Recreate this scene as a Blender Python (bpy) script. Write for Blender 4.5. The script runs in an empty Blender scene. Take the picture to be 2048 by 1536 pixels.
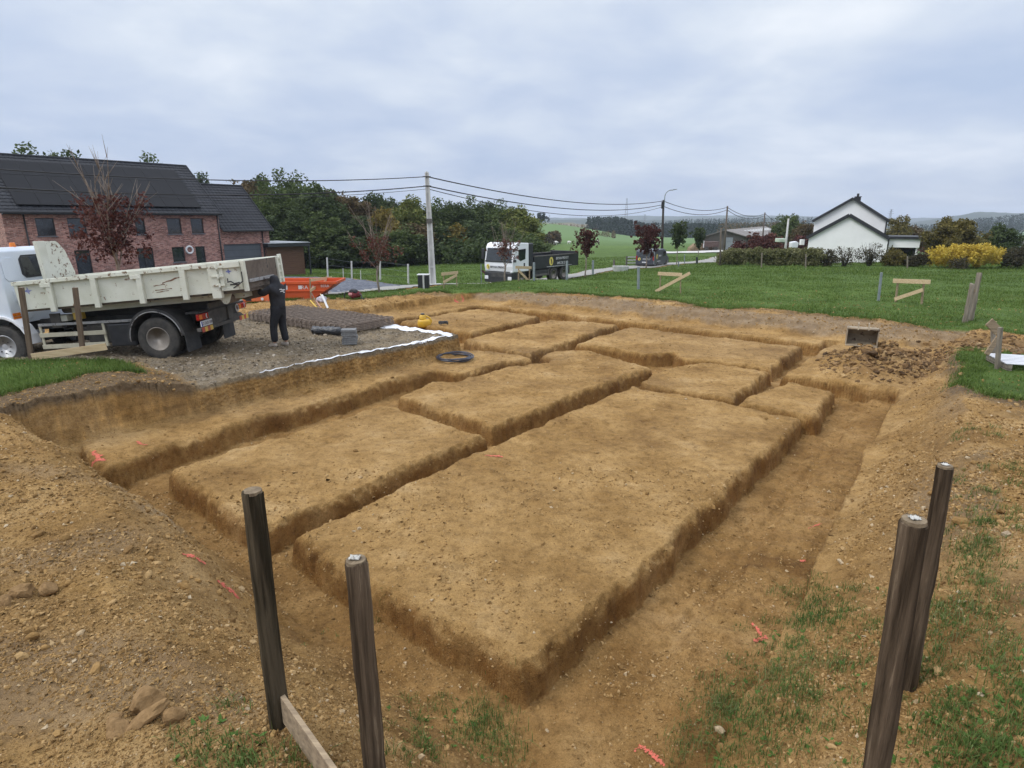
import bpy, bmesh, math, random
import numpy as np
from mathutils import Vector, Matrix, Euler

S = bpy.context.scene
COL = S.collection
PI = math.pi
R = math.radians
random.seed(7)
RNG = np.random.default_rng(11)

# ------------------------------------------------------------------ camera, sky, sun, exposure
PITCH = math.atan(328.0 / 1190.0)
cam_d = bpy.data.cameras.new("camera")
cam = bpy.data.objects.new("camera", cam_d)
COL.objects.link(cam)
cam_d.sensor_width = 36.0
cam_d.lens = 36.0 * 1190.0 / 2048.0
cam_d.clip_start = 0.05
cam_d.clip_end = 20000.0
cam.location = (0, 0, 0)
cam.rotation_euler = (PI / 2 - PITCH, 0, 0)
S.camera = cam
S.render.resolution_x = 1024
S.render.resolution_y = 768
S.view_settings.view_transform = 'Standard'
S.view_settings.look = 'None'
S.view_settings.gamma = 1.0
S.view_settings.exposure = 0.3
S.cycles.use_denoising = True
S.cycles.max_bounces = 6
S.cycles.volume_bounces = 0
S.cycles.sample_clamp_indirect = 4.0

SUN_EL, SUN_AZ = R(46), R(-106)       # overcast: a broad soft brightness high on the left, behind the camera
w = bpy.data.worlds.new("World")
S.world = w
w.use_nodes = True
nt = w.node_tree
nt.nodes.clear()


def N(tree, typ, **kw):
    n = tree.nodes.new(typ)
    for k, v in kw.items():
        if k.startswith('i_'):
            n.inputs[k[2:].replace('_', ' ')].default_value = v
        else:
            setattr(n, k, v)
    return n


def L(tree, a, b):
    tree.links.new(a, b)


def ramp(tree, fac, stops, interp='LINEAR'):
    r = tree.nodes.new('ShaderNodeValToRGB')
    e = r.color_ramp.elements
    r.color_ramp.interpolation = interp
    while len(e) < len(stops):
        e.new(0.5)
    for i, (p, c) in enumerate(stops):
        e[i].position = p
        e[i].color = (c[0], c[1], c[2], 1) if len(c) == 3 else c
    L(tree, fac, r.inputs[0])
    return r


def math_n(tree, op, a, b=None, clamp=False):
    m = tree.nodes.new('ShaderNodeMath')
    m.operation = op
    m.use_clamp = clamp
    for i, q in enumerate((a, b)):
        if q is None:
            continue
        if isinstance(q, (int, float)):
            m.inputs[i].default_value = q
        else:
            L(tree, q, m.inputs[i])
    return m.outputs[0]


def mixc(tree, fac, a, b, blend='MIX'):
    m = tree.nodes.new('ShaderNodeMix')
    m.data_type = 'RGBA'
    m.blend_type = blend
    for s, q in ((m.inputs[0], fac), (m.inputs[6], a), (m.inputs[7], b)):
        if isinstance(q, (int, float)):
            s.default_value = q
        elif isinstance(q, tuple):
            s.default_value = (q[0], q[1], q[2], 1)
        else:
            L(tree, q, s)
    return m.outputs[2]


sky = N(nt, 'ShaderNodeTexSky', sky_type='NISHITA', sun_disc=False, sun_elevation=SUN_EL, sun_rotation=SUN_AZ)
tc = N(nt, 'ShaderNodeTexCoord')
sep = N(nt, 'ShaderNodeSeparateXYZ')
L(nt, tc.outputs['Generated'], sep.inputs[0])
zc = math_n(nt, 'MAXIMUM', sep.outputs[2], 0.0)
zd = math_n(nt, 'ADD', zc, 0.22)
cmb = N(nt, 'ShaderNodeCombineXYZ')
L(nt, math_n(nt, 'DIVIDE', sep.outputs[0], zd), cmb.inputs[0])
L(nt, math_n(nt, 'DIVIDE', sep.outputs[1], zd), cmb.inputs[1])
n1 = N(nt, 'ShaderNodeTexNoise', i_Scale=1.7, i_Detail=7.0, i_Roughness=0.52, i_Distortion=0.2)
L(nt, cmb.outputs[0], n1.inputs['Vector'])
mp2 = N(nt, 'ShaderNodeMapping')
mp2.inputs['Scale'].default_value = (0.35, 0.5, 1)
mp2.inputs['Location'].default_value = (3.1, 1.7, 0)
L(nt, cmb.outputs[0], mp2.inputs[0])
n2 = N(nt, 'ShaderNodeTexNoise', i_Scale=1.0, i_Detail=5.0, i_Roughness=0.5)
L(nt, mp2.outputs[0], n2.inputs['Vector'])
cl = math_n(nt, 'ADD', math_n(nt, 'MULTIPLY', n1.outputs[0], 0.6), math_n(nt, 'MULTIPLY', n2.outputs[0], 0.4))
# cloud deck colours (x10: the Background strength is 0.1)
cc = ramp(nt, cl, [(0.36, (4.15, 4.95, 6.55)), (0.46, (4.95, 5.6, 6.95)), (0.54, (5.85, 6.4, 7.4)), (0.66, (7.5, 7.8, 8.4))])
# an overcast deck is about three times as bright overhead as at the horizon
elv = ramp(nt, sep.outputs[2], [(0.0, (0.86, 0.88, 0.94)), (0.10, (0.93, 0.95, 0.98)), (0.30, (1.08, 1.08, 1.05)), (0.7, (2.4, 2.3, 2.15)), (1.0, (2.9, 2.75, 2.5))])
deck = mixc(nt, 1.0, cc.outputs[0], elv.outputs[0], 'MULTIPLY')
skyc = mixc(nt, 0.93, sky.outputs[0], deck)
bg = N(nt, 'ShaderNodeBackground', i_Strength=0.1)
L(nt, skyc, bg.inputs[0])
wo = N(nt, 'ShaderNodeOutputWorld')
L(nt, bg.outputs[0], wo.inputs[0])

sun_d = bpy.data.lights.new("sun", 'SUN')
sun_d.energy = 1.5
sun_d.angle = R(24)
sun_d.color = (1.0, 0.96, 0.9)
sun = bpy.data.objects.new("sun", sun_d)
COL.objects.link(sun)
sun.rotation_euler = (PI / 2 - SUN_EL, 0, -SUN_AZ + PI)
sun.location = (-20, 10, 40)
sdir = Vector((math.sin(SUN_AZ) * math.cos(SUN_EL), math.cos(SUN_AZ) * math.cos(SUN_EL), math.sin(SUN_EL)))
sun.rotation_euler = sdir.to_track_quat('Z', 'Y').to_euler()


# ------------------------------------------------------------------ small tools
class MB:
    """collects shapes and links them as ONE mesh object"""

    def __init__(self):
        self.v, self.f = [], []

    def add(self, vs, fs, M=None):
        b = len(self.v)
        if M is not None:
            vs = [M @ Vector(p) for p in vs]
        self.v += [tuple(p) for p in vs]
        self.f += [tuple(b + i for i in q) for q in fs]
        return self

    def box(self, c, s, rot=None):
        x, y, z = s[0] / 2, s[1] / 2, s[2] / 2
        vs = [(-x, -y, -z), (x, -y, -z), (x, y, -z), (-x, y, -z), (-x, -y, z), (x, -y, z), (x, y, z), (-x, y, z)]
        M = Matrix.Translation(c)
        if rot:
            M = M @ Euler(rot).to_matrix().to_4x4()
        return self.add(vs, [(0, 3, 2, 1), (4, 5, 6, 7), (0, 1, 5, 4), (1, 2, 6, 5), (2, 3, 7, 6), (3, 0, 4, 7)], M)

    def b2(self, a, b):
        return self.box([(a[i] + b[i]) / 2 for i in range(3)], [abs(b[i] - a[i]) for i in range(3)])

    def beam(self, p, q, w, h, up=(0, 0, 1)):
        p, q = Vector(p), Vector(q)
        d = (q - p)
        ln = d.length
        d.normalize()
        u = Vector(up)
        s = d.cross(u)
        if s.length < 1e-4:
            s = d.cross(Vector((1, 0, 0)))
        s.normalize()
        u = s.cross(d)
        M = Matrix((d, s, u)).transposed().to_4x4()
        M.translation = (p + q) / 2
        x, y, z = ln / 2, w / 2, h / 2
        vs = [(-x, -y, -z), (x, -y, -z), (x, y, -z), (-x, y, -z), (-x, -y, z), (x, -y, z), (x, y, z), (-x, y, z)]
        return self.add(vs, [(0, 3, 2, 1), (4, 5, 6, 7), (0, 1, 5, 4), (1, 2, 6, 5), (2, 3, 7, 6), (3, 0, 4, 7)], M)

    def path(self, pts, rad, n=8, cap=True, closed=False):
        pts = [Vector(p) for p in pts]
        m = len(pts)
        if not hasattr(rad, '__len__'):
            rad = [rad] * m
        b = len(self.v)
        ref = None
        for i, p in enumerate(pts):
            if closed:
                d = pts[(i + 1) % m] - pts[i - 1]
            else:
                d = pts[min(i + 1, m - 1)] - pts[max(i - 1, 0)]
            if d.length < 1e-9:
                d = Vector((0, 0, 1))
            d.normalize()
            if ref is None:
                ref = d.orthogonal().normalized()
            else:
                ref = (ref - d * ref.dot(d))
                ref = ref.normalized() if ref.length > 1e-6 else d.orthogonal().normalized()
            s = d.cross(ref)
            for k in range(n):
                a = 2 * PI * k / n
                self.v.append(tuple(p + (ref * math.cos(a) + s * math.sin(a)) * rad[i]))
        for i in range(m if closed else m - 1):
            j = (i + 1) % m
            for k in range(n):
                k2 = (k + 1) % n
                self.f.append((b + i * n + k, b + i * n + k2, b + j * n + k2, b + j * n + k))
        if cap and not closed:
            self.f.append(tuple(b + k for k in range(n))[::-1])
            self.f.append(tuple(b + (m - 1) * n + k for k in range(n)))
        return self

    def cyl(self, p, q, r, r2=None, n=16):
        return self.path([p, q], [r, r if r2 is None else r2], n)

    def lathe(self, prof, M=None, n=32, close=False):
        vs, fs = [], []
        m = len(prof)
        for (r, z) in prof:
            for k in range(n):
                a = 2 * PI * k / n
                vs.append((r * math.cos(a), r * math.sin(a), z))
        for i in range(m - 1 if not close else m):
            j = (i + 1) % m
            for k in range(n):
                k2 = (k + 1) % n
                fs.append((i * n + k, i * n + k2, j * n + k2, j * n + k))
        if not close:
            if prof[0][0] > 1e-5:
                fs.append(tuple(range(n))[::-1])
            if prof[-1][0] > 1e-5:
                fs.append(tuple((m - 1) * n + k for k in range(n)))
        return self.add(vs, fs, M)

    def prism(self, poly, a, b, axis='y', M=None):
        """polygon of 2-D points swept from a to b along an axis"""
        n = len(poly)

        def mk(p, t):
            return {'y': (p[0], t, p[1]), 'x': (t, p[0], p[1]), 'z': (p[0], p[1], t)}[axis]
        vs = [mk(p, a) for p in poly] + [mk(p, b) for p in poly]
        fs = [tuple(range(n)), tuple(range(n, 2 * n))[::-1]]
        for i in range(n):
            j = (i + 1) % n
            fs.append((i, n + i, n + j, j))
        return self.add(vs, fs, M)

    def build(self, name, m, parent=None, smooth=False, bevel=0.0, segs=2):
        me = bpy.data.meshes.new(name)
        me.from_pydata(self.v, [], self.f)
        me.update()
        bm = bmesh.new()
        bm.from_mesh(me)
        bmesh.ops.recalc_face_normals(bm, faces=bm.faces)
        bm.to_mesh(me)
        bm.free()
        if m:
            me.materials.append(m)
        o = bpy.data.objects.new(name, me)
        COL.objects.link(o)
        if parent:
            o.parent = parent
        if smooth:
            me.polygons.foreach_set('use_smooth', [True] * len(me.polygons))
            me.update()
        if bevel:
            md = o.modifiers.new('bevel', 'BEVEL')
            md.width = bevel
            md.segments = segs
            md.limit_method = 'ANGLE'
            md.angle_limit = R(40)
        return o


def np_mesh(name, verts, faces, m, parent=None, smooth=False):
    """fast mesh from arrays; faces: (n,k) index array"""
    verts = np.asarray(verts, np.float32)
    faces = np.asarray(faces, np.int32)
    n, k = faces.shape
    me = bpy.data.meshes.new(name)
    me.vertices.add(len(verts))
    me.vertices.foreach_set('co', verts.ravel())
    me.loops.add(n * k)
    me.loops.foreach_set('vertex_index', faces.ravel())
    me.polygons.add(n)
    me.polygons.foreach_set('loop_start', np.arange(0, n * k, k, dtype=np.int32))
    me.polygons.foreach_set('loop_total', np.full(n, k, np.int32))
    me.polygons.foreach_set('use_smooth', np.full(n, smooth))
    me.update(calc_edges=True)
    me.validate()
    if m:
        me.materials.append(m)
    o = bpy.data.objects.new(name, me)
    COL.objects.link(o)
    if parent:
        o.parent = parent
    return o


def tag(o, label=None, cat=None, group=None, kind=None):
    if label:
        o['label'] = label
    if cat:
        o['category'] = cat
    if group:
        o['group'] = group
    if kind:
        o['kind'] = kind
    return o


def thing(name, label, cat, loc=(0, 0, 0), rz=0.0, group=None, rot=None):
    o = bpy.data.objects.new(name, None)
    COL.objects.link(o)
    o.location = loc
    o.rotation_euler = rot if rot else (0, 0, rz)
    o.empty_display_size = 0.2
    return tag(o, label, cat, group)


def copy_tree(o, parent=None):
    c = o.copy()
    COL.objects.link(c)
    c.parent = parent
    for ch in list(o.children):
        copy_tree(ch, c)
    return c


def text(name, body, size, m, parent, loc, rot, extrude=0.004, align='CENTER', sx=1.0):
    cu = bpy.data.curves.new(name, 'FONT')
    cu.body = body
    cu.size = size
    cu.extrude = extrude
    cu.align_x = align
    cu.align_y = 'CENTER'
    cu.resolution_u = 2
    cu.materials.append(m)
    o = bpy.data.objects.new(name, cu)
    COL.objects.link(o)
    o.parent = parent
    o.location = loc
    o.rotation_euler = rot
    o.scale = (sx, 1, 1)
    bpy.context.view_layer.update()
    me = bpy.data.meshes.new_from_object(o.evaluated_get(bpy.context.evaluated_depsgraph_get()))
    me.name = name
    q = bpy.data.objects.new(name, me)
    COL.objects.link(q)
    q.parent, q.location, q.rotation_euler, q.scale = parent, loc, rot, (sx, 1, 1)
    bpy.data.objects.remove(o)
    q.name = name
    return q


# ------------------------------------------------------------------ materials
MATS = {}


def pm(name, c1, c2=None, scale=6.0, rough=0.7, metal=0.0, bump=0.0, bscale=None, stretch=(1, 1, 1), spots=None, spot_scale=12.0, spot_lo=0.62, spec=0.5, rnd=0.0, lo=0.35, hi=0.65, trans=0.0):
    """noise-mottled Principled material; spots = colour of worn patches or dirt"""
    m = bpy.data.materials.new(name)
    m.use_nodes = True
    t = m.node_tree
    b = t.nodes['Principled BSDF']
    b.inputs['Roughness'].default_value = rough
    b.inputs['Metallic'].default_value = metal
    b.inputs['Specular IOR Level'].default_value = spec
    c2 = c2 or tuple(x * 0.8 for x in c1)
    co = N(t, 'ShaderNodeTexCoord')
    mp = N(t, 'ShaderNodeMapping')
    mp.inputs['Scale'].default_value = stretch
    L(t, co.outputs['Object'], mp.inputs[0])
    no = N(t, 'ShaderNodeTexNoise', i_Scale=scale, i_Detail=6.0, i_Roughness=0.6)
    L(t, mp.outputs[0], no.inputs['Vector'])
    rp = ramp(t, no.outputs[0], [(lo, c1), (hi, c2)])
    out = rp.outputs[0]
    if spots:
        n3 = N(t, 'ShaderNodeTexNoise', i_Scale=spot_scale, i_Detail=8.0, i_Roughness=0.7)
        L(t, mp.outputs[0], n3.inputs['Vector'])
        fr = ramp(t, n3.outputs[0], [(spot_lo, (0, 0, 0)), (spot_lo + 0.05, (1, 1, 1))])
        out = mixc(t, fr.outputs[0], out, spots)
    if rnd:
        oi = N(t, 'ShaderNodeNewGeometry')
        hs = N(t, 'ShaderNodeHueSaturation')
        v = math_n(t, 'ADD', math_n(t, 'MULTIPLY', oi.outputs['Random Per Island'], 2 * rnd), 1 - rnd)
        L(t, v, hs.inputs['Value'])
        L(t, out, hs.inputs['Color'])
        out = hs.outputs[0]
    L(t, out, b.inputs['Base Color'])
    if bump:
        n4 = N(t, 'ShaderNodeTexNoise', i_Scale=bscale or scale * 3, i_Detail=6.0, i_Roughness=0.65)
        L(t, mp.outputs[0], n4.inputs['Vector'])
        bp = N(t, 'ShaderNodeBump', i_Strength=bump, i_Distance=0.02)
        L(t, n4.outputs[0], bp.inputs['Height'])
        L(t, bp.outputs[0], b.inputs['Normal'])
    if trans:
        tr = N(t, 'ShaderNodeBsdfTranslucent')
        L(t, out, tr.inputs[0])
        mx = N(t, 'ShaderNodeMixShader')
        mx.inputs[0].default_value = trans
        L(t, b.outputs[0], mx.inputs[1])
        L(t, tr.outputs[0], mx.inputs[2])
        L(t, mx.outputs[0], t.nodes['Material Output'].inputs[0])
    MATS[name] = m
    return m


def leaf_mat(name, cols, rough=0.75, trans=0.25):
    """leaf colour picked per leaf from a short list, plus a slow drift through the crown"""
    m = bpy.data.materials.new(name)
    m.use_nodes = True
    t = m.node_tree
    b = t.nodes['Principled BSDF']
    b.inputs['Roughness'].default_value = rough
    b.inputs['Specular IOR Level'].default_value = 0.25
    g = N(t, 'ShaderNodeNewGeometry')
    co = N(t, 'ShaderNodeTexCoord')
    no = N(t, 'ShaderNodeTexNoise', i_Scale=0.55, i_Detail=3.0)
    L(t, co.outputs['Object'], no.inputs['Vector'])
    f = math_n(t, 'ADD', math_n(t, 'MULTIPLY', g.outputs['Random Per Island'], 0.55), math_n(t, 'MULTIPLY', no.outputs[0], 0.9))
    f = math_n(t, 'SUBTRACT', f, 0.22, True)
    n = len(cols)
    rp = ramp(t, f, [(i / max(1, n - 1), c) for i, c in enumerate(cols)])
    L(t, rp.outputs[0], b.inputs['Base Color'])
    tr = N(t, 'ShaderNodeBsdfTranslucent')
    L(t, rp.outputs[0], tr.inputs[0])
    mx = N(t, 'ShaderNodeMixShader')
    mx.inputs[0].default_value = trans
    L(t, b.outputs[0], mx.inputs[1])
    L(t, tr.outputs[0], mx.inputs[2])
    L(t, mx.outputs[0], t.nodes['Material Output'].inputs[0])
    MATS[name] = m
    return m
# ------------------------------------------------------------------ noise
TAB = np.random.default_rng(5).random((256, 256)).astype(np.float32)


def vn(x, y, s=0):
    x = np.asarray(x, np.float64) + s * 17.31
    y = np.asarray(y, np.float64) + s * 9.73
    ix, iy = np.floor(x).astype(np.int64), np.floor(y).astype(np.int64)
    fx, fy = x - ix, y - iy
    fx = fx * fx * (3 - 2 * fx)
    fy = fy * fy * (3 - 2 * fy)
    a, b = TAB[ix & 255, iy & 255], TAB[(ix + 1) & 255, iy & 255]
    c, d = TAB[ix & 255, (iy + 1) & 255], TAB[(ix + 1) & 255, (iy + 1) & 255]
    return (a * (1 - fx) + b * fx) * (1 - fy) + (c * (1 - fx) + d * fx) * fy - 0.5


def fbm(x, y, o=4, s=0, g=0.5):
    r, a = 0, 1.0
    for i in range(o):
        r = r + a * vn(x * 2 ** i, y * 2 ** i, s + i)
        a *= g
    return r


def sstep(a, b, x):
    t = np.clip((x - a) / (b - a), 0, 1)
    return t * t * (3 - 2 * t)


# ------------------------------------------------------------------ the lie of the land (camera at z = 0)
RR = [0, 2.7, 5, 8, 11, 13, 16, 19, 24, 28, 34, 40, 48, 60, 80, 100, 150, 200, 300, 420, 700, 1200, 1600]
AZ = [-180, -70, -38, -25, -14, -4, 3, 12, 22, 35, 60, 180]
ZT = {
    -180: [-2.2, -2.3, -2.3, -2.3, -2.4, -2.5, -2.6, -2.7, -2.8, -3, -3, -3, -3, -3, -3, -3, -3, -3, -3, -3, -3, -3, -3],
    -70: [-2.25, -2.5, -2.55, -2.6, -2.75, -2.95, -3.15, -3.2, -3.3, -3.5, -3.7, -3.9, -4.2, -4.6, -5.4, -6.2, -7.5, -8, -8, -8, -10, -15, -18],
    -38: [-2.3, -2.6, -2.62, -2.65, -2.82, -2.98, -3.1, -3.2, -3.35, -3.55, -3.8, -4.05, -4.3, -4.6, -5.4, -6.2, -7.5, -7.5, -6, -5, -10, -15, -18],
    -25: [-2.3, -2.6, -2.65, -2.75, -2.95, -3.05, -3.1, -3.15, -3.3, -3.45, -3.7, -3.95, -4.3, -4.8, -5.8, -6.6, -7.5, -7.5, -6, -5, -10, -15, -18],
    -14: [-2.3, -2.6, -2.65, -2.8, -3.0, -3.08, -3.1, -3.12, -3.17, -3.25, -3.6, -4.0, -4.35, -4.9, -6.0, -6.8, -7.4, -7.3, -6, -4.5, -8, -12, -16],
    -4: [-2.3, -2.6, -2.65, -2.85, -3.05, -3.1, -3.12, -3.15, -3.2, -3.24, -3.45, -4.25, -4.5, -4.8, -5.5, -6.3, -7.2, -7.0, -5.2, -3.2, -6, -12, -16],
    3: [-2.3, -2.6, -2.65, -2.85, -3.05, -3.1, -3.12, -3.15, -3.2, -3.24, -3.28, -4.3, -4.55, -4.7, -5.4, -6.2, -7.1, -6.9, -5.0, -3.0, -6, -12, -16],
    12: [-2.3, -2.6, -2.65, -2.8, -2.95, -3.05, -3.1, -3.15, -3.2, -3.24, -3.27, -3.45, -3.9, -4.5, -5.2, -5.6, -6.4, -7.1, -9.5, -12, -16, -20, -24],
    22: [-2.3, -2.6, -2.65, -2.75, -2.9, -3.0, -3.1, -3.16, -3.2, -3.25, -3.34, -3.45, -3.6, -3.95, -5.2, -5.5, -5.7, -7.0, -10, -13, -16, -20, -24],
    35: [-2.3, -2.6, -2.65, -2.72, -2.85, -2.95, -3.08, -3.16, -3.2, -3.25, -3.34, -3.44, -3.56, -3.75, -4.4, -5.0, -7.0, -9.0, -11, -13, -16, -20, -24],
    60: [-2.3, -2.55, -2.6, -2.66, -2.75, -2.85, -3.0, -3.1, -3.2, -3.25, -3.34, -3.44, -3.56, -3.75, -4.4, -5.0, -7.0, -9.0, -11, -13, -16, -20, -24],
    180: [-2.2, -2.3, -2.3, -2.3, -2.4, -2.5, -2.6, -2.7, -2.8, -3, -3, -3, -3, -3, -3, -3, -3, -3, -3, -3, -3, -3, -3],
}
ZTAB = np.array([ZT[a] for a in AZ])
RRa, AZa = np.array(RR, float), np.array(AZ, float)


def land(x, y):
    r = np.hypot(x, y)
    az = np.degrees(np.arctan2(x, y))
    ri = np.clip(np.searchsorted(RRa, r, 'right') - 1, 0, len(RR) - 2)
    rt = np.clip((r - RRa[ri]) / (RRa[ri + 1] - RRa[ri]), 0, 1)
    ai = np.clip(np.searchsorted(AZa, az, 'right') - 1, 0, len(AZ) - 2)
    at_ = np.clip((az - AZa[ai]) / (AZa[ai + 1] - AZa[ai]), 0, 1)
    at_ = at_ * at_ * (3 - 2 * at_)
    z = (ZTAB[ai, ri] * (1 - rt) + ZTAB[ai, ri + 1] * rt) * (1 - at_) + (ZTAB[ai + 1, ri] * (1 - rt) + ZTAB[ai + 1, ri + 1] * rt) * at_
    amp = np.clip(r / 160.0, 0.0, 2.5)
    z = z + fbm(x * 0.013, y * 0.013, 3, 3) * amp * 0.8 + fbm(x * 0.45, y * 0.45, 3, 9) * 0.09 * sstep(0.5, 4, r)
    # the rubble pad is levelled, the turf left of it a little proud
    dx, dy = x - OX, y - OY
    u, v = dx * UX + dy * UY, -dx * UY + dy * UX
    k = sstep(0.2, 1.6, u) * sstep(8.0, 8.8, v) * sstep(19.5, 16.5, v) * sstep(10.5, 9.2, u)
    z = z * (1 - k) + (-3.19 + 0.05 * fbm(x * 0.5, y * 0.5, 3, 15) + 0.17 * np.exp(-((x + 5.7) ** 2 + (y - 14.4) ** 2) / 2.5)) * k
    z = z + 0.24 * np.exp(-(((x + 10.3) / 2.2) ** 2 + ((y - 12.0) / 0.9) ** 2))
    k = np.exp(-(((u - 0.2) / 1.3) ** 2 + ((v - 10.3) / 1.4) ** 2))
    z = z + 0.12 * k
    return z


# the excavation in its own axes: u runs along the long side (away to the right), v away to the left
OX, OY = 0.1552, 4.3032
UX, UY = 0.6298, 0.77676
ZF, ZTR = -3.70, -4.09           # formation level (tops of the blocks) and trench bottoms


def to_uv(x, y):
    dx, dy = x - OX, y - OY
    return dx * UX + dy * UY, -dx * UY + dy * UX


def from_uv(u, v):
    return OX + u * UX - v * UY, OY + u * UY + v * UX


BLOCKS = [
    [(0, 0), (-0.1, 3.55), (4.1, 3.62), (8.6, 3.58), (8.62, -0.02)],
    [(-0.2, 4.13), (-0.18, 6.83), (4.05, 6.88), (3.98, 4.15)],
    [(4.55, 4.3), (4.75, 7.15), (5.9, 7.45), (6.3, 6.98), (8.1, 7.02), (8.9, 6.8), (9.25, 6.42), (9.75, 6.6), (9.85, 7.05), (10.7, 7.22), (11.3, 6.6), (10.5, 4.12), (8.15, 4.3)],
    [(-0.7, 7.78), (1.54, 8.16), (4.6, 8.28), (5.8, 8.40), (6.85, 8.2), (6.95, 7.75), (7.2, 7.56), (8.5, 7.5), (9.3, 7.1), (9.5, 7.5), (9.45, 8.6), (8.75, 10.0), (-0.7, 10.0)],
    [(11.15, 11.15), (11.3, 14.78), (15.62, 14.78), (15.6, 11.5)],
    [(10.2, 10.4), (15.1, 10.58), (15.95, 8.15), (9.8, 7.5)],
    [(12.1, 7.35), (15.55, 7.38), (15.9, 1.75), (12.6, 1.7), (12.2, 3.9), (12.75, 4.4), (12.0, 4.95), (11.85, 6.5)],
    [(9.0, 3.6), (10.6, 3.75), (12.1, 3.3), (12.05, 1.65), (8.98, 1.42)],
    [(8.9, 1.2), (11.35, 0.9), (10.95, -0.08), (8.85, -0.22)],
    [(11.95, 1.15), (17.9, 1.0), (17.9, -2.6), (12.5, -2.6), (11.85, -0.75)],
    [(16.65, 1.4), (16.65, 15.35), (9.0, 15.35), (9.0, 17.5), (18.6, 17.5), (18.6, 1.4)],
]


def sdf(u, v, poly):
    """signed distance, positive inside"""
    best = np.full(u.shape, 1e9)
    ins = np.zeros(u.shape, bool)
    n = len(poly)
    for i in range(n):
        ax, ay = poly[i]
        bx, by = poly[(i + 1) % n]
        ex, ey = bx - ax, by - ay
        wx, wy = u - ax, v - ay
        t = np.clip((wx * ex + wy * ey) / (ex * ex + ey * ey + 1e-12), 0, 1)
        d = (wx - ex * t) ** 2 + (wy - ey * t) ** 2
        best = np.minimum(best, d)
        c = ((ay > v) != (by > v)) & (u < (bx - ax) * (v - ay) / (by - ay + 1e-12) + ax)
        ins ^= c
    d = np.sqrt(best)
    return np.where(ins, d, -d)


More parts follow.
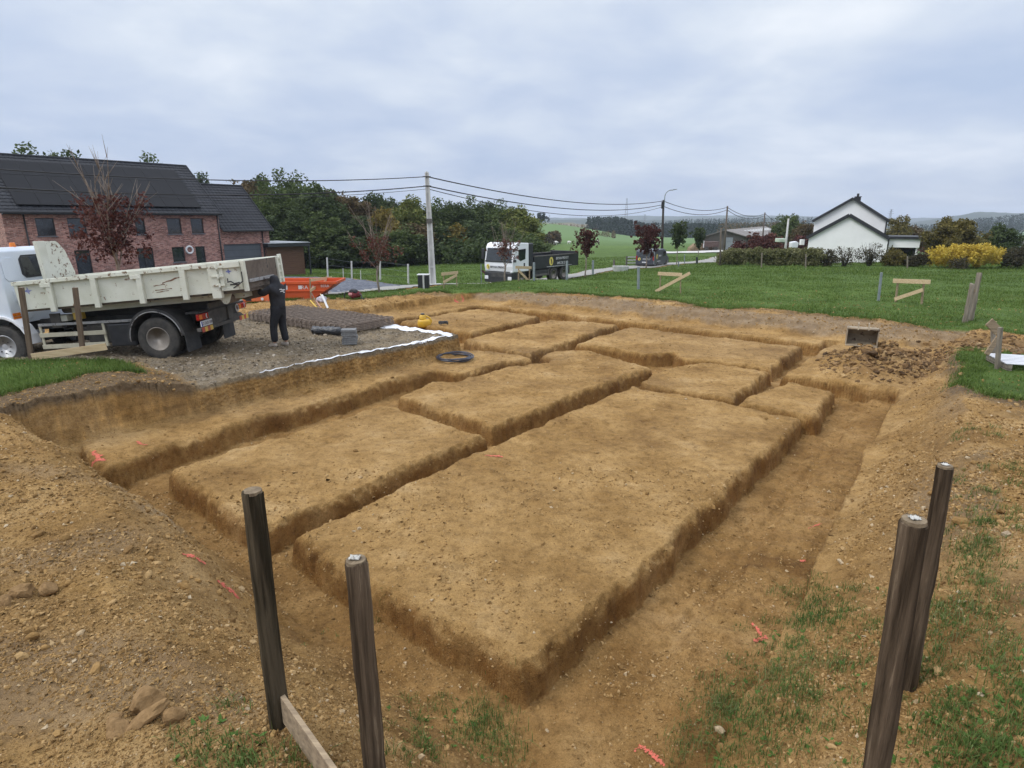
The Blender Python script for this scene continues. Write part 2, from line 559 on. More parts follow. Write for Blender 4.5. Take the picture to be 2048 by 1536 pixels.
def pits(x, y, zg):
    """floor, banks and blocks of the excavation"""
    u, v = to_uv(x, y)
    wob = fbm(x * 1.9, y * 1.9, 4, 21)
    wob2 = fbm(x * 2.1, y * 2.1, 4, 33)
    jag = fbm(x * 9.0, y * 9.0, 3, 35)
    uu, vv = u + wob * 0.13 + jag * 0.012, v + wob2 * 0.13 - jag * 0.012
    bt = np.zeros(u.shape)
    crumb = 0.015 + 0.11 * np.clip(fbm(x * 1.3, y * 1.3, 3, 77) + 0.3, 0, 1)
    for k, p in enumerate(BLOCKS):
        d = sdf(uu, vv, p)
        cr_ = crumb * 0.45
        e = 0.60 * np.clip((d + 0.085) / 0.022, 0, 1) + 0.30 * np.clip((d + 0.066) / (0.06 + jag * 0.04), 0, 1) + 0.10 * np.clip((d + 0.0) / (cr_ + 0.01), 0, 1) ** 0.7
        bt = np.maximum(bt, e)
    rough = fbm(x * 1.1, y * 1.1, 4, 41)
    side = 4 * np.clip(bt - 0.60, 0, 0.4) / 0.4 * np.clip(1 - bt, 0, 0.4) / 0.4
    zf = ZTR + (ZF - ZTR) * bt + rough * 0.035 * (0.5 + bt) + side * 0.07 * fbm(x * 11, y * 11, 4, 37)
    # a low step and wheel ruts along the trench on the right-hand side
    inr = sstep(-0.05, -0.2, v) * sstep(0, 1, u) * (1 - bt)
    zf = zf + inr * (0.07 * sstep(-0.72, -0.80, v + wob * 0.1) - 0.04 * np.exp(-((v + 0.42) / 0.05) ** 2) - 0.03 * np.exp(-((v + 0.62) / 0.05) ** 2) + 0.01 * np.sin(u * 18) * sstep(-0.75, -0.9, v))
    zf = zf + inr * 0.035 * (fbm(u * 0.5, v * 9, 3, 44) + 0.6 * np.sign(np.sin(u * 21)) * np.exp(-((v + 0.62) / 0.08) ** 2) * 0.5)
    inl = sstep(-0.2, -0.3, u) * (1 - bt)
    zf = zf + inl * (-0.03 * np.exp(-((u + 0.62) / 0.07) ** 2) + 0.03 * fbm(x * 5, y * 5, 3, 8))
    zf = zf + np.where((v > 6.8) & (u < 9) & (v > 7.9), 0.05 * fbm(x * 2.5, y * 2.5, 3, 56), 0)
    # heap of broken spoil before the ramp
    sp = np.exp(-(((u - 14.3) / 1.7) ** 2 + ((v + 0.55) / 1.0) ** 2))
    zf = zf + sp * (0.34 + 0.6 * np.abs(fbm(x * 2.6, y * 2.6, 4, 51)))
    nz = fbm(x * 0.9, y * 0.9, 4, 61)
    nf = fbm(x * 4.0, y * 4.0, 3, 71)
    bank = np.full(u.shape, -9.0)

    def put(s, prof):
        nonlocal bank
        xs_, zs_ = zip(*prof)
        h = np.interp(s, xs_, zs_)
        bank = np.maximum(bank, np.where(s > xs_[0], h, -9))
    # clean cut face below the rubble pad
    s = np.minimum(vv * 0.2 + v * 0.8 - 9.22, 8.74 - u + wob * 0.06)
    put(s, [(-0.45, ZTR - 0.02), (-0.28, ZF + 0.0), (-0.015, ZF + 0.07), (0.02, -3.32), (0.04, -3.0), (0.06, -2.5), (0.3, -1.5)])
    # back-left face
    put(v - 16.9 + nz * 0.3, [(-0.2, ZF), (0, ZF + 0.05), (0.06, -3.5), (0.1, -3.35), (1.6, -3.1), (3.0, -2.7)])
    # far bank: layered, laid back
    put(u - 17.75 + nz * 0.35, [(-0.3, ZF), (0, ZF + 0.06), (0.10, -3.52), (0.5, -3.47 ), (0.62, -3.36), (1.2, -3.30), (1.75, -3.18), (3.5, -2.8)])
    # right bank: low clean step, then a smooth slope
    vr = -1.28 - 0.04 * np.clip(8 - u, 0, 8) * 0.9 + nz * 0.12
    rise = 1.0 - 0.55 * sstep(10, 15, u)
    s = vr - v
    s = s - 6.0 * sstep(15.0, 15.6, u) * sstep(18.2, 17.4, u) * 0
    put(s, [(-0.12, ZTR), (0, ZTR + 0.04), (0.045, -3.70), (0.16, -3.66), (0.6, -3.38), (1.25, -2.85), (1.7, -2.68), (3, -2.3)])
    # near-left bank: steep at the far end, easing towards the camera
    s = -0.75 - u + nz * 0.22
    k = sstep(1.0, 4.0, v)
    za = np.interp(s, [-0.15, 0, 0.35, 0.75, 1.1, 1.5, 3], [ZTR, ZTR + 0.06, -3.55, -2.95, -2.72, -2.62, -2.2])
    zb = np.interp(s, [-0.15, 0, 0.5, 1.0, 1.5, 3], [ZTR, ZTR + 0.05, -3.62, -3.05, -2.62, -2.2])
    bank = np.maximum(bank, np.where(s > -0.15, za * k + zb * (1 - k), -9))
    bank = bank + np.where(bank > -4.05, nf * 0.04 + nz * 0.05, 0)
    zin = np.maximum(zf, bank)
    # the ramp that leaves on the right
    rmp = sstep(15.2, 15.7, uu) * sstep(17.9, 17.3, uu) * sstep(-1.4, -2.0, v)
    zin = np.where((v < -1.3) & (u > 14.8) & (u < 18.2), np.minimum(zin, zin * (1 - rmp) + (zg - 0.12) * rmp), zin)
    zin = np.minimum(zin, zg + 0.0)
    return zin, u, v, bt, bank


def inside_bbox(x, y):
    return (x > -13) & (x < 16.5) & (y > 0.5) & (y < 33)


YB = np.array([(-60, 22), (-30, 25.5), (-11, 25.6), (-8.5, 26.6), (-6.7, 25.4), (-4.5, 27.0), (-1.8, 28.6), (2.9, 27.4), (5.8, 25.0), (10.3, 21.2), (13.2, 18.6), (14.6, 17.0), (16.5, 16.4), (30, 16.4)])
PATCH_R = [(11.2, 15.0), (10.1, 12.9), (8.3, 10.5), (8.8, 9.3), (11, 8.8), (16, 9.4), (26, 11), (26, 14.9), (14, 14.9)]
MOUND_L = [(-18, 11.2), (-11.9, 12.4), (-10.3, 12.95), (-8.6, 12.85), (-7.4, 11.6), (-8.4, 10.9), (-8.75, 10.2), (-9.5, 9.3), (-20, 8.5)]


SLATE = [(-5.0, 34.6), (-12.6, 46.6), (-18.0, 50.2), (-24, 51), (-31, 37.8), (-17, 27.6), (-8.4, 28.8), (-5.2, 33.4)]
LANE = [(-14, 24.4), (-8.2, 27.0), (-3.9, 32.6), (-0.6, 39.6), (7, 49), (15, 59.6), (28, 79), (36, 96), (33, 97), (24.6, 80.4), (12, 61.5), (4, 51), (-3.4, 41.5), (-5.3, 34.4), (-9.1, 28.7), (-16, 26.4)]


def cover(x, y, zg, z):
    """what lies on the ground: grass, rubble, dark topsoil, slaty-grey subsoil (0..1 each)"""
    n = fbm(x * 0.8, y * 0.8, 4, 91)
    nn = fbm(x * 3.0, y * 3.0, 3, 95)
    u, v = to_uv(x, y)
    g = sstep(-0.12, 0.15, y - np.interp(x, YB[:, 0], YB[:, 1]) + n * 1.1)
    near = np.hypot(x, y) < 40
    pr = np.where(near, sdf(x + n * 0.6, y + nn * 0.5, PATCH_R), -9)
    g = np.maximum(g, sstep(-0.05, 0.25, pr))
    pl = np.where(near, sdf(x + n * 0.5, y + nn * 0.4, MOUND_L), -9)
    g = np.maximum(g, sstep(-0.05, 0.15, pl))
    cut = sstep(0.04, 0.14, zg - z)
    far_ = (np.hypot(x, y) < 110) & (y > 22)
    for poly in (SLATE, LANE):
        d_ = np.full(x.shape, -9.0)
        d_[far_] = sdf(x[far_], y[far_], poly)
        g = g * (1 - sstep(-0.15, 0.1, d_))
    # rubble pad
    rb = sstep(-0.1, 0.2, np.where(near, sdf(u + n * 0.4, v + nn * 0.3, [(1.25, 8.6), (9.2, 8.6), (9.2, 12.5), (9.3, 15.5), (8.0, 17.0), (4.0, 20), (-4, 19), (-2.5, 15.2), (1.5, 12.3)]), -9)) 
    # topsoil: a dark rim under the turf, and churned soil in the foreground
    dep = zg - z
    rim = np.maximum(sstep(-0.9, -0.1, pr), np.maximum(sstep(-0.5, 0.0, pl), sstep(1.5, 1.2, u + n * 0.5) * sstep(-2.0, -1.6, u) * sstep(9.0, 9.2, v) * sstep(11.5, 10.8, v)))
    far_rim = np.clip(1 - np.abs(y - np.interp(x, YB[:, 0], YB[:, 1]) + 0.25 + n * 0.8) / 0.35, 0, 1) * 0.8
    top = np.clip(np.maximum(rim * (1 - g), far_rim), 0, 1)
    fr = np.hypot(x - 0.3, y - 1.2)
    top = np.maximum(top, sstep(2.3, 1.2, fr + n * 1.2) * 0.55 * (1 - cut * 0.6))
    top = np.maximum(top, sstep(0.18, 0.42, fbm(x * 0.6, y * 0.6, 3, 133) + 0.1) * 0.55 * (x > 1.5) * (y < 9) * (1 - cut))
    heap = np.maximum(0, 0.9 * np.exp(-(((u - 14.5) / 1.6) ** 2 + ((v + 1.3) / 0.9) ** 2)) * (nn + 0.6))
    rmp = sstep(15.0, 15.6, u) * sstep(18.0, 17.2, u) * sstep(-1.6, -2.6, v)
    heap = np.maximum(heap, rmp * (0.55 + nn * 0.6))
    grey = np.clip(sstep(0.1, 0.5, fbm(x * 0.35, y * 0.6, 4, 141) + 0.15) * sstep(0.0, 0.3, dep) * sstep(1.0, 0.5, dep) * cut * 0.8, 0, 1)
    grey = np.maximum(grey * 0.2, heap)
    grey = np.maximum(grey, 0.85 * sstep(17.5, 17.9, u) * sstep(0.03, 0.08, dep) * sstep(0.62, 0.25, dep + nn * 0.3))
    grey = np.maximum(grey, 0.6 * sstep(-1.9, -2.4, v) * sstep(1.5, 3, u) * (0.5 + n) * (1 - g) * (dep > 0.0))
    grey = np.maximum(grey, sstep(0.05, 0.35, fbm(x * 0.5, y * 0.9, 3, 143)) * 0.55 * (x < -1.2) * (y < 8) * (1 - g) * (z > -3.4))
    return np.clip(g, 0, 1), np.clip(rb, 0, 1), np.clip(top, 0, 1), np.clip(grey, 0, 1)


def H(x, y, full=False):
    x = np.atleast_1d(np.asarray(x, float)).copy()
    y = np.atleast_1d(np.asarray(y, float)).copy()
    zg = land(x, y)
    z = zg.copy()
    m = inside_bbox(x, y)
    if m.any():
        zi, u, v, bt, bank = pits(x[m], y[m], zg[m])
        z[m] = zi
    if full:
        return z, zg
    return z


def h1(x, y):
    return float(H(x, y)[0])


def ray(px, py):
    xn, yn = (px - 1024) / 1190.0, (py - 768) / 1190.0
    c, s = math.cos(PITCH), math.sin(PITCH)
    return xn, c - s * yn, -(s + c * yn)


def P3(px, py, D):
    """point seen at a picture position, D metres ahead"""
    a, b, c = ray(px, py)
    return Vector((a / b * D, D, c / b * D))


def gp(px, py, d0=1.2, d1=400):
    """the same for a point lying on the ground"""
    D = np.geomspace(d0, d1, 6000)
    a, b, c = ray(px, py)
    z = H(a / b * D, D)
    k = np.argmax(c / b * D < z)
    return Vector((a / b * D[k], D[k], float(z[k])))


# ------------------------------------------------------------------ ground sheet
def grow(a, step, lim, k):
    out = []
    while a < lim:
        step *= k
        a += step
        out.append(a)
    return out


xs = np.concatenate([
    -np.array(grow(14.0, 0.06, 1500, 1.055))[::-1],
    np.arange(-14.0, -5.0, 0.04), np.arange(-5.0, 6.6, 0.0215), np.arange(6.6, 16.0, 0.045),
    np.array(grow(16.0, 0.06, 1500, 1.055))])
ys = np.concatenate([
    -np.array(grow(0.6, 0.08, 120, 1.12))[::-1], np.arange(-0.6, 0.9, 0.06),
    np.arange(0.9, 5.0, 0.018), np.arange(5.0, 10.0, 0.022), np.arange(10, 18, 0.032), np.arange(18, 31, 0.055),
    np.array(grow(31.0, 0.06, 1600, 1.035))])
GX, GY = np.meshgrid(xs, ys)
gx, gy = GX.ravel(), GY.ravel()
gz, gzg = H(gx, gy, True)
cg, cr, ct, cgr = cover(gx, gy, gzg, gz)
site = (np.hypot(gx, gy) < 34)
# crumbs, clods and cracks in the bare earth
fine = fbm(gx * 7, gy * 7, 4, 101) * 0.03 + fbm(gx * 26, gy * 26, 2, 111) * 0.014
lump = np.clip(fbm(gx * 5.5, gy * 5.5, 3, 121) - 0.12, 0, 1) * 0.09
dep0 = gzg - gz
CUTV = sstep(0.03, 0.10, dep0) * site
churn = np.clip(ct * (1 - CUTV) + 0.5 * cr * (1 - CUTV) + 0.35 * sstep(0.05, 0.3, gzg - gz) * 0.4 + 0.6 * ((gx < -1.0) & (gz > -3.3)) + 0.5 * (gx > 2.2) * (gz > -3.4), 0, 1.2)
flat = 1 - 0.45 * np.clip(churn < 0.2, 0, 1)
# flakes and scuffs with crisp edges, hair cracks, and the faint tread of the digger across the blocks
pn = fbm(gx * 3.1, gy * 3.1, 4, 151)
flake = 0.013 * sstep(0.10, 0.125, pn) + 0.011 * sstep(0.26, 0.28, pn) - 0.010 * sstep(-0.20, -0.225, pn)
crk = np.exp(-(fbm(gx * 1.7, gy * 1.7, 4, 161) / 0.010) ** 2) * sstep(0.0, 0.2, fbm(gx * 0.8, gy * 0.8, 2, 171))
gu, gv = to_uv(gx, gy)
trk = np.zeros_like(gx)
for c0, sl_ in ((0.9, 0.05), (2.5, 0.02), (5.2, -0.03)):
    dv_ = np.abs(gv - c0 - sl_ * gu) - 0.22
    trk += sstep(0.02, -0.03, dv_) * np.sign(np.sin(gu * 38 + np.sign(gv - c0) * 1.2)) * 0.5 * sstep(0.02, 0.25, fbm(gx * 0.6, gy * 0.6, 3, 181) + 0.1)
onblk_ = (np.abs(gz - ZF) < 0.08)
gz = gz + site * (1 - cg) * (flake * (1 - 0.4 * onblk_) - 0.012 * crk + trk * onblk_ * 0.006)
gz = gz + site * (1 - cg) * (fine * flat + lump * churn)
gz = gz + cg * site * fbm(gx * 2.2, gy * 2.2, 3, 131) * 0.05
nx, ny = len(xs), len(ys)
ii = np.arange(nx * ny).reshape(ny, nx)
faces = np.stack([ii[:-1, :-1], ii[:-1, 1:], ii[1:, 1:], ii[1:, :-1]], -1).reshape(-1, 4)


def ground_mat():
    m = bpy.data.materials.new('earth_and_grass')
    m.use_nodes = True
    t = m.node_tree
    b = t.nodes['Principled BSDF']
    b.inputs['Roughness'].default_value = 0.95
    b.inputs['Specular IOR Level'].default_value = 0.2
    at1 = N(t, 'ShaderNodeAttribute', attribute_name='cover')
    se = N(t, 'ShaderNodeSeparateColor')
    L(t, at1.outputs['Color'], se.inputs[0])
    at2 = N(t, 'ShaderNodeAttribute', attribute_name='strata')
    s2 = N(t, 'ShaderNodeSeparateColor')
    L(t, at2.outputs['Color'], s2.inputs[0])
    co = N(t, 'ShaderNodeTexCoord')
    P = co.outputs['Object']

    def noise(sc, det=6.0, ro=0.6, st=None, dist=0.0):
        n = N(t, 'ShaderNodeTexNoise', i_Scale=sc, i_Detail=det, i_Roughness=ro, i_Distortion=dist)
        if st:
            mp = N(t, 'ShaderNodeMapping')
            mp.inputs['Scale'].default_value = st
            L(t, P, mp.inputs[0])
            L(t, mp.outputs[0], n.inputs['Vector'])
        else:
            L(t, P, n.inputs['Vector'])
        return n.outputs[0]
    DEP = at2.outputs['Alpha']
    on_top = ramp(t, DEP, [(0.05, (1, 1, 1)), (0.13, (0, 0, 0))]).outputs[0]
    in_top = ramp(t, math_n(t, 'ADD', DEP, math_n(t, 'MULTIPLY', math_n(t, 'SUBTRACT', noise(2.5, 4), 0.5), 0.25)), [(0.10, (1, 1, 1)), (0.24, (0, 0, 0))]).outputs[0]
    # ochre clay
    c = ramp(t, noise(0.9, 8, 0.62), [(0.3, (0.205, 0.112, 0.036)), (0.45, (0.295, 0.173, 0.060)), (0.58, (0.38, 0.234, 0.090)), (0.72, (0.455, 0.303, 0.140))]).outputs[0]
    d = ramp(t, noise(7.0, 8, 0.7), [(0.32, (0.52, 0.48, 0.42)), (0.5, (1.0, 1.0, 1.0)), (0.7, (1.25, 1.26, 1.28))]).outputs[0]
    c = mixc(t, 0.75, c, d, 'MULTIPLY')
    d2 = ramp(t, noise(38.0, 5, 0.75), [(0.33, (0.48, 0.43, 0.37)), (0.45, (0.95, 0.95, 0.94)), (0.60, (1.05, 1.05, 1.05)), (0.72, (1.45, 1.44, 1.4))]).outputs[0]
    c = mixc(t, 0.8, c, d2, 'MULTIPLY')
    d3 = ramp(t, noise(120.0, 3, 0.7), [(0.36, (0.5, 0.46, 0.4)), (0.48, (1, 1, 1)), (0.60, (1.0, 1.0, 1.0)), (0.70, (1.5, 1.5, 1.45))]).outputs[0]
    c = mixc(t, 0.6, c, d3, 'MULTIPLY')
    # damper, redder earth of the freshly cut lower levels, with trench shade painted in
    damp_shade = math_n(t, 'MULTIPLY', s2.outputs[0], ramp(t, noise(2.2, 5), [(0.3, (0.35,) * 3), (0.6, (1,) * 3)]).outputs[0])
    c = mixc(t, damp_shade, c, mixc(t, 1.0, c, (0.56, 0.445, 0.33), 'MULTIPLY'))
    # vertical bucket-teeth streaks and horizontal bedding on cut faces
    bed = ramp(t, noise(1.0, 6, 0.6, (0.5, 0.5, 9.0)), [(0.36, (0.78, 0.74, 0.68)), (0.5, (1, 1, 1)), (0.66, (1.2, 1.18, 1.12))]).outputs[0]
    c = mixc(t, math_n(t, 'MULTIPLY', s2.outputs[1], 0.8), c, mixc(t, 1.0, c, bed, 'MULTIPLY'))
    stk = ramp(t, noise(4.0, 4, 0.6, (1.6, 1.6, 0.16)), [(0.38, (0.84, 0.8, 0.74)), (0.5, (1, 1, 1)), (0.63, (1.4, 1.36, 1.25))]).outputs[0]
    c = mixc(t, math_n(t, 'MULTIPLY', s2.outputs[1], 0.7), c, mixc(t, 1.0, c, stk, 'MULTIPLY'))
    # grey-brown subsoil
    gcol = ramp(t, noise(3.0, 7, 0.65), [(0.3, (0.13, 0.098, 0.068)), (0.55, (0.215, 0.165, 0.115)), (0.75, (0.30, 0.245, 0.18))]).outputs[0]
    at3 = math_n(t, 'MULTIPLY', at1.outputs['Alpha'], 0.8)
    c = mixc(t, at3, c, mixc(t, 0.6, gcol, d2, 'MULTIPLY'))
    # dark topsoil
    tcol = ramp(t, noise(11.0, 7, 0.7), [(0.3, (0.05, 0.034, 0.02)), (0.5, (0.115, 0.08, 0.048)), (0.72, (0.20, 0.145, 0.088))]).outputs[0]
    c = mixc(t, math_n(t, 'MULTIPLY', math_n(t, 'MULTIPLY', se.outputs[2], in_top), 0.9), c, tcol)
    # rubble: grey and buff stone chips in dirt
    vo = N(t, 'ShaderNodeTexVoronoi', i_Scale=13.0, i_Randomness=1.0)
    L(t, P, vo.inputs['Vector'])
    rc = ramp(t, vo.outputs['Color'], [(0.1, (0.11, 0.088, 0.06)), (0.4, (0.21, 0.17, 0.12)), (0.6, (0.18, 0.16, 0.13)), (0.85, (0.32, 0.27, 0.21))]).outputs[0]
    dirt = ramp(t, noise(1.3, 6, 0.6), [(0.35, (0.13, 0.098, 0.062)), (0.6, (0.25, 0.195, 0.125))]).outputs[0]
    rc = mixc(t, ramp(t, noise(2.0, 5), [(0.38, (0.35,) * 3), (0.58, (0.92,) * 3)]).outputs[0], rc, dirt)
    rc = mixc(t, 0.6, rc, d2, 'MULTIPLY')
    c = mixc(t, math_n(t, 'MULTIPLY', se.outputs[1], on_top), c, rc)
    # grassland
    gg = ramp(t, noise(0.9, 6, 0.65), [(0.3, (0.046, 0.080, 0.015)), (0.5, (0.068, 0.118, 0.021)), (0.7, (0.098, 0.155, 0.033))]).outputs[0]
    g2 = ramp(t, noise(0.035, 5, 0.6), [(0.35, (0.85, 0.85, 0.85)), (0.65, (1.2, 1.15, 1.0))]).outputs[0]
    gg = mixc(t, 1.0, gg, g2, 'MULTIPLY')
    gg = mixc(t, 1.0, gg, ramp(t, noise(24.0, 4, 0.7), [(0.3, (0.5, 0.5, 0.5)), (0.7, (1.4, 1.4, 1.4))]).outputs[0], 'MULTIPLY')
    # far pastures are paler, ploughland beyond
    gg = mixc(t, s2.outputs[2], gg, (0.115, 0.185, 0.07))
    gf = ramp(t, math_n(t, 'ADD', se.outputs[0], math_n(t, 'MULTIPLY', math_n(t, 'SUBTRACT', noise(9.0, 4), 0.5), 0.5)), [(0.35, (0,) * 3), (0.6, (1,) * 3)]).outputs[0]
    c = mixc(t, math_n(t, 'MULTIPLY', gf, on_top), c, gg)
    L(t, c, b.inputs['Base Color'])
    h = math_n(t, 'ADD', math_n(t, 'MULTIPLY', noise(16.0, 8, 0.7), 1.0), math_n(t, 'MULTIPLY', noise(70.0, 4, 0.7), 0.45))
    h = math_n(t, 'ADD', h, math_n(t, 'MULTIPLY', math_n(t, 'MULTIPLY', vo.outputs['Distance'], se.outputs[1]), 1.2))
    bp = N(t, 'ShaderNodeBump', i_Strength=1.0, i_Distance=0.04)
    L(t, h, bp.inputs['Height'])
    L(t, bp.outputs[0], b.inputs['Normal'])
    return m


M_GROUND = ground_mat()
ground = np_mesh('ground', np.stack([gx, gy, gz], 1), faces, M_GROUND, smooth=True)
tag(ground, kind='structure')
a = ground.data.attributes.new('cover', 'FLOAT_COLOR', 'POINT')
a.data.foreach_set('color', np.stack([cg, cr, ct, cgr], 1).astype(np.float32).ravel())
dep = gzg - gz
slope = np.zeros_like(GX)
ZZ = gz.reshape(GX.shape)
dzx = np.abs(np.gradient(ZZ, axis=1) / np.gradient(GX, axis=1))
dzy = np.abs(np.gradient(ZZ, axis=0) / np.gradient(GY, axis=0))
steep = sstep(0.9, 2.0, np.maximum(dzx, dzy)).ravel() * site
gr = np.hypot(gx, gy)
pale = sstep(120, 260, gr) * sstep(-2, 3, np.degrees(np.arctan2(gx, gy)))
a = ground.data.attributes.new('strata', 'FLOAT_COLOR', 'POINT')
a.data.foreach_set('color', np.stack([np.clip(sstep(-3.74, -3.95, gz) * 0.45 + steep * sstep(-3.70, -3.78, gz) * 0.9, 0, 1) * site * (1 - cg), steep * (dep > 0.12) * sstep(-3.85, -3.65, gz), pale * 0.85, np.where(site, np.maximum(dep0, 0), 0)], 1).astype(np.float32).ravel())  # first channel: damper earth, plus shade painted on steep trench sides
# ------------------------------------------------------------------ loose stones, clods and grass (uncountable: one object each)
def rock_protos(n, sub, seed, flat=(0.5, 0.8), jag=0.28):
    out = []
    rg = random.Random(seed)
    for i in range(n):
        bm = bmesh.new()
        bmesh.ops.create_icosphere(bm, subdivisions=sub, radius=1.0)
        sx, sy, sz = rg.uniform(0.75, 1.25), rg.uniform(0.6, 1.0), rg.uniform(*flat)
        ph = [rg.uniform(0, 50) for _ in range(3)]
        # chop with a few planes so that the faces are broken, not round
        pl = [(Vector((rg.gauss(0, 1), rg.gauss(0, 1), rg.gauss(0, 1))).normalized(), rg.uniform(0.55, 0.9)) for _ in range(6)]
        for v in bm.verts:
            c = v.co
            for nrm, dd in pl:
                q = c.dot(nrm)
                if q > dd:
                    c -= nrm * (q - dd) * 0.9
            c *= 1 + jag * (float(vn(c.x * 1.7 + ph[0], c.y * 1.7 + c.z * 1.3 + ph[1], 3)) + 0.5 * float(vn(c.x * 4 + ph[2], c.z * 4 + c.y * 3, 5)))
            v.co = (c.x * sx, c.y * sy, c.z * sz)
        bm.verts.ensure_lookup_table()
        vs = np.array([v.co[:] for v in bm.verts])
        fs = np.array([[l.index for l in f.verts] for f in bm.faces])
        out.append((vs, fs))
        bm.free()
    return out


def rot_rand(rng, n, tilt=0.5):
    """random yaw and a modest tilt, as (n,3,3)"""
    a, b, c = rng.uniform(0, 2 * PI, n), rng.normal(0, tilt, n), rng.normal(0, tilt, n)
    ca, sa, cb, sb, cc_, sc = np.cos(a), np.sin(a), np.cos(b), np.sin(b), np.cos(c), np.sin(c)
    Z = np.zeros(n)
    O = np.ones(n)
    rz = np.stack([np.stack([ca, -sa, Z], -1), np.stack([sa, ca, Z], -1), np.stack([Z, Z, O], -1)], 1)
    rx = np.stack([np.stack([O, Z, Z], -1), np.stack([Z, cb, -sb], -1), np.stack([Z, sb, cb], -1)], 1)
    ry = np.stack([np.stack([cc_, Z, sc], -1), np.stack([Z, O, Z], -1), np.stack([-sc, Z, cc_], -1)], 1)
    return rz @ rx @ ry


def scatter_rocks(name, pos, size, protos, m, rng, sink=0.25, tilt=0.4, smooth=False):
    which = rng.integers(0, len(protos), len(pos))
    V, F, b = [], [], 0
    for k, (pv, pf) in enumerate(protos):
        s = which == k
        n = int(s.sum())
        if n == 0:
            continue
        M = rot_rand(rng, n, tilt)
        p = np.einsum('nij,vj->nvi', M, pv) * size[s][:, None, None]
        q = pos[s].copy()
        q[:, 2] += size[s] * (0.5 - sink)
        p += q[:, None, :]
        V.append(p.reshape(-1, 3))
        F.append((pf[None] + (np.arange(n) * len(pv))[:, None, None] + b).reshape(-1, pf.shape[1]))
        b += n * len(pv)
    return np_mesh(name, np.concatenate(V), np.concatenate(F), m, smooth=smooth)


def clod_mat(name, stops, sc=9.0):
    m = bpy.data.materials.new(name)
    m.use_nodes = True
    t = m.node_tree
    b = t.nodes['Principled BSDF']
    b.inputs['Roughness'].default_value = 0.95
    b.inputs['Specular IOR Level'].default_value = 0.2
    g = N(t, 'ShaderNodeNewGeometry')
    rp = ramp(t, g.outputs['Random Per Island'], stops)
    co = N(t, 'ShaderNodeTexCoord')
    no = N(t, 'ShaderNodeTexNoise', i_Scale=sc * 3, i_Detail=6.0, i_Roughness=0.7)
    L(t, co.outputs['Object'], no.inputs['Vector'])
    c = mixc(t, 0.8, rp.outputs[0], ramp(t, no.outputs[0], [(0.3, (0.6, 0.56, 0.5)), (0.7, (1.25, 1.25, 1.25))]).outputs[0], 'MULTIPLY')
    L(t, c, b.inputs['Base Color'])
    bp = N(t, 'ShaderNodeBump', i_Strength=0.6, i_Distance=0.015)
    L(t, no.outputs[0], bp.inputs['Height'])
    L(t, bp.outputs[0], b.inputs['Normal'])
    return m


M_CLOD = clod_mat('clay_clods', [(0, (0.17, 0.10, 0.038)), (0.3, (0.25, 0.15, 0.056)), (0.65, (0.32, 0.20, 0.08)), (0.96, (0.38, 0.255, 0.12)), (1, (0.44, 0.36, 0.25))])
M_DCLOD = clod_mat('dark_clods', [(0, (0.06, 0.036, 0.019)), (0.4, (0.135, 0.08, 0.036)), (0.75, (0.20, 0.12, 0.053)), (1, (0.28, 0.18, 0.085))])
M_RUBBLE = clod_mat('rubble_stones', [(0, (0.085, 0.066, 0.044)), (0.35, (0.17, 0.138, 0.098)), (0.7, (0.215, 0.185, 0.145)), (0.93, (0.30, 0.255, 0.195)), (1, (0.50, 0.46, 0.40))])
PR1 = rock_protos(10, 1, 3)
PR2 = rock_protos(6, 2, 9)
PR0 = [(v, f) for v, f in rock_protos(8, 1, 21, (0.35, 0.6), 0.35)]


def surf(x, y):
    """ground height including the small lumps, by looking up the built sheet"""
    i = np.clip(np.searchsorted(xs, x) - 1, 0, nx - 2)
    j = np.clip(np.searchsorted(ys, y) - 1, 0, ny - 2)
    fx = (x - xs[i]) / (xs[i + 1] - xs[i])
    fy = (y - ys[j]) / (ys[j + 1] - ys[j])
    return (ZZ[j, i] * (1 - fx) + ZZ[j, i + 1] * fx) * (1 - fy) + (ZZ[j + 1, i] * (1 - fx) + ZZ[j + 1, i + 1] * fx) * fy


CG, CR_, CT = (cg * (1 - CUTV)).reshape(GX.shape), (cr * (1 - CUTV)).reshape(GX.shape), ct.reshape(GX.shape)


def near_val(A, x, y):
    i = np.clip(np.searchsorted(xs, x), 0, nx - 1)
    j = np.clip(np.searchsorted(ys, y), 0, ny - 1)
    return A[j, i]


def rand_pts(rng, n, x0, x1, y0, y1, dens):
    x, y = rng.uniform(x0, x1, n), rng.uniform(y0, y1, n)
    k = rng.random(n) < dens(x, y)
    x, y = x[k], y[k]
    return np.stack([x, y, surf(x, y)], 1)


def wedge(x, y, pad=1.5):
    return (np.abs(x) < 0.93 * y + pad) & (y > 0.9)


rg = np.random.default_rng(3)
BT_ = None


def clod_density(x, y):
    u, v = to_uv(x, y)
    n = fbm(x * 0.9, y * 0.9, 3, 201)
    zz = surf(x, y)
    onblk = (zz > ZF - 0.1) & (zz < ZF + 0.09) & (u > -0.3)
    d = np.where(zz > ZF + 0.09, 0.75, np.where(onblk, 0.025, 0.10))
    d = d * (0.35 + 1.3 * sstep(-0.15, 0.35, n))
    d = d * (1 - 0.92 * near_val(CG, x, y)) * (1 - near_val(CR_, x, y))
    return d * wedge(x, y)


PRT = rock_protos(8, 1, 33, (0.4, 0.7), 0.3)
TET = []
for k in range(8):
    tv_ = np.array([(1, 0, -0.3), (-0.5, 0.87, -0.3), (-0.5, -0.87, -0.3), (0.1, 0.1, 0.6), (0.5, 0.6, 0.25)]) * np.random.default_rng(k).uniform(0.6, 1.2, (5, 3))
    TET.append((tv_, np.array([(0, 4, 3), (4, 1, 3), (1, 2, 3), (2, 0, 3), (0, 1, 4)])))


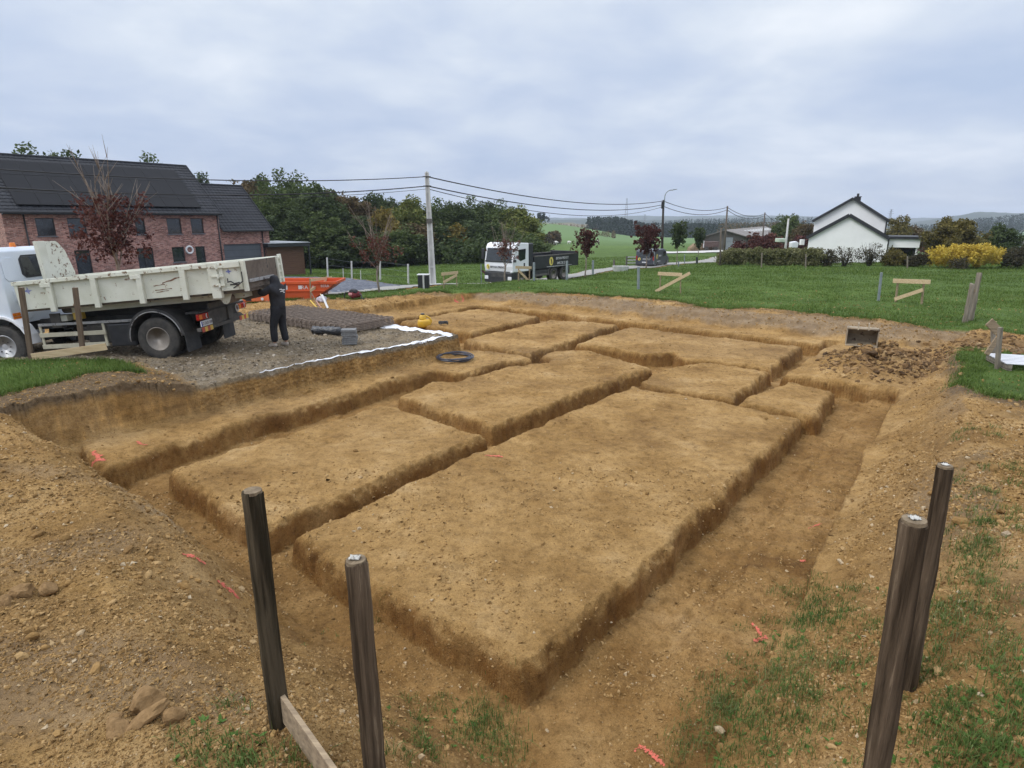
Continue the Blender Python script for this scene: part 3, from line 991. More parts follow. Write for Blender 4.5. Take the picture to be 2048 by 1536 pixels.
def chip_density(x, y):
    u, v = to_uv(x, y)
    n = fbm(x * 1.4, y * 1.4, 4, 205)
    zz = surf(x, y)
    d = np.where(zz > ZF + 0.09, 0.9, np.where((zz > ZF - 0.06) & (u > -0.35), 0.15, 0.24)) * (0.25 + 1.2 * sstep(-0.3, 0.3, n))
    return d * (1 - 0.9 * near_val(CG, x, y)) * (1 - near_val(CR_, x, y)) * wedge(x, y)


def chips_for(n, y0, y1, med, sig, name):
    rng_ = np.random.default_rng(int(y0 * 10))
    y = y0 * (y1 / y0) ** rng_.random(n)
    x = rng_.uniform(-1, 1, n) * (0.93 * y + 1)
    k = rng_.random(n) < chip_density(x, y)
    x, y = x[k], y[k]
    p_ = np.stack([x, y, surf(x, y)], 1)
    s_ = np.clip(rng_.lognormal(math.log(med), sig, len(p_)), med * 0.4, med * 3.2) * (y / y0) ** 0.7
    tag(scatter_rocks(name, p_, s_, TET, M_CLOD, rng_, sink=0.35, tilt=0.5), kind='stuff')


chips_for(260000, 1.1, 8.5, 0.0042, 0.45, 'earth_chips')
chips_for(110000, 8.5, 27.0, 0.011, 0.4, 'coarse_chips')
p = rand_pts(rg, 36000, -9, 9, 0.9, 9.0, clod_density)
sz = np.clip(rg.lognormal(-4.55, 0.55, len(p)), 0.004, 0.06)
scatter_rocks('soil_crumbs', p, sz, PR1, M_CLOD, rg).name = 'soil_crumbs'
tag(bpy.data.objects['soil_crumbs'], kind='stuff')
p = rand_pts(rg, 26000, -12, 15, 9.0, 30.0, clod_density)
sz = np.clip(rg.lognormal(-3.9, 0.5, len(p)), 0.01, 0.09)
tag(scatter_rocks('soil_crumbs_far', p, sz, PR1, M_CLOD, rg), kind='stuff').name = 'loose_soil'


def lumps(x, y):
    """bigger lumps along the bank shoulders, in the left foreground and on the right"""
    n = fbm(x * 0.7, y * 0.7, 3, 211)
    zz = surf(x, y)
    d = 0.5 * sstep(0.0, 0.3, n) * (zz > -3.45)
    d = np.maximum(d, 0.9 * np.exp(-(((x + 3.6) / 0.7) ** 2 + ((y - 3.35) / 0.8) ** 2)))
    d = np.maximum(d, 0.7 * np.exp(-(((x - 3.2) / 1.2) ** 2 + ((y - 2.6) / 0.9) ** 2)))
    return d * wedge(x, y) * (1 - 0.8 * near_val(CG, x, y)) * (1 - near_val(CR_, x, y))


p = rand_pts(rg, 9000, -7, 9, 1.0, 9.0, lumps)
sz = np.clip(rg.lognormal(-3.85, 0.5, len(p)), 0.012, 0.075)
tag(scatter_rocks('clods', p, sz, PR2, M_CLOD, rg, sink=0.32), kind='stuff')


def spoil(x, y):
    u, v = to_uv(x, y)
    return np.clip(1.1 * np.exp(-(((u - 14.4) / 1.7) ** 2 + ((v + 0.6) / 1.15) ** 2)) + 0.28 * ((u > 15) & (u < 18) & (v < -1) & (v > -7)) - 0.12, 0, 1)


p = rand_pts(rg, 40000, 6, 19, 10, 20, spoil)
sz = np.clip(rg.lognormal(-3.0, 0.5, len(p)), 0.02, 0.13)
tag(scatter_rocks('spoil_lumps', p, sz, PR0, M_DCLOD, rg, sink=0.45), kind='stuff')


def rub(x, y):
    n = fbm(x * 0.9, y * 0.9, 3, 221)
    return near_val(CR_, x, y) * (0.35 + 0.9 * sstep(-0.3, 0.25, n)) * wedge(x, y)


p = rand_pts(rg, 46000, -13, 0, 9.5, 25, rub)
sz = np.clip(rg.lognormal(-4.05, 0.45, len(p)), 0.009, 0.06)
tag(scatter_rocks('rubble', p, sz, PR0, M_RUBBLE, rg, sink=0.3), kind='stuff')


# ------------------------------------------------------------------ grass
def blades(name, pos, hgt, wid, m, rng, lean=0.55, segs=2):
    n = len(pos)
    a = rng.uniform(0, 2 * PI, n)
    d = np.stack([np.cos(a), np.sin(a), np.zeros(n)], 1)
    s = np.stack([-np.sin(a), np.cos(a), np.zeros(n)], 1)
    ln = rng.normal(0, lean, n)
    up = np.array([0, 0, 1.0])
    if segs == 1:
        tip = pos + up * hgt[:, None] + d * (ln * hgt)[:, None]
        V = np.stack([pos - s * wid[:, None], pos + s * wid[:, None], tip], 1)
        F = np.arange(3 * n).reshape(n, 3)
        return np_mesh(name, V.reshape(-1, 3), F, m)
    mid = pos + up * (hgt * 0.6)[:, None] + d * (ln * hgt * 0.35)[:, None]
    tip = pos + up * (hgt * (1 - 0.25 * np.abs(ln)))[:, None] + d * (ln * hgt)[:, None]
    V = np.stack([pos - s * wid[:, None], pos + s * wid[:, None], mid + s * (wid * 0.8)[:, None], mid - s * (wid * 0.8)[:, None], tip], 1)
    o = np.arange(n)[:, None] * 5
    F = np.concatenate([o + [0, 1, 2], o + [0, 2, 3], o + [3, 2, 4]])
    return np_mesh(name, V.reshape(-1, 3), F, m)


M_GRASS = leaf_mat('meadow_grass', [(0.042, 0.072, 0.012), (0.068, 0.116, 0.018), (0.104, 0.16, 0.028), (0.20, 0.225, 0.075)], trans=0.2)
M_TUFT = leaf_mat('tuft_grass', [(0.04, 0.06, 0.014), (0.065, 0.105, 0.022), (0.105, 0.155, 0.035), (0.26, 0.23, 0.12)], trans=0.25)
M_WEED = leaf_mat('weed_leaf', [(0.05, 0.10, 0.018), (0.085, 0.16, 0.028), (0.12, 0.2, 0.05)], trans=0.25)


def meadow(n, y0, y1, k, h0, h1_, w0, seed):
    rng = np.random.default_rng(seed)
    y = y0 * (y1 / y0) ** rng.random(n)
    x = rng.uniform(-1, 1, n) * (0.93 * y + 2)
    g = near_val(CG, x, y)
    cl = fbm(x * k, y * k, 3, seed) + 0.5 * fbm(x * k * 4, y * k * 4, 2, seed + 1)
    keep = (rng.random(n) < g * (0.45 + 1.2 * sstep(-0.35, 0.35, cl)))
    x, y, cl = x[keep], y[keep], cl[keep]
    z = surf(x, y) - 0.01
    h = rng.uniform(h0, h1_, len(x)) * (0.75 + 0.7 * np.clip(cl + 0.3, 0, 1))
    wv = w0 * y / 20.0 * rng.uniform(0.7, 1.3, len(x))
    return np.stack([x, y, z], 1), h, wv, rng


p, h, wv, rng = meadow(420000, 8.5, 34, 0.6, 0.04, 0.10, 0.0085, 5)
tag(blades('meadow_grass', p, h, wv, M_GRASS, rng, 0.7, 1), kind='stuff').name = 'grass'
p, h, wv, rng = meadow(300000, 34, 95, 0.35, 0.07, 0.16, 0.008, 6)
tag(blades('far_grass', p, h, wv, M_GRASS, rng, 0.7, 1), kind='stuff').name = 'pasture_grass'


def tufts(name, spots, rng, per=60, hh=(0.05, 0.15), rad=0.06, w_=0.0022, m=None):
    P_, Hh = [], []
    for (x, y, s) in spots:
        n = int(per * s)
        q = np.stack([x + rng.normal(0, rad * s, n), y + rng.normal(0, rad * s, n)], 1)
        P_.append(q)
        Hh.append(rng.uniform(hh[0], hh[1], n) * s ** 0.5)
    q = np.concatenate(P_)
    hh_ = np.concatenate(Hh)
    pos = np.stack([q[:, 0], q[:, 1], surf(q[:, 0], q[:, 1]) - 0.005], 1)
    return blades(name, pos, hh_, rng.uniform(0.7, 1.3, len(pos)) * w_, m or M_TUFT, rng, 0.75, 2)


def g_xy(px, py):
    q = gp(px, py, 1.2, 60)
    return q.x, q.y


rng = np.random.default_rng(31)
# sparse grass where the photograph has it: (picture spot, spread in pixels, count, size)
PATCHES = [((980, 1450), (45, 40), 9, 1.3), ((1010, 1490), (40, 30), 5, 1.1), ((870, 1440), (60, 45), 12, 0.6), ((820, 1500), (70, 40), 12, 0.6),
           ((720, 1260), (30, 14), 4, 0.4), ((640, 1275), (30, 12), 3, 0.35),
           ((1450, 1430), (45, 40), 11, 1.2), ((1560, 1400), (60, 50), 20, 1.1), ((1500, 1330), (60, 40), 16, 0.9), ((1600, 1260), (60, 45), 18, 0.85),
           ((1660, 1210), (50, 30), 12, 0.7), ((1700, 1260), (60, 40), 16, 0.8), ((1640, 1330), (70, 50), 12, 0.7), ((1690, 1400), (60, 60), 9, 0.6),
           ((1520, 1500), (80, 40), 14, 0.8), ((1420, 1510), (40, 30), 6, 0.9), ((1620, 1190), (40, 20), 8, 0.7),
           ((1900, 1210), (60, 40), 18, 0.8), ((1960, 1160), (50, 30), 10, 0.7), ((1960, 1300), (70, 40), 16, 0.8), ((2010, 1400), (50, 50), 16, 0.9),
           ((1900, 1420), (60, 50), 14, 0.7), ((1960, 1500), (80, 40), 18, 0.9), ((1840, 1340), (40, 40), 10, 0.7),
           ((1940, 1090), (45, 22), 16, 0.9), ((1990, 1010), (50, 40), 16, 0.7), ((1950, 980), (30, 30), 8, 0.6), ((2020, 1050), (35, 25), 8, 0.6),
           ((1960, 870), (50, 20), 10, 0.6), ((2000, 925), (40, 14), 6, 0.5), ((1905, 1270), (40, 30), 8, 0.8),
           ((440, 1490), (40, 26), 4, 0.5), ((360, 1500), (30, 24), 3, 0.5), ((420, 1515), (60, 16), 5, 0.6), ((505, 1520), (30, 16), 5, 0.9), ((470, 1410), (25, 16), 4, 0.5), ((620, 1520), (40, 16), 5, 0.6)]
spots = []
for (cx, cy), (sx, sy), n, s in PATCHES:
    for i in range(n):
        qx, qy = cx + rng.normal(0, sx * 0.75), min(cy + rng.normal(0, sy * 0.75), 1600)
        x_, y_ = g_xy(qx, qy)
        spots.append((x_, y_, s * rng.uniform(0.45, 1.25)))
        if cx > 1380 and rng.random() < 0.25:
            x_, y_ = g_xy(qx + rng.normal(0, sx * 0.6), min(qy + rng.normal(0, sy * 0.6), 1600))
            spots.append((x_, y_, s * rng.uniform(0.35, 0.9)))
tag(tufts('grass_tufts', spots, rng, per=52, hh=(0.03, 0.11), rad=0.075, w_=0.0025), kind='stuff')
# fringe along the turf edges
k = rng.random(len(gx)) < 1.0
edge = np.where((CUTV < 0.5) & (cg > 0.25) & (cg < 0.85) & (np.hypot(gx, gy) < 31) & (gy > 7.5))[0]
edge = rng.choice(edge, min(2600, len(edge)), replace=False)
spots = [(gx[i], gy[i], rng.uniform(0.5, 1.3)) for i in edge]
tag(tufts('turf_fringe', spots, rng, per=26, hh=(0.06, 0.16), rad=0.10, w_=0.004, m=M_GRASS), kind='stuff')
# flat broad-leaved weeds in the right foreground
WV, WF = [], []
b = 0
for (cx, cy, sx, sy, n) in [(2010, 1450, 60, 70, 60), (1900, 1500, 90, 40, 40), (1500, 1480, 90, 50, 26), (1640, 1290, 80, 60, 26), (900, 1470, 60, 40, 16), (430, 1500, 60, 30, 12)]:
    for i in range(n):
        x_, y_ = g_xy(cx + rng.normal(0, sx), min(cy + rng.normal(0, sy), 1600))
        z_ = float(surf(np.array([x_]), np.array([y_]))[0])
        for j in range(rng.integers(4, 8)):
            a = rng.uniform(0, 2 * PI)
            l, ww, e = rng.uniform(0.02, 0.045), rng.uniform(0.008, 0.014), rng.uniform(0.1, 0.9)
            d = np.array([math.cos(a) * math.cos(e), math.sin(a) * math.cos(e), math.sin(e)])
            s_ = np.array([-math.sin(a), math.cos(a), 0])
            o = np.array([x_, y_, z_])
            WV += [o, o + d * l * 0.5 + s_ * ww, o + d * l, o + d * l * 0.5 - s_ * ww]
            WF.append((b, b + 1, b + 2, b + 3))
            b += 4
tag(np_mesh('weeds', WV, WF, M_WEED), kind='stuff')
# ------------------------------------------------------------------ shared materials
M_POST = pm('weathered_dark_wood', (0.045, 0.032, 0.021), (0.125, 0.090, 0.060), 9, 0.9, bump=1.0, bscale=16, stretch=(3, 3, 0.14), spots=(0.20, 0.15, 0.10), spot_scale=9, spot_lo=0.60, spec=0.05, lo=0.4, hi=0.6)
M_POST2 = pm('tarred_post_wood', (0.030, 0.024, 0.015), (0.092, 0.072, 0.047), 8, 0.9, bump=1.0, bscale=14, stretch=(3, 3, 0.16), spots=(0.13, 0.105, 0.07), spot_scale=6, spot_lo=0.62, spec=0.05, lo=0.4, hi=0.6)
M_ENDGR = pm('post_end_grain', (0.12, 0.085, 0.05), (0.24, 0.18, 0.11), 30, 0.9, bump=0.5)
M_BOARD = pm('raw_softwood', (0.42, 0.30, 0.165), (0.58, 0.45, 0.28), 4, 0.8, bump=0.3, stretch=(0.5, 6, 6), spots=(0.22, 0.13, 0.06), spot_scale=3.2, spot_lo=0.66)
M_BOARD2 = pm('dirty_softwood', (0.20, 0.145, 0.09), (0.36, 0.27, 0.17), 5, 0.85, bump=0.4, stretch=(0.5, 6, 6))
M_GREYW = pm('grey_old_wood', (0.14, 0.115, 0.085), (0.27, 0.235, 0.185), 6, 0.9, bump=0.8, stretch=(3, 3, 0.3))
M_BROWNW = pm('brown_stake_wood', (0.10, 0.068, 0.045), (0.17, 0.12, 0.08), 6, 0.85, bump=0.4, stretch=(3, 3, 0.3))
M_GALV = pm('galvanised_post', (0.20, 0.235, 0.25), (0.29, 0.32, 0.33), 5, 0.55, 0.3)
M_CONC = pm('pole_concrete', (0.40, 0.40, 0.385), (0.60, 0.595, 0.57), 3, 0.85, bump=0.3, stretch=(2, 2, 0.35), spots=(0.22, 0.22, 0.21), spot_scale=3, spot_lo=0.66)
M_WHITE = pm('white_plastic', (0.72, 0.73, 0.74), (0.62, 0.63, 0.65), 9, 0.6, bump=0.35)
M_BLACK = pm('black_plastic', (0.016, 0.017, 0.02), (0.03, 0.031, 0.035), 6, 0.45)
M_RUBBER = pm('tyre_rubber', (0.028, 0.027, 0.026), (0.07, 0.064, 0.055), 5, 0.85, bump=0.3)
M_STEELD = pm('dark_steel', (0.022, 0.023, 0.025), (0.055, 0.053, 0.05), 4, 0.7, bump=0.2, spots=(0.10, 0.082, 0.06), spot_scale=5, spot_lo=0.64)
M_RUST = pm('rusty_steel', (0.17, 0.135, 0.11), (0.26, 0.205, 0.165), 14, 0.85, 0.2, bump=0.3)
M_GLASS = pm('dark_glass', (0.012, 0.016, 0.02), (0.02, 0.026, 0.032), 2, 0.06, spec=0.8)
M_PAINT = pm('orange_marking_paint', (0.66, 0.13, 0.085), (0.42, 0.12, 0.07), 45, 0.8, bump=0.4)


def grow_post(o_name, base, top, r, m, parent, seed=0, n=16, mcap=None):
    """a round timber post: slightly irregular, split and chamfered at the head, sunk into the earth"""
    rgp = random.Random(seed)
    base, top = Vector(base), Vector(top)
    d = (top - base).normalized()
    b = MB()
    m_ = 14
    pts, rad = [], []
    for i in range(m_ + 1):
        t = i / m_
        pts.append(base - d * 0.25 + (top - base + d * 0.25) * t + Vector((rgp.gauss(0, 1), rgp.gauss(0, 1), 0)) * r * 0.035)
        rad.append(r * (1.06 - 0.1 * t) * (1 + rgp.gauss(0, 0.012)))
    pts.append(top + d * 0.008)
    rad.append(r * 0.88)
    b.path(pts, rad, n)
    # narrow the section along a drying crack
    k = rgp.randrange(n)
    for i in range(len(pts)):
        q = Vector(b.v[i * n + k])
        if i > 8:
            b.v[i * n + k] = tuple(q + (pts[i] - q) * (0.30 if i < len(pts) else 0.2))
        for kk in range(n):
            q = Vector(b.v[i * n + kk])
            b.v[i * n + kk] = tuple(q + (q - pts[i]) * rgp.gauss(0, 0.026)) if i < len(pts) - 2 else tuple(q + (q - pts[i]) * rgp.gauss(0, 0.03) + Vector((0, 0, -abs(rgp.gauss(0, 0.10)) * r)))
    o = b.build(o_name, m, parent, smooth=True)
    md = o.modifiers.new('edge', 'EDGE_SPLIT')
    md.split_angle = R(50)
    if mcap:
        c = MB()
        c.path([top - d * 0.002, top + d * 0.0125], [r * 0.86, r * 0.82], n)
        c.build('end_grain', mcap, o)
    return o


M_SCRAP = pm('white_scrap', (0.55, 0.54, 0.50), (0.40, 0.39, 0.36), 30, 0.8)


def crumple(name, c, s, m, parent, seed=0):
    """a scrap of crumpled white sheet"""
    rgp = random.Random(seed)
    n = 7
    vs, fs = [], []
    for j in range(n):
        for i in range(n):
            vs.append((c[0] + (i / (n - 1) - 0.5) * s[0] + rgp.gauss(0, s[0] * 0.02), c[1] + (j / (n - 1) - 0.5) * s[1] + rgp.gauss(0, s[1] * 0.02), c[2] + abs(rgp.gauss(0, s[2]))))
    for j in range(n - 1):
        for i in range(n - 1):
            fs.append((j * n + i, j * n + i + 1, (j + 1) * n + i + 1, (j + 1) * n + i))
    b = MB()
    b.add(vs, fs)
    o = b.build(name, m, parent)
    md = o.modifiers.new('thick', 'SOLIDIFY')
    md.thickness = 0.003
    return o


def at_base(px, py, pt):
    """base on the ground, head above it at the same distance"""
    b = gp(px, py)
    return b, P3(pt[0], pt[1], b.y)


# ------------------------------------------------------------------ the two profile boards in the foreground
b1, t1 = at_base(560, 1448, (505, 985))
D2 = 2.03
t2 = P3(712, 1124, D2)
b2 = Vector((P3(752, 1540, D2).x, D2, h1(P3(752, 1540, D2).x, D2)))
th = thing('profile_board', 'two dark round posts with a low plank between them, left of the near trench corner', 'batter board', b1)
o1 = grow_post('post', b1 - b1, t1 - b1, 0.052, M_POST2, th, 3, mcap=M_ENDGR)
o2 = grow_post('post', b2 - b1, t2 - b1, 0.046, M_POST, th, 8, mcap=M_ENDGR)
o2['label'] = 'brown post with a white scrap on its head'
crumple('paper_scrap', tuple(t2 - b1 + Vector((-0.005, 0, 0.018))), (0.04, 0.028, 0.005), M_SCRAP, o2, 2)
pl = MB()
e1 = Vector((b1.x + 0.045, b1.y - 0.03, h1(b1.x, b1.y) + 0.13)) - b1
dirp = Vector((b2.x - b1.x - 0.11, b2.y - b1.y - 0.02, 0)).normalized()
e2 = e1 + dirp * 1.25 + Vector((0, 0, -0.03))
pl.beam(e1, e2, 0.026, 0.17)
pl.build('plank', M_BOARD2, th, bevel=0.003)

b3, t3 = at_base(1815, 1378, (1890, 934))
D4 = 2.02
t4 = P3(1828, 1044, D4)
q4 = P3(1763, 1560, D4)
b4 = Vector((q4.x, D4, h1(q4.x, D4)))
th = thing('profile_board', 'two brown round posts, one behind the other, each capped with a white scrap, right foreground', 'batter board', b3)
o3 = grow_post('post', b3 - b3, t3 - b3, 0.048, M_POST, th, 13, mcap=M_ENDGR)
o4 = grow_post('post', b4 - b3, t4 - b3, 0.05, M_POST, th, 18, mcap=M_ENDGR)
crumple('paper_scrap', tuple(t3 - b3 + Vector((0.0, 0, 0.017))), (0.036, 0.03, 0.003), M_SCRAP, o3, 4)
crumple('paper_scrap', tuple(t4 - b3 + Vector((0.0, 0, 0.017))), (0.036, 0.03, 0.003), M_SCRAP, o4, 5)
pl = MB()
e1 = Vector((b4.x - 0.055, b4.y + 0.05, h1(b4.x, b4.y) + 0.16)) - b3
dirp = Vector((b4.x - b3.x, b4.y - b3.y, 0)).normalized()
pl.beam(e1 - dirp * 0.05, e1 + dirp * 0.75, 0.024, 0.15)
pl.build('plank', M_BOARD2, th, bevel=0.003)


# ------------------------------------------------------------------ profile boards round the site
def batter(label, posts, planks, pw=0.055, bw=0.13, mp=None, mb=None, round_=False, seed=0, D=None):
    ends = [at_base(bx, by, (tx, ty)) if D is None else (P3(bx, by, D), P3(tx, ty, D)) for (bx, by), (tx, ty) in posts]
    o = ends[0][0]
    th = thing('profile_board', label, 'batter board', o, group='profile boards round the pit')
    for i, (bb, tt) in enumerate(ends):
        if round_:
            grow_post('post', bb - o, tt - o, pw * 0.6, mp or M_BOARD2, th, seed + i, n=10)
        else:
            pp = MB()
            d = (tt - bb).normalized()
            pp.beam(bb - d * 0.15 - o, tt - o, pw, pw, (1, 0.2, 0))
            pp.build('post', mp or M_BOARD2, th, bevel=0.004)
    x0, x1 = posts[0][0][0], posts[-1][0][0]
    y0, y1 = ends[0][0].y, ends[-1][0].y
    for name, (ax, ay), (cx, cy), wd in planks:
        dep = []
        for q in (ax, cx):
            t = (q - x0) / (x1 - x0) if len(posts) > 1 and abs(x1 - x0) > 12 else 0.5
            dep.append(y0 + (y1 - y0) * min(max(t, -0.6), 1.6) - pw * 0.85 - (0.03 if name == 'brace' else 0))
        p, q = P3(ax, ay, dep[0]), P3(cx, cy, dep[1])
        pp = MB()
        pp.beam(p - o, q - o, 0.025, wd, (0, 0.0, 1))
        pp.build(name, mb or M_BOARD, th, bevel=0.003)
    return th


batter('pale timber profile board standing before the orange skip', [((622, 600), (620, 557)), ((655, 590), (653, 552))], [('rail', (622, 560), (664, 555.5), 0.13), ('brace', (621, 581), (655, 561), 0.12)], 0.06)
batter('pale timber profile board standing beside the foot of the concrete pole', [((888, 577), (887, 545)), ((914, 573), (912, 543))], [('rail', (883, 548.5), (916, 545), 0.15), ('brace', (887, 565), (914, 550), 0.13)], 0.05)
batter('pale timber profile board with its brace dropping to the right before the lorry', [((1037, 563), (1037, 534)), ((1059, 560), (1059, 532))], [('rail', (1031, 534.5), (1063, 535.5), 0.15), ('brace', (1037, 541), (1058, 562), 0.13)], 0.06)
batter('pale timber profile board whose long brace sticks out above its rail', [((1320, 583), (1321, 547)), ((1361, 587), (1361, 549))], [('rail', (1316, 547), (1364, 549.5), 0.16), ('brace', (1311, 583), (1380, 546), 0.14)], 0.045)
batter('pale timber profile board standing before the yellow bush', [((1791, 605), (1796, 562)), ((1843, 609), (1848, 563)), ], [('rail', (1786, 561.5), (1861, 564), 0.17), ('brace', (1789, 598.5), (1846, 579.5), 0.14)], 0.06)
batter('grey end-on profile board beside the white slatted pallet', [((1987, 722), (1986, 650)), ((1994, 738), (2001, 655))], [('rail', (1978, 643), (1997, 664), 0.18), ('brace', (1996, 676), (1973, 709), 0.12)], 0.07, mp=M_GREYW, mb=M_BOARD2)
batter('two rotting grey posts with a scrap of board at the far right corner', [((1930, 645), (1945, 568)), ((1941, 641), (1959, 546))], [('rail', (1937, 584), (1950, 580), 0.12)], 0.13, mp=M_GREYW, mb=M_BOARD2, round_=True, seed=30)
batter('dark red plank leaning on a thin post, left of the white cab', [((963, 565), (962, 528)), ((975, 564), (974, 545))], [('brace', (964, 541), (992, 564), 0.15)], 0.06, mp=M_GALV, mb=pm('red_brown_plank', (0.09, 0.035, 0.028), (0.14, 0.055, 0.04), 6, 0.8))
batter('two tall brown stakes with a pale plank at their feet, before the parked tipper', [((62, 712), (42, 575)), ((165, 696), (150, 575))], [('plank', (64, 714), (213, 693), 0.15)], 0.085, mp=M_BROWNW, D=12.75)


# ------------------------------------------------------------------ marking paint sprayed on the earth
def paint(label, strokes, seed):
    """strokes: lists of picture points on the ground; many small flecks hugging the surface"""
    rgp = np.random.default_rng(seed)
    V, F = [], []
    for pts, wd, n in strokes:
        g = [gp(*p) for p in pts]
        if (g[1] - g[0]).length > 0.45:
            g[1] = g[0] + Vector((0.13, 0.09, 0))
        # a thin solid core, then flecks of overspray round it
        core = []
        for i in range(13):
            t = i / 12 * (len(g) - 1)
            k = min(int(t), len(g) - 2)
            core.append(g[k].lerp(g[k + 1], t - k))
        dv = (core[-1] - core[0]).normalized()
        sv_ = Vector((-dv.y, dv.x, 0))
        b = len(V)
        for q in core:
            hw = wd * rgp.uniform(0.06, 0.26)
            off = rgp.normal(0, wd * 0.08)
            for sg in (-1, 1):
                x, y = q.x + sv_.x * (off + sg * hw), q.y + sv_.y * (off + sg * hw)
                V.append((x, y, float(surf(np.array([x]), np.array([y]))[0]) + 0.008))
        for i in range(12):
            F += [(b + 2 * i, b + 2 * i + 1, b + 2 * i + 3), (b + 2 * i, b + 2 * i + 3, b + 2 * i + 2)]
        for i in range(n):
            t = rgp.random() * (len(g) - 1)
            k = int(t)
            q = g[k].lerp(g[k + 1], t - k)
            x, y = q.x + rgp.normal(0, wd * 0.3), q.y + rgp.normal(0, wd * 0.3)
            r_ = rgp.uniform(0.25, 1.0) * wd * 0.45
            a0 = rgp.uniform(0, 6)
            b = len(V)
            m_ = 7
            P_ = np.array([(x + r_ * math.cos(a0 + 2 * PI * j / m_) * rgp.uniform(0.4, 1.3), y + r_ * math.sin(a0 + 2 * PI * j / m_) * rgp.uniform(0.4, 1.3)) for j in range(m_)] + [(x, y)])
            z = surf(P_[:, 0], P_[:, 1]) + 0.006 + rgp.random() * 0.004
            V += [(P_[j, 0], P_[j, 1], z[j]) for j in range(m_ + 1)]
            F += [(b + j, b + (j + 1) % m_, b + m_) for j in range(m_)]
    o = np_mesh('paint_mark', V, F, M_PAINT)
    return tag(o, label, 'paint mark', 'sprayed setting-out marks')


paint('short orange sprayed stroke on the trench floor beside the right-hand grass', [([(1505, 1248), (1522, 1272)], 0.035, 42), ([(1508, 1282), (1532, 1274)], 0.035, 34)], 1)
paint('bright orange sprayed stroke at the bottom edge beside the right-hand grass', [([(1290, 1500), (1325, 1535)], 0.03, 70), ([(1270, 1502), (1285, 1496)], 0.03, 10)], 2)
paint('orange sprayed cross on the ledge in the far left corner of the pit', [([(186, 905), (205, 924)], 0.07, 60), ([(184, 928), (206, 923)], 0.06, 24)], 3)
paint('faint orange sprayed tick on the ledge right of the orange cross', [([(274, 884), (290, 892)], 0.05, 24)], 4)
paint('upper of two orange sprayed dashes on the bank left of the dark post', [([(366, 1106), (405, 1096)], 0.035, 34)], 5)
paint('lower of two orange sprayed dashes on the bank left of the dark post', [([(436, 1160), (458, 1152)], 0.035, 34)], 55)
paint('faint orange sprayed smudge on the largest earth block', [([(972, 912), (1004, 914)], 0.06, 24)], 6)
paint('small orange dot sprayed on the right-hand trench floor', [([(1600, 1124), (1610, 1122)], 0.03, 16)], 7)
paint('faint orange dash on the right-hand trench floor, farther than the dot', [([(1616, 1058), (1640, 1050)], 0.03, 16)], 8)
paint('orange sprayed corner mark at the foot of the far left bank', [([(910, 604), (948, 604)], 0.12, 40), ([(926, 604), (926, 596)], 0.10, 20)], 9)


# ------------------------------------------------------------------ things lying about the rubble pad
def sheet_strip(name, path, wd, m, drop=0.0, seed=0, lift=0.012):
    """long crumpled sheet laid along ground points (x, y); wd = widths"""
    rgp = random.Random(seed)
    pts = []
    for i in range(len(path) - 1):
        n = max(2, int(math.dist(path[i], path[i + 1]) / 0.07))
        for k in range(n):
            t = k / n
            pts.append((path[i][0] + (path[i + 1][0] - path[i][0]) * t, path[i][1] + (path[i + 1][1] - path[i][1]) * t, wd[i] + (wd[i + 1] - wd[i]) * t))
    m_ = 9
    V, F = [], []
    for i, (x, y, w_) in enumerate(pts):
        a, b = pts[max(i - 1, 0)], pts[min(i + 1, len(pts) - 1)]
        d = Vector((b[0] - a[0], b[1] - a[1], 0)).normalized()
        s = Vector((-d.y, d.x, 0))
        w_ *= 1 + 0.35 * float(vn(i * 0.23, 0.5, seed)) * 2
        for j in range(m_):
            t = j / (m_ - 1)
            px_, py_ = x + s.x * w_ * (t - 0.15), y + s.y * w_ * (t - 0.15)
            z = float(surf(np.array([px_]), np.array([py_]))[0])
            zz_ = float(surf(np.array([x + s.x * w_ * 0.3]), np.array([y + s.y * w_ * 0.3]))[0])
            z = max(z, zz_ - 0.10) + lift + abs(float(vn(i * 0.5 + seed, j * 0.9, 4))) * 0.04 * math.sin(PI * t) + abs(float(vn(i * 0.17, j * 0.4, 8))) * 0.02
            V.append((px_, py_, z))
    for i in range(len(pts) - 1):
        for j in range(m_ - 1):
            F.append((i * m_ + j, i * m_ + j + 1, (i + 1) * m_ + j + 1, (i + 1) * m_ + j))
    o = np_mesh(name, V, F, m, smooth=True)
    md = o.modifiers.new('thick', 'SOLIDIFY')
    md.thickness = 0.006
    return o


def uvp(u, v):
    return from_uv(u, v)


M_MEMB = pm('white_geotextile', (0.74, 0.75, 0.78), (0.60, 0.61, 0.64), 5, 0.85, bump=0.5, spots=(0.42, 0.37, 0.30), spot_scale=7, spot_lo=0.66)
o = sheet_strip('membrane', [uvp(2.7, 9.29), uvp(3.9, 9.29), uvp(5.2, 9.29), uvp(7.4, 9.29), uvp(8.5, 9.3), uvp(8.62, 9.8), uvp(8.62, 10.6), uvp(8.5, 12.0)], [0.01, 0.03, 0.09, 0.16, 0.21, 0.34, 0.42, 0.48], M_MEMB, seed=5)
tag(o, 'white geotextile sheet showing along the cut edge of the rubble pad', 'membrane')

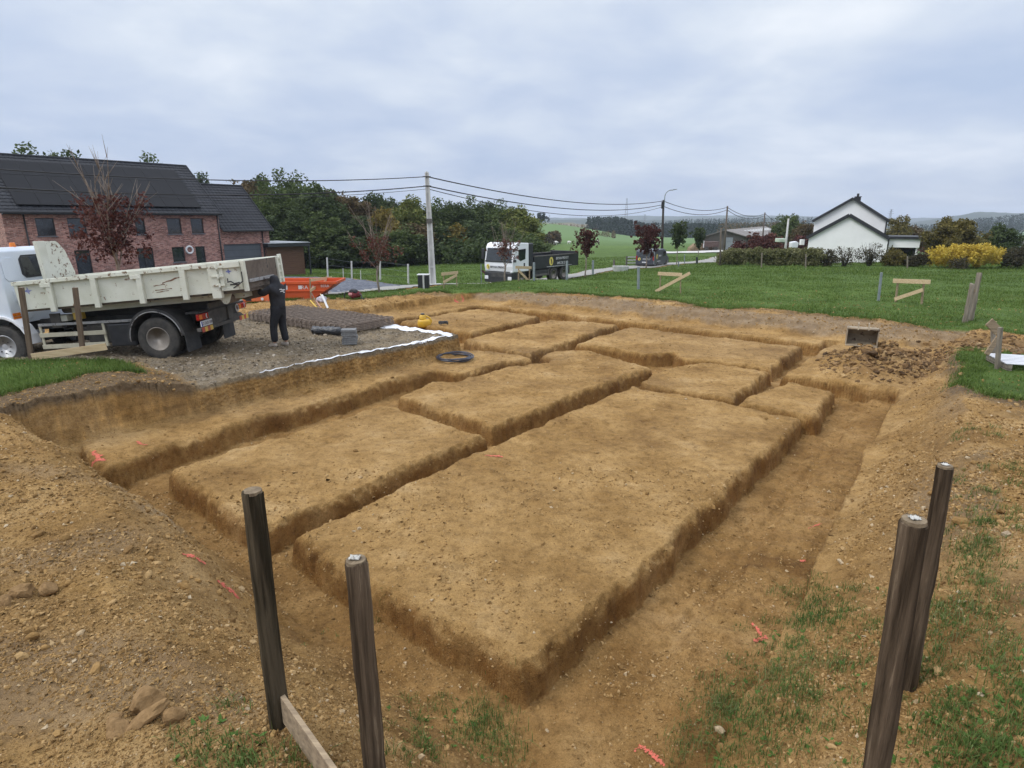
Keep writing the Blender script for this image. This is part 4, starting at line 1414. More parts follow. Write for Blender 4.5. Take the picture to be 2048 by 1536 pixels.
# mesh mats
matA = Vector((-4.75, 16.85, 0))
dl, ds = Vector((-0.83, 0.56, 0)).normalized(), Vector((0.56, 0.83, 0)).normalized()
mb = MB()
LM, WM = 4.7, 1.85
nl, ns = 9, 22
for i in range(nl):
    y = WM * i / (nl - 1)
    mb.path([(LM * k / 22, y, 0.016 * math.sin(k * 1.43 + i)) for k in range(23)], 0.016, 4)
for i in range(ns):
    x = LM * i / (ns - 1)
    mb.path([(x, -0.04, -0.05), (x, 0.02, 0.016), (x, WM * 0.5, 0.014), (x, WM - 0.02, 0.016), (x, WM + 0.04, -0.05)], 0.016, 4)
zb = h1(matA.x + dl.x * 2 + ds.x, matA.y + dl.y * 2 + ds.y)
mat0 = mb.build('mesh_mat', M_RUST)
tag(mat0, 'rusty steel mesh mat in the pile behind the man', 'mesh mat', 'rusty mesh mats piled on the rubble')
for k in range(6):
    o = mat0 if k == 0 else mat0.copy()
    if k:
        COL.objects.link(o)
    o.location = (matA.x + random.gauss(0, 0.012), matA.y + random.gauss(0, 0.012), zb + 0.06 + 0.045 * k)
    o.rotation_euler = (0, 0, math.atan2(dl.y, dl.x) + random.gauss(0, 0.003))
    o.scale = (1, -1, 1)
mat0['label'] = 'rusty steel mesh mat in the pile behind the man'

# plastic roll
q = gp(652, 672)
b = MB()
pr = []
for i in range(19):
    t = i / 18
    pr.append((0.0 + (0.118 + 0.012 * math.sin(i * 2.1) if 0 < i < 18 else 0.06), t * 0.92 - 0.46))
b.lathe([(0.0, -0.44)] + pr + [(0.0, 0.44)], Matrix.Rotation(PI / 2, 4, 'Y'), 24)
b.v = [(x, y * (1 + 0.08 * math.sin(x * 14 + z * 20)), z * (1 + 0.07 * math.sin(x * 11 + y * 25))) for x, y, z in b.v]
o = b.build('plastic_roll', pm('black_foil', (0.012, 0.014, 0.018), (0.03, 0.033, 0.04), 6, 0.28, bump=0.9, bscale=9, spec=0.7, stretch=(1, 4, 4)), smooth=True)
o.location = (q.x, q.y + 0.12, q.z + 0.13)
o.rotation_euler = (0, 0, R(-9))
tag(o, 'roll of shiny black plastic foil lying before the mesh mats', 'foil roll')

# paving slabs
q = gp(697, 690)
M_SLAB = pm('grey_concrete_slab', (0.145, 0.145, 0.145), (0.22, 0.22, 0.215), 22, 0.9, bump=0.3)
s0 = MB().box((0, 0, 0), (0.38, 0.30, 0.052)).build('paving_slab', M_SLAB, bevel=0.004)
for k in range(7):
    o = s0 if k == 0 else s0.copy()
    if k:
        COL.objects.link(o)
    o.location = (q.x + random.gauss(0, 0.012), q.y + 0.16 + random.gauss(0, 0.012), q.z + 0.03 + 0.0565 * k)
    o.rotation_euler = (0, 0, R(12) + random.gauss(0, 0.07))
    tag(o, 'grey concrete slab in the small stack beside the black roll', 'paving slab', 'grey slabs stacked beside the black roll')
s0['label'] = 'grey concrete slab in the small stack beside the black roll'

# yellow sprayer
M_YEL = pm('yellow_plastic', (0.62, 0.38, 0.035), (0.55, 0.32, 0.03), 6, 0.45, spots=(0.30, 0.21, 0.08), spot_scale=8, spot_lo=0.66)
q = gp(848, 657)
th = thing('pressure_sprayer', 'squat yellow plastic tank with a black cap on the edge of the rubble pad', 'sprayer', (q.x, q.y + 0.12, q.z), R(10))
b = MB().lathe([(0.0, 0.0), (0.20, 0.0), (0.235, 0.03), (0.245, 0.12), (0.24, 0.22), (0.215, 0.27), (0.13, 0.295), (0.0, 0.30)], n=28)
b.v = [(x * 1.0, y * 0.8, z) for x, y, z in b.v]
b.build('tank', M_YEL, th, smooth=True)
MB().lathe([(0.13, 0.29), (0.125, 0.31), (0.12, 0.40), (0.085, 0.44), (0.08, 0.45)], Matrix.Translation((-0.05, 0, 0)), 24).build('pump_collar', M_YEL, th, smooth=True)
MB().lathe([(0.0, 0.445), (0.07, 0.445), (0.078, 0.46), (0.075, 0.49), (0.05, 0.505), (0.0, 0.507)], Matrix.Translation((-0.05, 0, 0)), 20).build('cap', M_BLACK, th, smooth=True)
MB().path([(0.03, 0, 0.42), (0.12, 0, 0.38), (0.2, 0, 0.33), (0.25, 0, 0.25), (0.25, 0, 0.17), (0.22, 0, 0.12)], [0.03, 0.035, 0.03, 0.035, 0.032, 0.025], 10).build('handle', M_YEL, th, smooth=True)
q2 = gp(893, 652)
b = MB()
for k in range(5):
    rr = random.Random(k)
    pts = []
    for i in range(14):
        a = 2 * PI * i / 13
        pts.append((q2.x - 0.12 + 0.17 * math.cos(a) * rr.uniform(0.8, 1.1), q2.y + 0.05 + 0.12 * math.sin(a) * rr.uniform(0.8, 1.1), q2.z + 0.05 + 0.08 * abs(math.sin(a * 1.5 + k)) + 0.01 * k))
    b.path(pts, 0.012, 6)
o = b.build('spray_hose', M_BLACK, smooth=True)
tag(o, 'tangle of black hose lying on the white sheet beside the yellow tank', 'hose')

# coil of duct
q = gp(910, 719)
b = MB()
rr = random.Random(4)
for k in range(6):
    r_ = 0.44 + rr.gauss(0, 0.025)
    cx, cy = rr.gauss(0, 0.025), rr.gauss(0, 0.025)
    z0 = 0.018 + 0.020 * k * 0.6
    b.path([(cx + r_ * math.cos(2 * PI * i / 48), cy + r_ * math.sin(2 * PI * i / 48), z0 + 0.018 * math.sin(2 * PI * i / 48 * 2 + k)) for i in range(48)], 0.0165, 8, closed=True)
o = b.build('duct_coil', pm('black_duct', (0.025, 0.028, 0.042), (0.055, 0.06, 0.085), 9, 0.3), smooth=True)
zc_ = float(np.median([float(surf(np.array([q.x + 0.44 * math.cos(a)]), np.array([q.y + 0.44 * math.sin(a)]))[0]) for a in np.linspace(0, 6.2, 30)])) + 0.02
o.location = (q.x, q.y, zc_ + 0.005)
tag(o, 'coil of black cable duct lying flat on the earth below the pad', 'coil')

# excavator bucket
q = gp(1722, 691)
th = thing('digger_bucket', 'rusty excavator bucket standing open towards us on the spoil heap', 'bucket', (q.x, q.y, q.z - 0.03), R(-28))
M_BUCK = pm('worn_bucket_steel', (0.24, 0.19, 0.13), (0.36, 0.29, 0.20), 7, 0.7, 0.1, bump=0.3, spots=(0.09, 0.055, 0.035), spot_scale=6, spot_lo=0.58)
prof = [(0.0, 0.0), (0.0, 0.02)]
b = MB()
arc = [(0.0, 0.0), (0.30, 0.0), (0.46, 0.08), (0.54, 0.22), (0.50, 0.36), (0.36, 0.44), (0.02, 0.42)]
for i in range(len(arc) - 1):
    b.beam((0, arc[i][0], arc[i][1] + 0.01), (0, arc[i + 1][0], arc[i + 1][1] + 0.01), 0.72, 0.018, (0, -arc[i + 1][1] + arc[i][1], arc[i + 1][0] - arc[i][0]))
b.build('shell', M_BUCK, th)
for sx in (-0.36, 0.36):
    MB().prism([(p[0], p[1] + 0.01) for p in arc], sx - 0.012, sx + 0.012, 'x').build('side_plate', M_BUCK, th, bevel=0.003)
MB().cyl((-0.37, 0.03, 0.45), (0.37, 0.03, 0.45), 0.032, n=14).build('top_bar', M_BUCK, th, smooth=True)
for sx in (-0.12, 0.12):
    MB().prism([(-0.02, 0.42), (0.25, 0.42), (0.2, 0.60), (0.06, 0.58)], sx - 0.014, sx + 0.014, 'x').build('ear', M_BUCK, th, bevel=0.003)
MB().beam((-0.37, -0.03, 0.006), (0.37, -0.03, 0.006), 0.09, 0.02).build('cutting_edge', M_BUCK, th, bevel=0.003)

# bag
q = gp(707, 599)
th = thing('rucksack', 'dark red and black rucksack lying on the edge of the bank', 'bag', (q.x, q.y + 0.15, q.z), R(-15))


def blob(b, c, s, seed, n=2, jag=0.18):
    bm = bmesh.new()
    bmesh.ops.create_icosphere(bm, subdivisions=n + 1, radius=1)
    for v in bm.verts:
        k = 1 + jag * 2 * float(vn(v.co.x * 1.8 + seed, v.co.y * 1.8 + v.co.z * 2.1, seed))
        v.co = (c[0] + v.co.x * s[0] * k, c[1] + v.co.y * s[1] * k, c[2] + v.co.z * s[2] * k)
    bm.verts.ensure_lookup_table()
    b.add([v.co[:] for v in bm.verts], [[v.index for v in f.verts] for f in bm.faces])
    bm.free()
    return b


blob(MB(), (0.03, 0, 0.19), (0.30, 0.22, 0.20), 3).build('main_bag', pm('dark_red_cloth', (0.16, 0.018, 0.022), (0.10, 0.012, 0.018), 8, 0.8, bump=0.4), th, smooth=True)
blob(MB(), (0.02, -0.05, 0.33), (0.22, 0.17, 0.12), 7).build('flap', pm('black_cloth', (0.02, 0.021, 0.025), (0.045, 0.047, 0.055), 8, 0.8, bump=0.4), th, smooth=True)
blob(MB(), (-0.06, -0.20, 0.22), (0.10, 0.04, 0.06), 9).build('pocket', pm('pale_red_cloth', (0.48, 0.25, 0.25), (0.4, 0.16, 0.16), 8, 0.8), th, smooth=True)
b = MB()
b.path([(-0.25, 0, 0.25), (-0.36, -0.03, 0.3), (-0.42, -0.05, 0.2), (-0.45, -0.05, 0.04)], 0.025, 6)
b.build('strap', M_BLACK, th, smooth=True)
b = MB()
b.path([(0.28, -0.05, 0.25), (0.38, -0.08, 0.18), (0.42, -0.1, 0.04), (0.52, -0.12, 0.03)], 0.025, 6)
b.build('strap', M_BLACK, th, smooth=True)


# marker stakes and bag of pegs
def stake(label, a, c, r_, m):
    p = gp(*c)
    q = P3(a[0], a[1], p.y + 0.35)
    d = (q - p).normalized()
    o = MB().path([p - d * 0.08, q], [r_, r_], 8).build('stake', m, smooth=False)
    return tag(o, label, 'stake')


M_STY = pm('yellow_stake', (0.72, 0.52, 0.10), (0.6, 0.42, 0.08), 9, 0.7)
stake('yellow stake leaning at the left of the bundle by the pit bank', (621, 601), (634, 616), 0.022, M_STY)
stake('thin grey rod leaning from the profile board into the earth', (623, 586), (638, 616), 0.016, M_GREYW)
stake('pinkish stake leaning in the middle of the bundle by the pit bank', (632, 601), (642, 616), 0.02, pm('pink_stake', (0.50, 0.26, 0.22), (0.4, 0.2, 0.18), 9, 0.7))
stake('pale wooden stake leaning at the back of the bundle by the pit bank', (641, 588), (647, 604), 0.022, M_BOARD)
stake('thick white tube leaning at the right of the bundle by the pit bank', (644, 590), (656, 617), 0.042, M_WHITE)
q = gp(641, 606)
b = blob(MB(), (0, 0, 0.12), (0.20, 0.11, 0.13), 12, 3, 0.3)
o = b.build('plastic_bag', pm('thin_white_bag', (0.50, 0.48, 0.53), (0.34, 0.31, 0.37), 7, 0.5, bump=0.7), smooth=True)
o.location = (q.x, q.y + 0.2, q.z)
tag(o, 'crumpled whitish plastic bag among the stakes by the pit bank', 'plastic bag')

# pallet
q = gp(2012, 742)
th = thing('pallet', 'white slatted pallet lying in the grass at the right edge of the picture', 'pallet', (q.x, q.y, q.z), R(-18))
M_PAL = pm('whitewashed_slats', (0.62, 0.63, 0.66), (0.48, 0.48, 0.5), 5, 0.8, bump=0.4, stretch=(0.6, 5, 5), spots=(0.3, 0.28, 0.25), spot_scale=4, spot_lo=0.66)
for k in range(7):
    MB().box((0.6, 0.05 + k * 0.16, 0.155), (1.25, 0.115, 0.02)).build('slat', M_PAL, th, bevel=0.003)
for k in (0, 1, 2):
    MB().box((0.05 + 0.55 * k, 0.53, 0.095), (0.09, 1.06, 0.095)).build('bearer', M_GREYW, th, bevel=0.003)
for k in (0, 2):
    MB().box((0.05 + 0.55 * k, 0.53, 0.02), (0.1, 1.06, 0.02)).build('bottom_board', M_GREYW, th, bevel=0.003)

# offcut
q = gp(2012, 1074)
o = MB().box((0, 0, 0), (0.11, 0.045, 0.024)).build('wood_offcut', M_BOARD2, bevel=0.002)
o.location = (q.x, q.y, q.z + 0.03)
o.rotation_euler = (R(6), R(4), R(28))
tag(o, 'small sawn wood offcut lying on the bare earth at right', 'offcut')

# the heap of big clods at lower left
cl_px = [((300, 1412), 0.105, 'rounded brown clod, largest of the heap in the lower left corner'), ((290, 1452), 0.10, 'long angular clod lying in front of the largest one'),
         ((350, 1440), 0.062, 'small round clod right of the largest one'), ((240, 1470), 0.075, 'dark clod at the left of the heap, below the largest one'), ((232, 1448), 0.05, 'small clod at the left end of the heap'),
         ((45, 1195), 0.09, 'pale standing clod among the heap at the left edge'), ((100, 1185), 0.075, 'grey flat clod right of the pale standing one'), ((14, 1215), 0.07, 'ochre clod at the very left edge')]
for i, ((cx, cy), s, lab) in enumerate(cl_px):
    pv, pf = rock_protos(1, 3, 60 + i, (0.6, 0.85), 0.35)[0]
    if i == 1:
        pv = pv * np.array([1.35, 0.55, 0.55])
    q = gp(cx, cy)
    o = np_mesh('clod', pv * s, pf, M_DCLOD)
    o.location = (q.x, q.y, q.z + s * 0.42)
    o.rotation_euler = (R(random.uniform(-15, 15)), R(-20 if i == 1 else 10), R({1: 40}.get(i, random.uniform(0, 360))))
    tag(o, lab, 'clod', 'big clods in the left foreground')
# ------------------------------------------------------------------ vehicle materials
M_CREAM = pm('old_cream_paint', (0.55, 0.555, 0.46), (0.64, 0.645, 0.56), 2.5, 0.6, bump=0.15, spots=(0.20, 0.12, 0.065), spot_scale=6.0, spot_lo=0.61)
M_CREAMR = pm('rust_bitten_cream_paint', (0.60, 0.60, 0.50), (0.66, 0.67, 0.58), 3, 0.65, bump=0.2, spots=(0.15, 0.09, 0.05), spot_scale=8.0, spot_lo=0.545)
M_BEIGE = pm('beige_guard_paint', (0.40, 0.37, 0.27), (0.50, 0.47, 0.36), 5, 0.7, spots=(0.2, 0.15, 0.1), spot_scale=6, spot_lo=0.65)
M_CABW = pm('cab_white_paint', (0.56, 0.62, 0.70), (0.64, 0.69, 0.75), 1.5, 0.35, spots=(0.42, 0.42, 0.40), spot_scale=3, spot_lo=0.66)
M_TWHITE = pm('clean_white_paint', (0.74, 0.75, 0.77), (0.68, 0.69, 0.71), 1.2, 0.3)
M_TBLACK = pm('black_body_paint', (0.016, 0.017, 0.021), (0.03, 0.031, 0.036), 3, 0.4, spots=(0.09, 0.085, 0.075), spot_scale=4, spot_lo=0.66)
M_VAN = pm('anthracite_paint', (0.045, 0.05, 0.065), (0.06, 0.066, 0.085), 1.5, 0.3)
M_DUSTM = pm('dusty_dark_metal', (0.075, 0.07, 0.065), (0.13, 0.12, 0.105), 5, 0.8, bump=0.2)
M_SILV = pm('silver_rail', (0.40, 0.40, 0.40), (0.28, 0.28, 0.28), 5, 0.5, 0.4, spots=(0.1, 0.09, 0.08), spot_scale=9, spot_lo=0.55)
M_RIM = pm('dusty_rim', (0.20, 0.175, 0.15), (0.29, 0.265, 0.235), 6, 0.6, 0.3)
M_HUBW = pm('silver_hub', (0.52, 0.53, 0.54), (0.42, 0.43, 0.44), 5, 0.45, 0.4)
M_RED = pm('red_lens', (0.42, 0.02, 0.015), (0.3, 0.012, 0.01), 5, 0.2)
M_AMBER = pm('amber_lens', (0.75, 0.22, 0.03), (0.6, 0.16, 0.02), 5, 0.25)
M_YELS = pm('reflective_yellow', (0.72, 0.50, 0.10), (0.62, 0.42, 0.08), 6, 0.5)
M_REDS = pm('reflective_red', (0.50, 0.10, 0.06), (0.42, 0.08, 0.05), 6, 0.5)
M_PLATE = pm('white_plate', (0.75, 0.76, 0.78), None, 3, 0.4)
M_INK = pm('black_ink', (0.02, 0.015, 0.02), None, 3, 0.5)
M_INKR = pm('dark_plate_ink', (0.05, 0.03, 0.05), None, 3, 0.5)
M_BLUE = pm('blue_band', (0.02, 0.05, 0.35), None, 3, 0.4)
M_LTXT = pm('white_lettering', (0.72, 0.72, 0.72), None, 3, 0.5)
M_LYEL = pm('logo_yellow', (0.75, 0.62, 0.14), None, 3, 0.5)
M_BROWNB = pm('bare_brown_steel', (0.085, 0.065, 0.05), (0.15, 0.12, 0.095), 4, 0.8, bump=0.3, spots=(0.03, 0.027, 0.025), spot_scale=4, spot_lo=0.57)


def wheel(parent, c, r, wdt, mt, mr, side=-1, dish=0.10, dual=False, hub=None, nbolt=8):
    """tyre with rim; axis along local y, outer face towards side"""
    w_ = bpy.data.objects.new('wheel', None)
    COL.objects.link(w_)
    w_.parent = parent
    w_.location = c
    Mx = Matrix.Rotation(PI / 2, 4, 'X')
    ri = r * 0.56
    h_ = wdt / 2
    prof = [(ri, -h_ * 0.92), (ri + 0.03, -h_), (r * 0.80, -h_ * 1.04), (r * 0.93, -h_ * 0.97), (r * 0.985, -h_ * 0.85), (r, -h_ * 0.6), (r, h_ * 0.6), (r * 0.985, h_ * 0.85), (r * 0.93, h_ * 0.97), (r * 0.80, h_ * 1.04), (ri + 0.03, h_), (ri, h_ * 0.92)]
    b = MB().lathe(prof, Mx, 44, close=True)
    # tread blocks
    for k in range(40):
        a = 2 * PI * k / 40
        for s in (-1, 1):
            b.box((r * 0.998 * math.cos(a), s * h_ * 0.42, r * 0.998 * math.sin(a)), (0.02, h_ * 0.62, r * 0.10), (0, -a, 0))
    if dual:
        b.lathe([(p, z) for p, z in prof], Matrix.Translation((0, wdt * 1.12, 0)) @ Mx, 36, close=True)
    b.build('tyre', mt, w_)
    y0 = side * h_
    pr = [(ri + 0.006, y0 * 0.95), (ri - 0.012, y0 * 1.0), (ri - 0.03, y0 * 0.8), (ri - 0.045, y0 - side * dish * 1.1), (ri * 0.62, y0 - side * dish * 1.35), (ri * 0.44, y0 - side * dish * 1.1), (ri * 0.42, y0 - side * dish * 0.45), (ri * 0.26, y0 - side * dish * 0.35), (0.0, y0 - side * dish * 0.33)]
    b = MB().lathe([(p, -z) for p, z in pr], Mx, 40)
    b.build('rim', mr, w_, smooth=True)
    b = MB()
    for k in range(nbolt):
        a = 2 * PI * k / nbolt
        q = (ri * 0.53 * math.cos(a), y0 - side * dish * 1.25, ri * 0.53 * math.sin(a))
        b.cyl(q, (q[0], q[1] + side * 0.04, q[2]), 0.014, n=6)
    b.build('wheel_nuts', M_STEELD, w_)
    return w_


# ------------------------------------------------------------------ the old tipper on the rubble pad
gx0, gy0 = -8.28, 13.72
T = thing('tipper_truck', 'white truck with a rust-bitten cream tipping body, parked on the rubble pad', 'truck', (gx0, gy0, h1(gx0, gy0) - 0.02))
T.rotation_euler = Euler((0, R(-3.5), R(-3)), 'XYZ')
# chassis
b = MB()
for y in (0.78, 1.62):
    b.b2((-5.0, y, 0.78), (1.0, y + 0.09, 1.03))
b.b2((0.9, 0.55, 0.72), (1.0, 1.95, 1.05))
b.b2((-2.7, 0.55, 0.80), (-2.6, 1.95, 1.0))
b.cyl((-3.82, 0.35, 0.5), (-3.82, 2.1, 0.5), 0.07)
b.cyl((0, 0.35, 0.5), (0, 2.1, 0.5), 0.09)
blob(b, (0, 1.2, 0.5), (0.2, 0.22, 0.22), 4, 2, 0.02)
b.b2((-2.5, 0.9, 1.03), (0.95, 1.55, 1.32))
b.build('chassis', M_STEELD, T, bevel=0.006)
# cab: what we see is its rear wall, with pressed panels and the back window
pts = [(-5.9, 0.62), (-4.5, 0.62)]
for k in range(0, 13):
    a = PI - PI * k / 12
    pts.append((-3.82 + 0.64 * math.cos(a), 0.52 + 0.64 * math.sin(a)))
pts = [p for p in pts if p[0] < -3.44] + [(-3.44, 1.0), (-3.44, 2.70), (-3.54, 2.80), (-5.4, 2.80), (-5.65, 2.62), (-5.95, 1.6), (-5.95, 0.8)]
cab = MB().prism(pts, 0.04, 1.98).build('cab', M_CABW, T, bevel=0.03, segs=3)


def rear_panel(name, poly, d, m, par, bev):
    return MB().prism(poly, -3.44 + 0.002, -3.44 + d, 'x').build(name, m, par, bevel=bev)


def rrect(y0, y1, zz0, zz1, n_=0.07):
    return [(y0 + n_, zz0), (y1 - n_, zz0), (y1, zz0 + n_), (y1, zz1 - n_), (y1 - n_, zz1), (y0 + n_, zz1), (y0, zz1 - n_), (y0, zz0 + n_)]


rear_panel('window_seal', rrect(0.62, 1.62, 2.06, 2.60, 0.09), 0.012, M_BLACK, cab, 0.004)
rear_panel('rear_window', rrect(0.66, 1.58, 2.10, 2.56, 0.08), 0.02, M_GLASS, cab, 0.004)
for y0, y1, zz0, zz1 in ((0.12, 0.50, 2.02, 2.56), (0.24, 0.62, 1.48, 1.86), (0.30, 0.62, 1.10, 1.36), (1.66, 1.92, 2.02, 2.56), (0.8, 1.8, 1.45, 1.9)):
    rear_panel('pressed_panel', rrect(y0, y1, zz0, zz1, 0.08), 0.016, M_CABW, cab, 0.012)
for k in range(6):
    MB().b2((-3.436, 0.06 + 0.075 * (k % 3), 1.12 + 0.085 * (k // 3)), (-3.426, 0.125 + 0.075 * (k % 3), 1.195 + 0.085 * (k // 3))).build('reflector', M_AMBER, cab)
MB().prism([(-5.45, 1.72), (-4.55, 1.72), (-4.55, 2.42), (-5.25, 2.42)], 0.02, 0.042).build('door_window', M_GLASS, cab, bevel=0.006)
MB().prism([(-5.55, 1.0), (-4.42, 1.0), (-4.42, 2.55), (-5.3, 2.55), (-5.55, 1.7)], 0.030, 0.0415).build('door', M_CABW, cab, bevel=0.006)
MB().b2((-4.62, 0.012, 1.45), (-4.48, 0.0295, 1.52)).build('door_handle', M_BLACK, cab)
MB().b2((-5.97, 0.25, 1.72), (-5.93, 1.77, 2.45)).build('windscreen', M_GLASS, cab)
MB().cyl((-3.6, 0.75, 2.79), (-3.6, 0.75, 2.90), 0.07, 0.055).build('beacon', M_AMBER, cab, smooth=False, bevel=0.01)
# front fender
b = MB()
arc = []
for k in range(11):
    a = PI - PI * k / 10
    arc.append((-3.82 + 0.66 * math.cos(a), 0.54 + 0.66 * math.sin(a)))
outer = [(p[0] * 1.0 + (p[0] + 3.82) * 0.09, 0.54 + (p[1] - 0.54) * 1.09) for p in arc]
b.prism(arc + outer[::-1], -0.02, 0.30)
b.build('front_mudguard', M_TWHITE, T, bevel=0.01)
wheel(T, (-3.82, 0.16, 0.50), 0.50, 0.28, M_RUBBER, M_HUBW, -1, 0.02)
wheel(T, (-3.82, 2.05, 0.50), 0.50, 0.28, M_RUBBER, M_HUBW, 1, 0.02)
wheel(T, (0, 0.16, 0.50), 0.50, 0.27, M_RUBBER, M_RIM, -1, 0.14, True)
wheel(T, (0, 1.75, 0.50), 0.50, 0.27, M_RUBBER, M_RIM, 1, 0.14, True)
# rear mudguard with its pale bead, flap
for y0, y1 in ((-0.02, 0.56), (1.62, 2.2)):
    arc = [(0.62 * math.cos(a), 0.52 + 0.62 * math.sin(a)) for a in np.linspace(PI * 1.02, PI * 0.02, 21)]
    out = [(0.70 * math.cos(a), 0.52 + 0.70 * math.sin(a)) for a in np.linspace(PI * 1.02, PI * 0.02, 21)]
    g_ = MB().prism(arc + out[::-1], y0, y1).build('rear_mudguard', M_STEELD, T, bevel=0.006)
    MB().path([(0.63 * math.cos(a), y0 - 0.005, 0.52 + 0.63 * math.sin(a)) for a in np.linspace(PI * 1.02, PI * 0.02, 25)], 0.012, 6).build('bead', M_SILV, g_, smooth=True)
    MB().b2((0.69, y0, 0.16), (0.705, y1, 0.62)).build('mud_flap', M_STEELD, T, bevel=0.003)
# side guard, tank box, rail and bits
b = MB()
for z in (0.72, 0.44):
    b.b2((-2.95, 0.10, z - 0.05), (-1.30, 0.14, z + 0.05))
for x in (-2.93, -1.36):
    b.b2((x - 0.03, 0.142, 0.38), (x + 0.03, 0.17, 0.98))
b.build('side_guard', M_BEIGE, T, bevel=0.005)
MB().b2((-1.24, 0.12, 0.36), (-0.62, 0.62, 0.90)).build('tool_box', M_BLACK, T, bevel=0.03)
MB().b2((-2.95, 0.13, 0.93), (-0.6, 0.18, 0.99)).build('side_rail', M_SILV, T, bevel=0.004)
MB().b2((-2.05, 0.45, 0.40), (-1.28, 0.8, 0.86)).build('fuel_tank', M_DUSTM, T, bevel=0.05)
MB().b2((-2.22, 0.36, 1.02), (-2.05, 0.56, 1.20)).build('valve_block', M_YELS, T, bevel=0.012)
MB().b2((-2.62, 0.32, 1.0), (-2.34, 0.56, 1.15)).build('battery_box', M_CREAM, T, bevel=0.012)
MB().cyl((-2.45, 0.45, 1.28), (-2.0, 0.45, 1.28), 0.10).build('air_tank', M_DUSTM, T, smooth=True)
MB().b2((-2.75, 0.30, 0.86), (-2.5, 0.34, 1.2)).build('cab_bracket', M_DUSTM, T)
# rear beam, lights, plate, stripes
b = MB()
b.b2((1.0, 0.0, 0.62), (1.10, 2.30, 0.70))
b.prism([(0.35, 0.70), (0.95, 0.70), (0.80, 0.88), (0.55, 1.02), (0.35, 1.02)], 1.02, 1.08, 'x')
b.prism([(1.35, 0.70), (2.1, 0.70), (1.95, 0.80), (1.6, 0.80), (1.45, 1.02), (1.35, 1.02)], 1.02, 1.08, 'x')
b.b2((0.98, 0.62, 0.70), (1.03, 1.85, 1.2))
b.build('rear_beam', M_DUSTM, T, bevel=0.006)
MB().b2((0.72, 0.12, 1.03), (1.06, 2.24, 1.07)).build('rear_crossmember', M_STEELD, T, bevel=0.004)
for y0, s in ((0.02, 1), (1.86, -1)):
    l_ = MB().b2((1.02, y0, 0.88), (1.09, y0 + 0.42, 1.02)).build('tail_light', M_RED, T, bevel=0.012)
    MB().b2((1.088, y0 + 0.02, 0.90), (1.10, y0 + 0.13, 1.0)).build('amber_lens', M_AMBER, l_, bevel=0.004)
    MB().path([(1.10, y0 + 0.33 + 0.03 * math.cos(a), 0.95 + 0.05 * math.sin(a)) for a in np.linspace(PI * 0.6, PI * 1.4, 8)], 0.010, 6).build('white_mark', M_LTXT, l_)
pl_ = MB().b2((1.08, 0.05, 0.725), (1.10, 0.53, 0.855)).build('licence_plate', M_PLATE, T, bevel=0.006)
MB().b2((1.10, 0.06, 0.735), (1.104, 0.10, 0.845)).build('blue_band', M_BLUE, pl_)
text('plate_text', 'Z-DLD-188', 0.098, M_INKR, pl_, (1.103, 0.315, 0.79), (PI / 2, 0, PI / 2), 0.001, sx=0.86)
for y0 in (0.04, 1.80):
    for k in range(4):
        MB().b2((1.10, y0 + 0.115 * k, 0.60), (1.112, y0 + 0.115 * (k + 1) - 0.002, 0.71)).build('warning_stripe', M_REDS if k % 2 == 0 else M_YELS, T)
b = MB()
b.path([(1.09, 1.79 + 0.06 * math.cos(a), 0.93 + 0.09 * math.sin(a)) for a in np.linspace(0, 2 * PI, 18)[:-1]], 0.016, 6, closed=True)
b.build('speed_disc_ring', M_LTXT, T)
MB().b2((0.86, 0.95, 1.08), (0.885, 1.45, 1.30)).build('rear_sign', M_HUBW, T, bevel=0.004)
MB().prism([(1.10, 1.12), (1.30, 1.12), (1.25, 1.26), (1.2, 1.28), (1.14, 1.24)], 0.886, 0.892, 'x').build('sign_emblem', M_INK, T)
MB().cyl((0.55, 1.75, 1.18), (0.9, 1.75, 1.18), 0.24).build('reservoir', M_STEELD, T, smooth=False, bevel=0.02)
# tipping body
z0 = lambda x: 1.455 + 0.031 * x
HB = 0.635


def side_poly(x0, x1, a, c):
    return [(x0, z0(x0) + a), (x1, z0(x1) + a), (x1, z0(x1) + c), (x0, z0(x0) + c)]


bodyE = bpy.data.objects.new('tipping_body', None)
COL.objects.link(bodyE)
bodyE.parent = T
YN, YF = -0.14, 1.66
b = MB().prism(side_poly(-2.98, 1.64, 0.0, HB), YN, YN + 0.05)
b.build('side_wall', M_CREAM, bodyE, bevel=0.004)
MB().prism(side_poly(-3.06, 2.36, 0.0, HB), YF - 0.05, YF).build('side_wall', M_CREAM, bodyE, bevel=0.004)
MB().prism(side_poly(-3.0, 2.37, -0.05, 0.02), YN + 0.06, YF - 0.06).build('floor', M_BROWNB, bodyE)
b = MB().prism(side_poly(-2.2, 2.1, -0.20, -0.052), 0.35, 2.0)
b.build('under_frame', M_CREAM, bodyE, bevel=0.01)
b = MB().prism(side_poly(-3.02, 1.66, HB - 0.07, HB + 0.02), YN - 0.07, YN - 0.001)
b.build('top_rail', M_CREAMR, bodyE, bevel=0.008)
MB().prism(side_poly(-3.06, 2.37, HB - 0.07, HB + 0.02), YF + 0.001, YF + 0.07).build('top_rail', M_CREAM, bodyE, bevel=0.008)
for x in (-2.16, -1.08, 0.0, 1.03):
    MB().prism([(x - 0.075, z0(x) - 0.09), (x + 0.055, z0(x) - 0.09), (x + 0.075, z0(x) + HB - 0.07), (x - 0.055, z0(x) + HB - 0.07)], YN - 0.075, YN - 0.002).build('rib', M_CREAM, bodyE, bevel=0.008)
